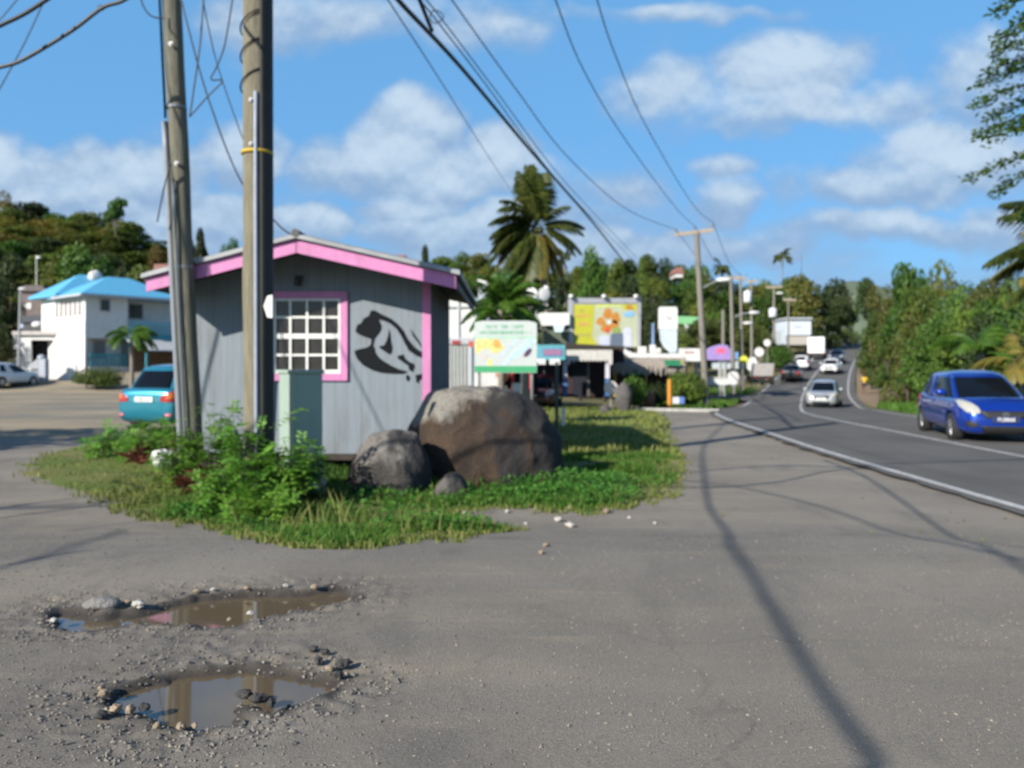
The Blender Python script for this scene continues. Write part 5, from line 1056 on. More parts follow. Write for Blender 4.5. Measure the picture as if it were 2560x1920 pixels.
for (y0,y1,o0,o1,lab) in ((44,56,9.6,8.6,'broken white roadside wall nearest the blue hatchback, under the thicket'),(60,70,7.9,7.5,'second white roadside wall, farther up beside the dirt path')):
    mb = MB(); n = 10
    for i in range(n):
        y = y0+(y1-y0)*(i+.5)/n; o = o0+(o1-o0)*(i+.5)/n; dx = xc(y+.5)-xc(y-.5); L_ = math.hypot(1,dx); X, Yy = xc(y)+o/L_, y-o*dx/L_
        mb.box((X,Yy,gz(X,Yy)+.38+.1*math.sin(i*1.7)),(.25,(y1-y0)/n*1.12,.95), rz=-math.atan(dx))
    bt('roadside_wall', lab, 'wall', (X,Yy,gz(X,Yy)), [('wall', mb, M_WALLW)])
# ================================================================ grass
L_GRASS = leafmat('grass_blade', [(.030,.085,.010),(.060,.155,.018),(.10,.20,.03),(.18,.22,.05)], .35, .6, .05)
L_DRY = leafmat('dry_grass_blade', [(.07,.13,.02),(.14,.19,.035),(.23,.24,.07),(.33,.29,.12)], .3, .6, .05)
L_WEED = leafmat('weed_leaf', [(.022,.085,.010),(.045,.155,.018),(.085,.23,.03),(.15,.27,.045)], .35, .5, .05)
ISL_F = [GN(x,y) for x,y in [(40,1186),(110,1205),(180,1225),(244,1247),(297,1267),(366,1299),(468,1307),(560,1326),(651,1348),(773,1372),(860,1374),(977,1368),(1132,1345),(1262,1325),(1215,1308),(1109,1299),(1171,1280),(1327,1272),(1443,1287),(1521,1283),(1599,1260),(1692,1241),(1700,1177),(1688,1130),(1676,1095),(1665,1040)]]
ISL = [(p.x,p.y) for p in ISL_F]+[(5.2,31),(4.6,33.3),(4.0,40),(-3,43),(-6.2,34),(-5.6,17),(-6.1,15.9)]+[(G(x,y).x,G(x,y).y) for x,y in [(440,1068),(330,1078),(230,1105),(100,1140)]]
def isl_d(x,y): return sdist(x,y,ISL)+.26*noise.noise(Vector((x*2.2,y*2.2,4)))+.14*noise.noise(Vector((x*7,y*7,2)))
xs_ = lin(-9,6,150); ys_ = lin(5.0,12,100)+lin(12.2,43,110)
DM = {}
for x in xs_:
    for y in ys_: DM[(x,y)] = isl_d(x,y)
grid('grass_verge', xs_, ys_, lambda x,y: gz(x,y)+.028*ss(.06,-.22,DM[(x,y)])-.012+.018*noise.noise(Vector((x*1.3,y*1.3,0)))*ss(0,-.5,DM[(x,y)]), M_TURF,
     lambda x,y: min(DM[(xs_[min(range(len(xs_)),key=lambda i:abs(xs_[i]-x))],y2)] for y2 in (ys_[min(range(len(ys_)),key=lambda i:abs(ys_[i]-y))],)) < .12)
def blades(name, n, area, hmin, hmax, m, keep, wid=.008, rg=None, lift=0, label='grass'):
    rg = rg or random.Random(11); mb = MB(); c = 0; tries = 0
    x0,x1,y0,y1 = area
    while c < n and tries < n*12:
        tries += 1
        x, y = rg.uniform(x0,x1), y0+(y1-y0)*rg.random()**1.4
        k = keep(x,y)
        if k <= 0 or rg.random() > k: continue
        h = rg.uniform(hmin,hmax)*(.6+.6*k)*(1+.5*noise.noise(Vector((x*1.5,y*1.5,0)))); a = rg.random()*6.283; w_ = wid*(1+y*.03); l = rg.uniform(.1,.7)*h
        z = gz(x,y)+lift; b = rg.random()*6.283
        dx, dy = math.cos(a)*w_, math.sin(a)*w_; ex, ey = math.cos(b)*l, math.sin(b)*l
        mb.add([(x-dx,y-dy,z-.01),(x+dx,y+dy,z-.01),(x+ex*.45+dx*.7,y+ey*.45+dy*.7,z+h*.62),(x+ex,y+ey,z+h),(x+ex*.45-dx*.7,y+ey*.45-dy*.7,z+h*.62)], [(0,1,2,3,4)]); c += 1
    return tag(mb.build(name, m), label, 'grass', kind='stuff')
def under_kiosk(x,y): return wallx0+.1 < x < wallx1-.1 and YW+.3 < y < YB
def dens_green(x,y):
    d = isl_d(x,y)
    if d > .02 or under_kiosk(x,y): return 0
    g = ss(-5.0,-3.2,x) if y > 8.6 else 1
    return (.25+.75*ss(.0,-.5,d))*g*max(.05,.55+1.5*noise.noise(Vector((x*.9,y*.9,7)))+.6*noise.noise(Vector((x*3.1,y*3.1,2))))
def dens_dry(x,y):
    d = isl_d(x,y)
    if d > .10 or under_kiosk(x,y): return 0
    if x < -4.6 and rnd.random() < ss(-4.0,-6.4,x)*.85: return 0
    return max(1-ss(-4.6,-2.6,x) if y > 8.4 else 0, .7*ss(-.5,-.05,d), .35)
blades('grass', 42000, (-6,4.4,5.2,14.5), .035,.11, L_GRASS, dens_green, .007, label='green grass growing round the kiosk, shrubs and boulders')
blades('dry_grass', 26000, (-8.5,4.6,5.2,17), .02,.06, L_DRY, dens_dry, .007, random.Random(12), label='short dry grass along the edges of the island')
blades('grass', 16000, (-4,5.6,14,42), .05,.14, L_DRY, lambda x,y: (1 if isl_d(x,y) < 0 else 0)*(.35+.6*max(0,.5+noise.noise(Vector((x*.5,y*.5,3))))), .014, random.Random(13), label='olive grass on the open verge between kiosk and shops')
def right_verge(x,y):
    d = (x-xc(y))/math.hypot(1,xc(y+.5)-xc(y-.5)); return 1 if (3.7+3.4*ss(40,58,y) < d < 12 and y > 17) else 0
blades('grass', 22000, (10,40,16,62), .10,.30, L_GRASS, right_verge, .022, random.Random(14), label='green roadside grass on the far side of the road')
blades('grass', 9000, (7,22,34,64), .08,.2, L_GRASS, lambda x,y: 1 if (x < xc(y)-4.0 and abs(y-55.5) > 2.8 and x > 6) else 0, .022, random.Random(15), label='grass in the corner between side road and main road')
blades('dry_stalks', 700, (-5,3.4,6.4,12.5), .16,.34, L_DRY, lambda x,y: (.9 if isl_d(x,y) < -.15 and not under_kiosk(x,y) else 0)*max(0,.25+noise.noise(Vector((x*1.1,y*1.1,41)))), .005, random.Random(16), label='dead grass stalks standing among the weeds')
# creeping weeds round the boulders and in front of the shrubs
mb = MB(); rg = random.Random(21); c = 0
while c < 9000:
    x, y = rg.uniform(-3.6,3.0), rg.uniform(7.2,12.2); d = isl_d(x,y)
    if d > -.12 or under_kiosk(x,y): continue
    k = max(0,.35+noise.noise(Vector((x*.8,y*.8,12))))*(1.0 if y < 10.4 else .7)+(.5 if (-1.8 < x < 1.6 and 9.2 < y < 10.9) else 0)
    if rg.random() > k: continue
    h = rg.uniform(.02,.13)*(.5+k); leaves_into(mb, [((x,y,gz(x,y)+h),(rg.gauss(0,.5),rg.gauss(-.3,.5),.8))], rg.uniform(.03,.06), .4, .8, .4, rg); c += 1
tag(mb.build('weeds', L_WEED), 'broad leaved weeds creeping round the boulders', 'weeds', kind='stuff')
# ================================================================ shrubs in front of the poles
def shrub(name, label, cat, c, rx, ry, h, nst, nleaf, lsize, m, seed, group=None, drop=.25, stemm=None, lean=(0,0)):
    """arching stems with two-ranked leaflets"""
    rg = random.Random(seed); t = thing(name, label, cat, c, 0, group); st = MB(); lv = MB(); c = Vector(c)
    for i in range(nst):
        a = rg.random()*6.283; k = rg.random()**.6
        tip = c+Vector((math.cos(a)*rx*k+lean[0], math.sin(a)*ry*k+lean[1], h*(1-.55*k*k)*rg.uniform(.7,1.05)))
        mid = c+(tip-c)*.55+Vector((0,0,h*.18*rg.random())); base = c+Vector((math.cos(a)*.06,math.sin(a)*.06,-.03)); end = tip+Vector((math.cos(a)*.08,math.sin(a)*.08,-drop*h*rg.random()))
        pts = []
        for q in lin(0,1,9):
            b0 = base.lerp(mid,q); b1 = mid.lerp(tip,q); b2 = tip.lerp(end,q); pts.append(b0.lerp(b1,q).lerp(b1.lerp(b2,q),q))
        st.tube(pts, [.007-.005*q for q in lin(0,1,9)], 5, False)
        per = max(2,nleaf//nst)
        for j in range(per):
            q = .18+.82*rg.random(); f_ = q*8; i0 = min(7,int(f_)); p = pts[i0].lerp(pts[i0+1],f_-i0); d = (pts[i0+1]-pts[i0]).normalized()
            sd_ = Vector((rg.gauss(0,1),rg.gauss(0,1),rg.gauss(0,.5))).normalized(); sd_ = (sd_-d*sd_.dot(d)).normalized()
            # a small compound leaf: rachis direction sd_, pairs of leaflets
            L0 = lsize*rg.uniform(1.6,3.2); npair = rg.choice((3,4,4,5)); up_ = Vector((0,0,1))
            for s_ in range(npair):
                pp = p+sd_*L0*(s_+1)/npair+up_*(-.25*L0*((s_+1)/npair)**2)
                w_ = sd_.cross(up_).normalized()
                for sg in (-1,1):
                    dirl = (w_*sg+sd_*.55+up_*rg.uniform(-.35,.15)).normalized(); n_ = dirl.cross(sd_).normalized(); l = lsize*rg.uniform(.7,1.1); e = dirl.cross(n_)*l*.26
                    lv.add([pp,pp+dirl*l*.5+e+n_*.004,pp+dirl*l,pp+dirl*l*.5-e+n_*.004],[(0,1,2,3)])
    st.build('stems', stemm or M('shrub_stem', (.10,.10,.045), .8, .2), t); lv.build('leaves', m, t); return t
L_SHRUB = leafmat('shrub_leaf', [(.05,.13,.017),(.11,.26,.033),(.18,.37,.05),(.29,.46,.075)], .42, .45, .12)
L_SHRUB2 = leafmat('dark_shrub_leaf', [(.018,.055,.010),(.04,.11,.018),(.08,.18,.03),(.15,.26,.04)], .35, .45, .12)
L_RED = leafmat('red_leaf', [(.04,.016,.010),(.09,.032,.020),(.15,.055,.033),(.20,.11,.055)], .3, .45, .1)
def gp(px,Y): return (PX(px,Y),Y,gz(PX(px,Y),Y))
shrub('shrub', 'bright green feathery shrub growing between the two power poles', 'shrub', gp(545,10.6), .46,.36,1.25, 22, 260, .085, L_SHRUB, 31)
shrub('shrub', 'leafy green shrub wrapped round the foot of the thick power pole', 'shrub', gp(628,8.95), .30,.22,1.30, 14, 170, .08, L_SHRUB, 32, lean=(-.06,0))
shrub('shrub', 'drooping light green shrub covering the bottom of the utility cabinet', 'shrub', gp(738,9.0), .33,.30,1.18, 22, 260, .085, L_SHRUB, 33, drop=.8)
shrub('shrub', 'low spreading green bush on the grass before the power poles', 'shrub', gp(575,8.5), .50,.40,.62, 28, 320, .075, L_SHRUB, 34)
shrub('shrub', 'small bushy plant at the front edge of the shrubs, next to the grass', 'shrub', gp(655,8.1), .34,.3,.42, 20, 210, .07, L_SHRUB, 35)
shrub('shrub', 'dark shaded undergrowth plant beneath the utility cabinet', 'shrub', gp(728,9.45), .36,.28,.45, 18, 170, .08, L_SHRUB2, 36)
shrub('shrub', 'small dark leafy weed beside the small grey boulder', 'shrub', gp(815,9.3), .22,.2,.22, 12, 80, .06, L_SHRUB2, 46)
shrub('shrub', 'sprawling green bush in front of the teal car', 'shrub', gp(390,13.4), .68,.4,.85, 30, 360, .085, L_SHRUB, 37)
shrub('shrub', 'low green tuft reaching out past the rear corner of the teal car', 'shrub', gp(285,14.0), .48,.3,.52, 18, 170, .09, L_SHRUB, 38)
shrub('shrub', 'tall weedy green plant at the foot of the leaning power pole', 'shrub', gp(462,10.4), .46,.34,.90, 22, 240, .08, L_SHRUB, 39)
def spiky(name, label, c, n, l, m, seed):
    rg = random.Random(seed); t = thing(name, label, 'plant', c); mb = MB(); c = Vector(c)
    for i in range(n):
        a = rg.random()*6.283; e = rg.uniform(.25,1.35); L0 = l*rg.uniform(.6,1.1); b = c+Vector((rg.gauss(0,.07),rg.gauss(0,.07),rg.uniform(.05,.35)*l)); d = Vector((math.cos(a)*math.cos(e),math.sin(a)*math.cos(e),math.sin(e))); w_ = d.cross(Vector((0,0,1))).normalized()*.028
        m1 = b+d*L0*.55; t1 = b+d*L0+Vector((0,0,-.35*L0))
        mb.add([b-w_*.4,b+w_*.4,m1+w_,t1,m1-w_],[(0,1,2,3,4)])
    mb.build('leaves', m, t); mk(lambda q: q.tube([c-Vector((0,0,.03)),c+Vector((0,0,l*.5))],[.02,.012],6)).build('stem', M('shrub_stem', (.10,.10,.045)), t); return t
spiky('dracaena', 'dark red spiky plant below the rear bumper of the teal car', gp(352,13.0), 46, .38, L_RED, 41)
spiky('dracaena', 'brown red plant behind the white bag', gp(412,13.2), 46, .55, L_RED, 42)
spiky('dracaena', 'crimson spiky plant at the base of the green shrub between the poles', gp(500,10.1), 52, .42, L_RED, 43)
# ================================================================ trees
L_OLIVE = leafmat('olive_tree_leaf', [(.028,.050,.008),(.062,.095,.012),(.115,.15,.02),(.19,.205,.03)], .25)
L_DARK = leafmat('dark_tree_leaf', [(.010,.020,.006),(.020,.038,.010),(.040,.065,.015),(.075,.10,.02)], .2)
L_GREEN = leafmat('green_tree_leaf', [(.018,.045,.007),(.045,.10,.014),(.085,.16,.022),(.15,.22,.035)], .28)
L_YELL = leafmat('yellow_tree_leaf', [(.07,.07,.010),(.13,.12,.016),(.20,.165,.02),(.24,.19,.03)], .3)
L_RUST = leafmat('rusty_tree_leaf', [(.032,.056,.010),(.068,.10,.016),(.125,.135,.026),(.20,.145,.05)], .25)
M_BARK = M('bark', (.11,.09,.07), .95, .25, 6, .6, 20)
def tree_proto(seed, nleaf, leaf, blobs, trunk=.42, limbs=5):
    rg = random.Random(seed); lv = MB()
    leaves_into(lv, crown_points(blobs, nleaf, rg), leaf, .75, .7, .25, rg)
    tk = MB(); tk.tube([(0,0,-.06),(.01,.0,trunk*.5),(0,.015,trunk),(.0,.02,trunk+.25)], [.032,.026,.022,.010], 10)
    for i in range(limbs):
        b = blobs[i%len(blobs)]; tk.tube([(0,.01,trunk*(.6+.08*i)),(b[0]*.5,b[1]*.5,(trunk+b[2])*.5),(b[0]*.95,b[1]*.95,b[2])],[.016,.011,.005],6)
    return tk.mesh('trunk',M_BARK,True), lv.mesh('crown',None)
def blobset(seed, n, spread, z0, z1, r):
    rg = random.Random(seed); out = []
    for i in range(n):
        a = rg.random()*6.283; k = rg.random()**.5; z = rg.uniform(z0,z1); s_ = spread*(1-.55*max(0,(z-.55)/.45)); rr = r*rg.uniform(.65,1.2)
        out.append((math.cos(a)*s_*k, math.sin(a)*s_*k, z, rr, rr, rr*rg.uniform(.6,.85)))
    return out
PROT = {'round': [tree_proto(50+i, 3600, .052, blobset(60+i,17,.33,.36,.84,.19)) for i in range(3)],
        'bush': [tree_proto(70+i, 5200, .042, blobset(75+i,18,.36,.12,.82,.20), .2) for i in range(3)],
        'tall': [tree_proto(80, 2600, .05, blobset(81,14,.20,.40,.90,.13), .5)],
        'umbrella': [tree_proto(85, 2200, .05, blobset(86,11,.34,.66,.92,.12), .62)],
        'conifer': [tree_proto(88, 2000, .045, [(0,0,.2+.07*i,.20-.017*i,.20-.017*i,.07) for i in range(11)], .9)]}
GRP = {'hill': 'trees on the hillside behind the blue roofed house', 'ridge': 'trees along the ridge behind the shops', 'thicket': 'bushes of the thicket beyond the road', 'mid': 'trees among the roadside shops'}
tcount = [0]
def tree(px, pytop, Y, wpx, kind, lm, label, group=None, cat='tree', zbase=None):
    tm, cm = PROT[kind][tcount[0] % len(PROT[kind])]; tcount[0] += 1
    X = PX(px,Y); z0 = gz(X,Y)-.2 if zbase is None else zbase; hgt = max(1.5, PZ(pytop,Y)-z0); wd = wpx/F*Y
    t = thing('tree' if cat == 'tree' else 'bush', label, cat, (X,Y,z0), rnd.random()*6.283, group); t.scale = (wd*1.04,wd*1.04,hgt*1.07)
    for nm, me in (('trunk',tm),('crown',cm)):
        o = bpy.data.objects.new(nm, me); COL.objects.link(o); o.parent = t
        if nm == 'crown':
            if not me.materials: me.materials.append(lm)
            o.material_slots[0].link = 'OBJECT'; o.material_slots[0].material = lm
    return t
rt = random.Random(99)
# wooded hill on the near side: rows of crowns under the skyline seen in the picture
sky_l = curve1([(-400,470),(-200,452),(-100,462),(0,478),(30,490),(60,512),(95,500),(130,512),(200,518),(270,535),(330,552),(370,572),(400,590),(415,630),(440,690)])
for (Y, dpy, step, wd) in ((134,2,40,120),(124,26,40,120),(114,54,40,120),(104,84,42,125),(95,116,46,130),(87,150,50,130)):
    px = -330+rt.uniform(0,20)
    while px < 425:
        lm = rt.choice([L_OLIVE,L_OLIVE,L_DARK,L_GREEN,L_OLIVE,L_YELL] if dpy < 90 else [L_DARK,L_DARK,L_OLIVE,L_GREEN])
        if not (dpy > 60 and px > 395): tree(px, sky_l(px)+dpy+rt.uniform(-5,20), Y+rt.uniform(-3,3), wd*rt.uniform(.8,1.2), rt.choice(['round','bush','bush']), lm, 'bushy tree among the others on the wooded hill behind the blue roofed house', GRP['hill'])
        px += step*rt.uniform(.85,1.2)
tree(290,498,112,85,'umbrella',L_GREEN,'tree with a spiky open top standing above the wooded hill skyline'); tree(225,625,80,170,'round',L_GREEN,'broad light green tree directly behind the blue roofs'); tree(400,618,86,85,'bush',L_YELL,'rounded yellow green tree at the end of the wooded hill')
tree(150,650,82,120,'round',L_OLIVE,'olive tree over the farther blue roof'); tree(300,660,78,110,'bush',L_DARK,'dark low tree behind the nearer blue roof'); tree(345,668,74,90,'bush',L_OLIVE,'small olive bush behind the nearer blue roof ridge')
tree(505,562,90,60,'tall',L_DARK,'narrow dark tree seen just past the leaning pole'); tree(572,602,95,70,'round',L_GREEN,'small round tree peeping over the kiosk roof between the poles'); tree(470,600,92,60,'round',L_DARK,'dark tree hidden partly by the leaning pole')
tree(15,700,70,110,'bush',L_DARK,'dark shrubby tree over the far parked car'); tree(-10,800,60,120,'bush',L_DARK,'very dark bush at the edge of the yard by the far parked car'); tree(60,690,90,100,'round',L_DARK,'dark tree behind the brown shack')
tree(1062,604,95,46,'tall',L_DARK,'lone dark tree rising above the kiosk roof end'); 
# ridge behind the shops
sky_r = curve1([(1020,668),(1090,650),(1150,634),(1200,640),(1250,680),(1300,690),(1390,690),(1440,670),(1480,640),(1560,644),(1610,640),(1660,656),(1720,664),(1780,676),(1840,700),(1900,705),(1960,700),(2000,690),(2050,698),(2080,714)])
for (Y, dpy, step, wd) in ((165,0,42,95),(140,42,44,100),(118,92,50,110),(100,138,60,120)):
    px = 1010+rt.uniform(0,20)
    while px < 2010:
        if not (dpy > 80 and px > 1930):
            lm = rt.choice([L_GREEN,L_DARK,L_OLIVE,L_GREEN,L_OLIVE]); X = PX(px,Y)
            if X < xc(Y)-9: tree(px, sky_r(px)+dpy+rt.uniform(-6,14), Y+rt.uniform(-5,5), wd*rt.uniform(.8,1.15), 'round', lm, 'bushy tree in the green ridge behind the shops and billboard', GRP['ridge'])
        px += step*rt.uniform(.85,1.2)
tree(1400,640,88,60,'tall',L_DARK,'dark tree close behind the coconut palm')
for a in ((1610,633,120,60,'tall',L_OLIVE,'taller olive tree on the ridge just before the pink roofed house'),(1490,628,125,95,'round',L_GREEN,'round crowned tree highest on the ridge, left of the junction pole'),(1760,800,80,120,'bush',L_RUST,'brownish leafless looking thicket behind the poles'),(1690,815,75,90,'bush',L_OLIVE,'olive bush beside the totem sign'),(1880,790,86,120,'bush',L_RUST,'rusty shrub mass behind the transformer poles'),(1640,760,76,80,'bush',L_DARK,'dark bush between the billboard and totem sign'),
          (2018,694,122,120,'round',L_RUST,'orange tinged tree above the white hall'),(2070,704,132,130,'round',L_DARK,'large dark tree overhanging the hill road'),(2095,742,126,90,'bush',L_DARK,'black shaded tree beside the top of the hill road'),(2045,775,124,110,'bush',L_DARK,'dark thicket right behind the white hall'),(1945,720,128,110,'round',L_GREEN,'green tree behind the wide armed pole'),(2120,770,150,60,'bush',L_GREEN,'light green bush at the crest of the hill road'),(2172,700,190,80,'round',L_DARK,'round dark tree standing alone beyond the crest'),
          (1765,695,170,20,'conifer',L_DARK,'tiny conifer on the ridge'),(2003,676,165,34,'conifer',L_DARK,'thin conifer rising over the ridge beyond the poles')): tree(*a)
# right-hand thicket
for i,(px,py,Y,wd,k,lm) in enumerate(((2195,722,70,85,'bush',L_RUST),(2232,700,60,105,'bush',L_RUST),(2278,660,52,120,'round',L_GREEN),(2330,672,47,150,'bush',L_RUST),(2400,690,43,150,'bush',L_GREEN),(2462,700,37,160,'bush',L_RUST),(2535,708,31,170,'bush',L_GREEN),
      (2180,770,64,70,'bush',L_GREEN),(2305,720,45,130,'bush',L_OLIVE),(2370,735,41,130,'bush',L_GREEN),(2440,745,35,150,'bush',L_GREEN),(2500,750,30,160,'bush',L_GREEN),(2395,800,34,150,'bush',L_OLIVE),(2470,830,29.5,150,'bush',L_GREEN),
      (2218,800,56,75,'bush',L_GREEN),(2268,785,44,120,'bush',L_RUST),(2340,770,38,150,'bush',L_GREEN),(2420,785,32,170,'bush',L_GREEN),(2505,790,28.5,180,'bush',L_DARK),(2590,750,27,180,'bush',L_OLIVE),
      (2278,878,46,60,'bush',L_GREEN),(2335,868,38,90,'bush',L_GREEN),(2368,850,33,140,'bush',L_GREEN),(2455,862,29,150,'bush',L_DARK),(2545,870,26.5,160,'bush',L_OLIVE),(2640,820,25,200,'bush',L_DARK))):
    tree(px,py,Y,wd,k,lm,{L_RUST:'rusty brown and green bush in the dense thicket beyond the road',L_GREEN:'bright green bush in the dense thicket beyond the road',L_DARK:'dark green bush in the dense thicket beyond the road',L_OLIVE:'olive green bush in the dense thicket beyond the road'}[lm],GRP['thicket']+{L_RUST:', rusty ones',L_GREEN:', bright ones',L_DARK:', dark ones',L_OLIVE:', olive ones'}[lm],'bush')
# hedges
def hedge(label, px0, px1, pyt, Y, lm, seed, n=6000, ry=.8, leaf=.10):
    c = gpt((px0+px1)/2,Y); rx = (px1-px0)/2/F*Y; h = PZ(pyt,Y)-c.z; rg = random.Random(seed)
    bl = [(rg.uniform(-.62,.62)*rx, rg.uniform(-.4,.4)*ry, h*rg.uniform(.3,.6), rx*.5, ry*.7, h*.42) for _ in range(9)]+[(0,0,h*.45,rx*.9,ry,h*.5)]
    t = thing('hedge', label, 'hedge', c); lv = MB(); leaves_into(lv, [(p+Vector(c),d) for p,d in crown_points(bl,n,rg,.75)], leaf, .6, .7, .2, rg); lv.build('leaves', lm, t)
    mk(lambda m: [m.tube([c+Vector((x,0,-.05)),c+Vector((x*1.2,.1,h*.7))],[.05,.02],6) for x in (-.4*rx,0,.4*rx)]).build('stems', M_BARK, t)
hedge('clipped green hedge on the kerb between marker post and junction pole', 1664, 1762, 928, 35.5, L_GREEN, 91, 6000); hedge('rounded green bush in front of the veranda shop, by the tall rock', 1548, 1622, 940, 35, L_GREEN, 92, 5000); hedge('dark low bush between the clipped hedges', 1612, 1668, 955, 37, L_DARK, 93, 3000)
hedge('large dark green bush before the white garden wall of the blue roofed house', 178, 305, 914, 49, L_GREEN, 94, 6000, 1.3); hedge('rounded dark bush beside the crash barrier, under the white hall', 1908, 1982, 862, 82, L_GREEN, 95, 4500, 1.5, .2); hedge('small dark hedge at the foot of the lamp poles', 1845, 1905, 905, 70, L_DARK, 96, 2500, 1.0, .2)
# ================================================================ palms
L_PALM = leafmat('palm_leaflet', [(.014,.030,.008),(.035,.060,.012),(.085,.10,.02),(.17,.15,.03)], .25, .45, .05)
L_PALMY = leafmat('yellow_palm_leaflet', [(.07,.08,.015),(.14,.14,.025),(.22,.18,.04),(.30,.20,.06)], .3, .45, .05)
L_PALMB = leafmat('brown_palm_leaflet', [(.08,.05,.02),(.16,.09,.03),(.22,.13,.05),(.18,.15,.03)], .2, .6, .05)
L_PALMG = leafmat('fresh_palm_leaflet', [(.02,.06,.008),(.045,.11,.012),(.08,.17,.02),(.15,.22,.03)], .35, .45, .05)
def frond(parent, base, d, length, droop, m, rg, nl=44, ll=.30, w_=.045, hang=.5):
    """one frond: a drooping rachis with leaflets hanging from both sides"""
    mb = MB(); d = Vector(d).normalized(); p = Vector(base); pts = [p.copy()]; n = 12; v = d.copy()
    for i in range(n):
        v = (v+Vector((0,0,-droop/n*(1+i*.16)))).normalized(); p = p+v*length/n; pts.append(p.copy())
    mb.tube(pts, [.03*length/3*(1-.85*i/n)+.004 for i in range(n+1)], 5, False)
    for j in range(nl):
        q = .12+.88*j/(nl-1); f_ = q*n; i0 = min(n-1,int(f_)); c = pts[i0].lerp(pts[i0+1],f_-i0); t_ = (pts[i0+1]-pts[i0]).normalized()
        side = t_.cross(Vector((0,0,1))); side = side.normalized() if side.length > .05 else Vector((1,0,0))
        L0 = length*ll*(math.sin(math.pi*min(1,.18+q*.78))**.7)*rg.uniform(.85,1.1)
        for sg in (-1,1):
            dl = (side*sg*.8+t_*.65+Vector((0,0,-hang*rg.uniform(.6,1.3)))).normalized(); e = (t_-dl*t_.dot(dl)).normalized()*w_*length/3
            m1 = c+dl*L0*.5; t1 = c+dl*L0+Vector((0,0,-.22*L0))
            mb.add([c-e*.5,c+e*.5,m1+e,t1,m1-e],[(0,1,2,3,4)])
    return mb.build('frond', m, parent)
def palm(label, foot, head, fronds, r0=.17, group=None, name='coconut_palm', bend=.3):
    t = thing(name, label, 'palm', foot, 0, group); rg = random.Random(len(label)); foot, head = Vector(foot), Vector(head)
    pts = [foot.lerp(head,q)+Vector((bend*math.sin(q*math.pi),0,0)) for q in lin(0,1,14)]; pts[0].z -= .2
    mk(lambda m: m.tube(pts,[r0*(1.25-.5*q)+.012*(i%2) for i,q in enumerate(lin(0,1,14))],10)).build('trunk', M('palm_trunk', (.20,.175,.14), .9, .2, 8, .4, 12), t, True)
    for (ang, dep, L0, dr, m) in fronds:
        a = R(ang); d = Vector((math.cos(a), dep, math.sin(a))); frond(t, head+d*.12, d, L0, dr, m, rg)
    return t
PY_ = 52.0; hd = P(1345,568,PY_)
fr = []; rp = random.Random(17)
for a in (82,86,90,93,95,97,99,102,104,107,110,93,88): fr.append((a+rp.uniform(-2,2), rp.uniform(-.35,.35), rp.uniform(3.3,3.9), .28, L_PALM))
for a,l in ((120,3.1),(128,3.4),(137,3.2),(144,3.4),(152,3.6),(158,3.2),(163,3.3),(172,3.7),(182,3.6),(192,3.4)): fr.append((a, rp.uniform(-.5,.4), l, .75, L_PALM))
for a,l in ((198,3.9),(208,3.8),(217,4.0),(226,3.9),(236,3.8),(246,3.7),(256,3.7),(266,3.6),(275,3.5)): fr.append((a, rp.uniform(-.7,-.1), l, .45, rp.choice([L_PALMY,L_PALM,L_PALM])))
for a,l in ((232,3.6),(258,3.8),(288,3.5)): fr.append((a, rp.uniform(-.1,.4), l, .4, L_PALMB))
for a,l in ((54,2.6),(30,3.2),(18,3.0),(-6,3.3),(-14,3.0),(300,3.3),(312,3.4),(322,3.2)): fr.append((a, rp.uniform(-.4,.4), l, .6, L_PALM if a < 100 else L_PALMY))
cp = palm('tall coconut palm with windswept crown and browning lower fronds behind the sign board', gpt(1362,PY_), hd, fr)
mk(lambda m: [m.blob(hd+Vector((.25*math.cos(a),.25*math.sin(a)-.1,-.25)),(.13,.13,.16),2,0) for a in lin(0,5.2,6)]).build('coconuts', M('green_coconut', (.10,.10,.03), .5, .2), cp, True)
def small_palm(label, px, pyc, Y, L0, n, m, group=None, seed=1, up=(10,80), name='palm'):
    rg = random.Random(seed); f = []
    for i in range(n):
        a = rg.uniform(0,6.283); e = R(rg.uniform(*up)); d = Vector((math.cos(a)*math.cos(e), math.sin(a)*math.cos(e), math.sin(e))); f.append((math.degrees(math.atan2(d.z,d.x)), d.y/max(.15,math.hypot(d.x,d.z)), L0*rg.uniform(.8,1.1), .9, m))
    return palm(label, gpt(px,Y), P(px,pyc,Y), f, .11, group, name, .05)
small_palm('young bushy palm with bright green fronds behind the sign board', 1250, 775, 28, 1.55, 26, L_PALMG, None, 5, (0,85)); small_palm('low dark palm by the sign board top, next to the loudspeaker mast', 1310, 800, 29, 1.2, 14, L_PALMG, None, 6, (0,70))
small_palm('small palm in front of the balcony of the blue roofed house', 328, 838, 45, 1.45, 18, L_PALMG, None, 8, (-10,60))
small_palm('distant palm head above the crossarms of the lamp poles', 1805, 668, 160, 2.6, 22, L_PALM, None, 9, (-20,80)); small_palm('distant windblown palm standing clear against the sky', 1956, 640, 165, 2.5, 22, L_PALM, None, 10, (-10,70))
small_palm('slim palm head rising behind the coconut palm', 1412, 640, 90, 1.6, 16, L_PALM, None, 11, (0,80))
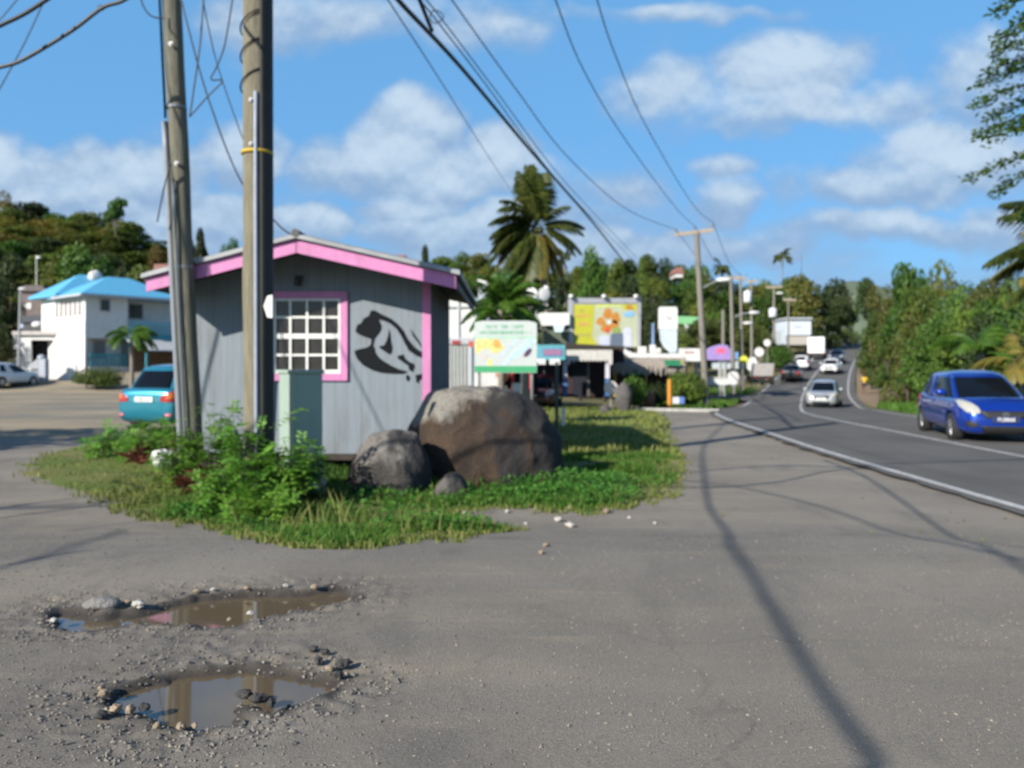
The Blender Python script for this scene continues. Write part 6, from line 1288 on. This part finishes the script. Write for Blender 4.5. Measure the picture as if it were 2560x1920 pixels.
# banana like and palm fronds at the edge of the thicket
for lab, px, py, Y, L0, n, m, sd_ in (('green palm clump overhanging the blue hatchback roof', 2452, 885, 22.5, 1.45, 12, L_PALMG, 12),('yellowing palm at the thicket end, farthest up from the hatchback', 2555, 905, 21, 1.4, 12, L_PALMY, 14)):
    small_palm(lab, px, py, Y, L0, n, m, None, sd_, (5,65))
fr = [(a, dp, l, .35, m) for a,dp,l,m in ((168,-.2,3.0,L_PALMY),(158,.1,2.9,L_PALM),(178,.2,3.2,L_PALM),(190,-.1,3.1,L_PALMY),(200,.2,3.2,L_PALM),(212,-.2,3.0,L_PALMY),(222,.1,2.8,L_PALMB),(186,.5,3.0,L_PALMY),(150,.2,2.8,L_PALM),(90,.2,2.6,L_PALM),(60,.3,2.6,L_PALM),(30,.3,2.6,L_PALM),(0,.3,2.6,L_PALM),(240,.3,2.4,L_PALMB))]
palm('tall palm leaning in over the thicket with frayed pale fronds', gpt(2885,19.5), P(2825,565,19.5), fr, .16)
# overhanging tree whose twigs reach in at the top corner
L_TWIG = leafmat('overhanging_leaf', [(.012,.035,.006),(.028,.07,.010),(.06,.12,.018),(.10,.16,.03)], .35, .45, .05)
ov = thing('overhanging_tree', 'leafy tree hanging its feathery twigs over the road from outside the picture', 'tree', gpt(2960,12.5))
f0 = gpt(2960,12.5); tp = P(2830,-150,12.5); tw = MB(); lv = MB(); ro = random.Random(44)
mk(lambda m: m.tube([f0-Vector((0,0,.2)), f0.lerp(tp,.4)+Vector((.3,0,0)), f0.lerp(tp,.75)+Vector((.2,0,0)), tp],[.26,.2,.15,.08],12)).build('trunk', M_BARK, ov, True)
for (x0,y0,x1,y1) in ((2720,-40,2440,12),(2720,60,2438,82),(2740,110,2442,112),(2740,140,2420,160),(2730,180,2400,190),(2740,215,2385,243),(2740,240,2425,272),(2750,285,2398,318),(2740,300,2425,328),(2740,200,2480,150),(2740,330,2500,300),(2750,370,2378,428),(2750,400,2440,462),(2740,350,2520,372),(2740,420,2520,520),(2740,60,2500,30),(2760,480,2530,590),(2740,130,2540,210)):
    Yk = 12.5+ro.uniform(-1.2,.8); a, b = P(x0,y0,Yk+.5), P(x1,y1,Yk); a0 = f0.lerp(tp,.55+.4*ro.random()); pts = [a0,a0.lerp(a,.6)+Vector((0,0,.15)),a]+[a.lerp(b,q)+Vector((0,0,.18*math.sin(q*3.1)-.12*q*q)) for q in lin(.2,1,7)]
    pts = [p+Vector((.28*max(0,i_-2)/7,0,0)) for i_,p in enumerate(pts)]; tw.tube(pts,[.03,.022,.014]+lin(.011,.003,7),5,False)
    for i in range(270):
        q = ro.random()**.7; k = 3+int(q*5.99); c = pts[k].lerp(pts[min(9,k+1)],ro.random())+Vector((ro.gauss(0,.05),ro.gauss(0,.06),ro.gauss(-.03,.045)))
        d = (b-a).normalized()+Vector((ro.gauss(0,.5),ro.gauss(0,.5),ro.gauss(-.3,.4))); d.normalize(); n_ = d.orthogonal().normalized(); n_ = Matrix.Rotation(ro.random()*6.28,3,d)@n_; l = ro.uniform(.06,.12)
        lv.add([c,c+d*l*.5+n_*l*.2,c+d*l,c+d*l*.5-n_*l*.2],[(0,1,2,3)])
leaves_into(lv, crown_points([(tp.x+.6,tp.y,tp.z+.8,1.6,1.6,1.2),(tp.x+1.5,tp.y+.6,tp.z-.6,1.6,1.6,1.3)],2500,ro), .12, .8, .45, .2, ro)
tw.build('twigs', M_BARK, ov, True); lv.build('leaves', L_TWIG, ov)
# a roadside tree out of view whose shade falls across the yard
yt = thing('yard_tree', 'broad tree outside the picture that shades the edge of the sandy yard', 'tree', (-16.4,11.8,0)); yt.scale = (9.0,6.2,5.4)
for nm, me in zip(('trunk','crown'), PROT['round'][0]):
    o = bpy.data.objects.new(nm, me); COL.objects.link(o); o.parent = yt
    if nm == 'crown': o.material_slots[0].link = 'OBJECT'; o.material_slots[0].material = L_GREEN
# ================================================================ overhead cables
M_CABLE = M('black_cable', (.012,.012,.013), .5, .1, 10)
M_WIRE = M('grey_wire', (.035,.037,.04), .5, .1, 10)
def img_pts(pp, Y0, Y1, Ys=None):
    d = [0.0]
    for a,b in zip(pp,pp[1:]): d.append(d[-1]+math.hypot(b[0]-a[0],b[1]-a[1]))
    out = []
    for (x,y),s_ in zip(pp,d): q = s_/d[-1]; Y = 1/((1-q)/Y0+q/Y1); out.append(P(x,y,Y))
    return out
def smooth(pts, n=8):
    out = []
    for i in range(len(pts)-1):
        p0,p1,p2,p3 = pts[max(0,i-1)],pts[i],pts[i+1],pts[min(len(pts)-1,i+2)]
        for k in range(n):
            t = k/n; out.append(.5*((2*p1)+(p2-p0)*t+(2*p0-5*p1+4*p2-p3)*t*t+(3*p1-p0-3*p2+p3)*t**3))
    return out+[pts[-1]]
def cable(label, pts, r, m=M_CABLE, extra=None, name='overhead_cable'):
    t = thing(name, label, 'cable', pts[0]); mk(lambda q: q.tube(smooth([Vector(p) for p in pts]), r, 7)).build('cable', m, t, True)
    for nm, mb, mm in (extra or []): mb.build(nm, mm, t, True)
    return t
cable('heavy black cable sweeping down across the sky towards the ridge', img_pts([(830,-195),(995,0),(1157,174),(1331,382),(1481,555),(1562,657)],10,46), .040)
cable('thin wire left of the heavy black cable, ending behind the coconut palm', img_pts([(930,-62),(970,0),(1100,200),(1215,382),(1290,495)],12,54), .013, M_WIRE)
cc_ = P(1092,42,13)
cable('upper of the twin wires just right of the heavy cable, with a coiled loop', img_pts([(1022,-45),(1050,0),(1092,52),(1215,212),(1410,470),(1582,650)],12.3,47), .013, M_WIRE, [('coil', mk(lambda q: q.tube([cc_+Vector((.11*math.cos(a),.03*math.sin(a*2),.10*math.sin(a))) for a in lin(0,12.6,40)],.009,6)), M_CABLE)])
cable('lower of the twin wires just right of the heavy cable', img_pts([(1040,-35),(1066,0),(1110,55),(1236,222),(1424,468),(1590,642)],12.6,47.5), .012, M_WIRE)
cable('power line reaching the near end of the junction pole crossarm', img_pts([(1100,-45),(1130,0),(1288,220),(1422,395),(1570,525),(1690,574)],14,41), .014, M_WIRE)
cable('power line reaching the middle of the junction pole crossarm', img_pts([(1375,-35),(1389,0),(1458,173),(1562,347),(1690,520),(1738,566)],14.5,41), .014, M_WIRE)
cable('power line reaching the far end of the junction pole crossarm', img_pts([(1484,-35),(1493,0),(1539,139),(1620,324),(1735,515),(1783,556)],15,41), .014, M_WIRE)
for (a,b,lab) in (((1690,574),(1810,690),'near'),((1738,566),(1829,692),'middle'),((1783,556),(1849,688),'far')):
    p0, p1 = P(a[0],a[1],41), P(b[0],b[1],56); cable('slack line running from the %s end of the junction crossarm to the next pole'%lab if lab != 'middle' else 'slack line running from the middle of the junction crossarm to the next pole', [p0,p0.lerp(p1,.5)+Vector((0,0,-.5)),p1], .014, M_WIRE)
cable('thick dark cable cutting across the upper corner of the sky', img_pts([(-900,430),(-400,260),(-60,95),(0,64),(60,35),(115,0),(170,-38)],12,10.5), .028)
cable('thick sagging grey cable with a splice, below the dark one in the sky corner', img_pts([(-900,330),(-400,255),(-50,180),(0,168),(60,148),(180,76),(255,20),(310,0),(380,-50)],10.5,10), .024, M_WIRE, [('splice', mk(lambda q: q.blob(P(253,20,10.1),(.045,.03,.035),2,.1)), M_CABLE)])
cable('thin steep wire crossing behind the sagging cable', img_pts([(-300,640),(-100,370),(-12,240),(0,220),(60,110),(118,-15)],13,12), .009, M_WIRE); cable('short thin wire in the extreme corner of the sky', img_pts([(-300,330),(-100,140),(-10,58),(20,26),(48,-8)],13,12.5), .009, M_WIRE)
cable('service wire dropping from the leaning pole to the kiosk ridge', [P(440,-60,10.7),P(468,60,10.7),P(522,250,10.8),P(602,452,11.0),P(690,556,11.2),P(726,586,11.3)], .011, M_WIRE)
cable('loose wire hanging beside the leaning pole', img_pts([(510,-20),(500,110),(486,210),(474,292)],10.5,10.55), .011, M_WIRE)
cable('kinked wire with a hooked end between the two poles', img_pts([(584,-20),(562,110),(540,170),(528,192),(532,200),(556,203),(520,240),(474,292)],10.2,10.5), .010, M_WIRE)
cable('faint wire slanting between the poles down behind the thick one', img_pts([(505,-10),(540,150),(590,300),(640,430)],11.2,11.6), .008, M_WIRE); cable('dangling wire end on the outer side of the leaning pole', img_pts([(428,405),(410,470),(393,555)],10.9,11.0), .010, M_WIRE)
cable('short looped wire at the top of the leaning pole', img_pts([(350,-15),(358,15),(378,40),(408,46)],10.6,10.7), .010, M_WIRE)
# cables outside the picture whose shade lies on the ground
def over(pp, zs, ext=(True,True)):
    out = []
    for i,(x,y) in enumerate(pp):
        g = GN(x,y); z = zs[0]+(zs[1]-zs[0])*i/(len(pp)-1); out.append(g+sdir*(z/sdir.z))
    if ext[0]: d = (out[0]-out[1]).normalized(); out = [out[0]+d*24+Vector((0,0,1.2)), out[0]+d*10]+out
    if ext[1]: d = (out[-1]-out[-2]).normalized(); d.z = .04; out += [out[-1]+d*10, out[-1]+d*26]
    return out
cable('cable bundle leading back over the lot from the leaning pole', [(-4.6,10.9,8.0),(-4.3,7.2,6.2)]+[tuple(p) for p in over([(1766,1222),(1786,1288),(1822,1350),(1863,1412),(1927,1516),(2044,1704),(2199,1915),(2420,2200)],(5.0,3.2),(False,True))], .021)
cable('cable crossing high over the lot towards the road, first', [tuple(p) for p in over([(1400,1228),(1600,1222),(1900,1211),(2116,1172),(2400,1160),(2700,1150)],(5.2,5.6),(True,False))], .026)
cable('cable crossing high over the lot towards the road, second', [tuple(p) for p in over([(1560,1190),(1700,1183),(1850,1169),(2000,1164),(2130,1170),(2260,1176)],(5.2,5.2),(True,False))], .024)
cable('wire over the lot, slanting towards the road', [tuple(p) for p in over([(1700,1200),(1866,1222),(2116,1288),(2376,1360),(2600,1410)],(4.6,4.6),(False,False))], .014)
cable('wire over the lot beside the road edge', [tuple(p) for p in over([(2060,1150),(2155,1188),(2265,1260),(2432,1355),(2600,1450)],(4.6,4.6),(False,False))], .018)
cable('low cable over the entrance of the yard', [tuple(p) for p in over([(-150,1312),(0,1295),(244,1261),(358,1224),(460,1180)],(3.6,3.6),(True,False))]+[(-6.2,9.6,6.6),(-4.45,10.8,8.6)], .02)
cable('second low cable over the entrance of the yard', [tuple(p) for p in over([(-160,1290),(0,1271),(94,1257),(200,1244)],(3.6,3.6),(True,False))]+[(-6.3,9.4,6.4),(-4.45,10.8,8.4)], .018)
cable('thin wire over the entrance of the yard', [tuple(p) for p in over([(-60,1440),(24,1415),(183,1367),(305,1326),(420,1290)],(3.8,3.8),(True,False))]+[(-6.4,9.0,6.2),(-4.45,10.8,8.2)], .012, M_WIRE)
# ================================================================ stones, litter, gravel
def stone(label, px, py, wpx, m, seed, cat='stone', flat=.6, group=None, name='stone', lift=0):
    g = GN(px,py); r = wpx/2/F*g.y; rg = random.Random(seed); t = thing(name, label, cat, g, rg.random()*6.28, group)
    mk(lambda q: q.blob((0,0,r*flat*.75+lift),(r*rg.uniform(.85,1.15),r*rg.uniform(.6,.9),r*flat),3,.48,2.1,seed)).build('rock', m, t, True, local=True); return t
M_LUMP = M('broken_asphalt', (.055,.052,.05), .95, .4, 9, .8, 40); M_PALE = M('pale_limestone', (.42,.40,.36), .9, .15, 6, .4, 30); M_TANR = M('tan_stone', (.30,.23,.16), .95, .3, 6, .6, 30)
g = GN(253,1516); t = thing('asphalt_slab', 'flat broken slab of asphalt lying at the back rim of the farther puddle', 'slab', g, .12)
mk(lambda q: q.blob((0,0,.012),(.085,.05,.035),3,.18,1.2,4)).build('slab', M('slab_grey', (.20,.19,.18), .95, .2, 8, .6, 60), t, True, local=True)
GS1, GS2 = 'stones round the nearer puddle', 'stones round the farther puddle'
for i,(x,y,w_,m) in enumerate(((1730,545,60,M_LUMP),(1795,560,55,M_LUMP),(1760,610,60,M_LUMP),(1900,630,80,M_LUMP),(1870,690,70,M_LUMP),(1820,650,50,M_TANR),(1350,800,90,M_LUMP),(1430,825,90,M_LUMP),(1500,845,70,M_LUMP),(560,915,80,M_LUMP),(800,868,70,M_LUMP))):
    stone('dark lump of broken asphalt at the rim of the nearer puddle' if m is M_LUMP else 'tan stone among the dark lumps at the nearer puddle', x*.4523, y*.4523+1380, w_*.45, m, 200+i, 'stone', .5, GS1+(', dark ones' if m is M_LUMP else ''))
for i,(x,y,w_) in enumerate(((575,790,60),(640,880,70),(720,885,75),(870,968,50),(1000,975,55),(1075,968,45),(560,760,40))):
    stone('pinkish tan stone at the front rim of the nearer puddle', x*.4523, y*.4523+1380, w_*.45, M_TANR, 230+i, 'stone', .6, GS1+', tan ones')
for i,(x,y,w_) in enumerate(((765,300,70),(1090,222,40),(1180,212,36),(1370,205,40),(1580,190,36),(1740,200,45),(1385,345,45),(1270,378,36),(300,385,50),(700,285,46))):
    stone('pale tan chip on the rim of the farther puddle', x*.4523, y*.4523+1380, w_*.45, M_TANR if i%2 else M_PALE, 250+i, 'stone', .5, GS2)
for i,(x,y,w_,m,lab) in enumerate(((1360,880,50,M_TANR,'tan'),(1455,912,60,M_TANR,'tan'),(1545,888,40,M_TANR,'tan'),(1690,932,62,M_TANR,'tan'),(1635,828,40,M_TANR,'tan'),(1050,930,40,M_PALE,'white'),(1380,985,60,M_PALE,'white'),(1452,1022,60,M_PALE,'white'),(1835,968,30,M_PALE,'white'),(2000,1002,28,M_PALE,'white'),(775,936,30,M_PALE,'white'),(1170,1005,30,M_PALE,'white'),(1300,1148,50,M_TANR,'tan'),(1270,1195,50,M_TANR,'tan'))):
    stone('%s stone lying loose along the gravelly edge of the grass'%('tan' if lab == 'tan' else 'whitish'), 860+.3888*x, 920+.3888*y, w_*.36, m, 270+i, 'stone', .6, '%s stones along the grass edge'%lab)
bag = thing('plastic_bag', 'crumpled white bag lying by the red spiky plants', 'bag', gp(412,12.3))
mk(lambda q: [q.blob(P(402,1146,12.3),(.12,.10,.13),4,.45,2.6,3), q.blob(P(424,1148,12.35),(.10,.10,.12),4,.45,2.8,9)]).build('bag', M('white_plastic', (.78,.78,.78), .5, .05), bag, True)
pp_ = thing('paper_litter', 'scrap of pale litter in the dark weeds beside the small boulder', 'litter', gp(792,9.5))
mk(lambda q: [q.blob(P(783,1214,9.2),(.09,.05,.06),3,.5,3,2), q.blob(P(803,1203,9.25),(.06,.05,.06),3,.5,3,6)]).build('paper', M('grey_paper', (.50,.47,.45), .8, .2, 12), pp_)
# gravel
mg = leafmat('gravel_chip', [(.06,.058,.055),(.13,.125,.115),(.22,.20,.17),(.34,.29,.22)], 0, .95, .02)
mb = MB(); rg = random.Random(77); c = 0
oct_ = [(1,0,0),(-1,0,0),(0,1,0),(0,-1,0),(0,0,1),(0,0,-1)]; of = [(0,2,4),(2,1,4),(1,3,4),(3,0,4),(2,0,5),(1,2,5),(3,1,5),(0,3,5)]
while c < 10500:
    y = 1.6+8.4*rg.random()**1.9; x = rg.uniform(-.72,.72)*y*1.02
    if x > 5.5 or isl_d(x,y) < .05: continue
    dd = 9
    for q,b in zip(PUD,BB):
        if b[0] < x < b[1] and b[2] < y < b[3]: dd = min(dd, sdist(x,y,q))
    if dd < .0: continue
    k = .16+.5*max(0,noise.noise(Vector((x*1.3,y*1.3,20))))+(.9*ss(.45,.05,dd))+.35*ss(-.2,-1.6,x)
    if rg.random() > k: continue
    s_ = rg.uniform(.002,.0062)*(1.5 if rg.random() < .06 else 1)*(1+.6*ss(.4,.05,dd)); a = rg.random()*6.28; ca, sa = math.cos(a), math.sin(a); sx, sy, sz = s_*rg.uniform(.8,1.5), s_*rg.uniform(.7,1.2), s_*rg.uniform(.5,.9)
    z = (apron_z(x,y) if dd < .6 else near_z(x,y)+.006*noise.noise(Vector((x*1.1,y*1.1,3)))+.010*noise.noise(Vector((x*.35,y*.35,8))))+sz*.4
    mb.add([(x+ca*p[0]*sx-sa*p[1]*sy, y+sa*p[0]*sx+ca*p[1]*sy, z+p[2]*sz) for p in oct_], of); c += 1
tag(mb.build('gravel', mg), 'loose gravel scattered over the worn asphalt', 'gravel', kind='stuff')
# fallen yellow leaves and twigs on the shoulder
mb = MB(); rg = random.Random(78)
for i in range(260):
    x, y = rg.uniform(1.2,6.2), rg.uniform(6,16)
    if noise.noise(Vector((x*.7,y*.7,33))) < .12 or x > xc(y)-3.4: continue
    leaves_into(mb, [((x,y,gz(x,y)+.015),(0,0,1))], .06, .25, .5, .5, rg)
tag(mb.build('leaves', L_DRY), 'dry leaves strewn on the asphalt shoulder', 'leaves', kind='stuff')
# ================================================================ people on the far footpath
M_SKIN = M('brown_skin', (.14,.075,.045), .6, .08, 20)
def skin_mesh(name, verts, edges, radii, m, parent, sub=1):
    me = bpy.data.meshes.new(name); me.from_pydata(verts, edges, []); me.update(); o = bpy.data.objects.new(name, me); COL.objects.link(o)
    sk = o.modifiers.new('skin','SKIN'); sv = me.skin_vertices[0].data
    for i,r in enumerate(radii): sv[i].radius = (r,r) if not isinstance(r,tuple) else r; sv[i].use_root = (i == 0)
    s_ = o.modifiers.new('sub','SUBSURF'); s_.levels = s_.render_levels = sub
    m2 = baked(o); m2.materials.clear(); m2.materials.append(m); m2.polygons.foreach_set('use_smooth',[True]*len(m2.polygons)); m2.name = name
    o.parent = parent; return o
def person(label, loc, rz, ht, shirt, shorts, hair, stride=.14):
    t = thing('person', label, 'person', loc, rz); s = ht/1.75; V = []; E = []; Rr = []
    def v(x,y,z,r,par=None):
        V.append((x*s,y*s,z*s)); Rr.append(tuple(q*s for q in r) if isinstance(r,tuple) else r*s)
        if par is not None: E.append((par,len(V)-1))
        return len(V)-1
    pel = v(0,0,.95,(.13,.10)); ch = v(0,0,1.22,(.15,.10),pel); nk = v(.01,0,1.45,(.055,.055),ch); hd_ = v(.03,0,1.56,(.08,.09),nk); tp_ = v(.03,0,1.68,(.075,.085),hd_); v(.125,0,1.585,.016,hd_)
    for sg in (1,-1):
        st_ = stride*sg
        h = v(0,.09*sg,.90,.088,pel); kn = v(.05+st_*.6,.095*sg,.50,.058,h); an = v(-.02+st_*1.2,.095*sg,.09,.040,kn); v(.14+st_*1.2,.105*sg,.035,.034,an)
        sh = v(0,.19*sg,1.38,.052,ch); el = v(-.03-st_*.4,.235*sg,1.10,.040,sh); wr_ = v(.05-st_*.8,.23*sg,.86,.027,el); pm = v(.075-st_*.8,.23*sg,.79,.030,wr_)
        for k in range(4): f1 = v(.085-st_*.8+.0,.23*sg+(k-1.5)*.018,.73,.009,pm); v(.10-st_*.8,.23*sg+(k-1.5)*.019,.69-.008*abs(k-1.5),.008,f1)
        th_ = v(.115-st_*.8,.215*sg,.77,.010,pm); v(.13-st_*.8,.205*sg,.74,.009,th_)
    skin_mesh('body', V, E, Rr, M_SKIN, t)
    sc = lambda L_: [(a*s,b*s,c*s) for a,b,c in L_]
    skin_mesh('shirt', sc([(0,0,1.20),(0,0,.96),(0,0,1.38),(0,.19,1.38),(0,-.19,1.38),(-.03,.23,1.18),(-.03,-.23,1.18)]), [(0,1),(0,2),(2,3),(2,4),(3,5),(4,6)], [(.175*s,.125*s),(.165*s,.125*s),(.13*s,.10*s)]+[.075*s]*2+[.065*s]*2, shirt, t)
    skin_mesh('shorts', sc([(0,0,.95),(0,.09,.88),(0,-.09,.88),(.03+stride*.5,.097,.60),(.03-stride*.5,-.097,.60)]), [(0,1),(0,2),(1,3),(2,4)], [(.15*s,.12*s)]+[.105*s]*2+[.092*s]*2, shorts, t)
    mk(lambda q: q.blob((.015*s,0,1.69*s),(.105*s,.095*s,.085*s),2,.1)).build('hair', hair, t, True, local=True)
    for sg in (1,-1): mk(lambda q: q.blob((.108*s,.035*s*sg,1.615*s),(.012*s,.016*s,.010*s),2,0)).build('eye', M('eye_dark', (.02,.015,.012), .3), t, True, local=True)
    mk(lambda q: q.blob((.105*s,0,1.53*s),(.012*s,.028*s,.008*s),2,0)).build('mouth', M('lip', (.12,.04,.035), .5), t, True, local=True)
    for sg in (1,-1): mk(lambda q: q.blob((.02*s,.09*s*sg,1.60*s),(.022*s,.012*s,.032*s),2,0)).build('ear', M_SKIN, t, True, local=True)
    return t
M_HAIR = M('black_hair', (.012,.010,.009), .7)
def footp(px, Y): X = PX(px,Y); return (X,Y,gz(X,Y)+.015)
person('person in a yellow shirt and dark shorts walking along the brown dirt path', footp(2161,59), R(-110), 1.50, M('yellow_cloth', (.62,.42,.03), .8, .1, 20), M('dark_shorts', (.03,.03,.04), .8), M_HAIR)
person('person in pale green shirt and white trousers far up the hill road', footp(2166,104), R(-100), 1.72, M('pale_green_cloth', (.42,.62,.30), .8, .1, 20), M('white_trousers', (.60,.62,.64), .8), M_HAIR)
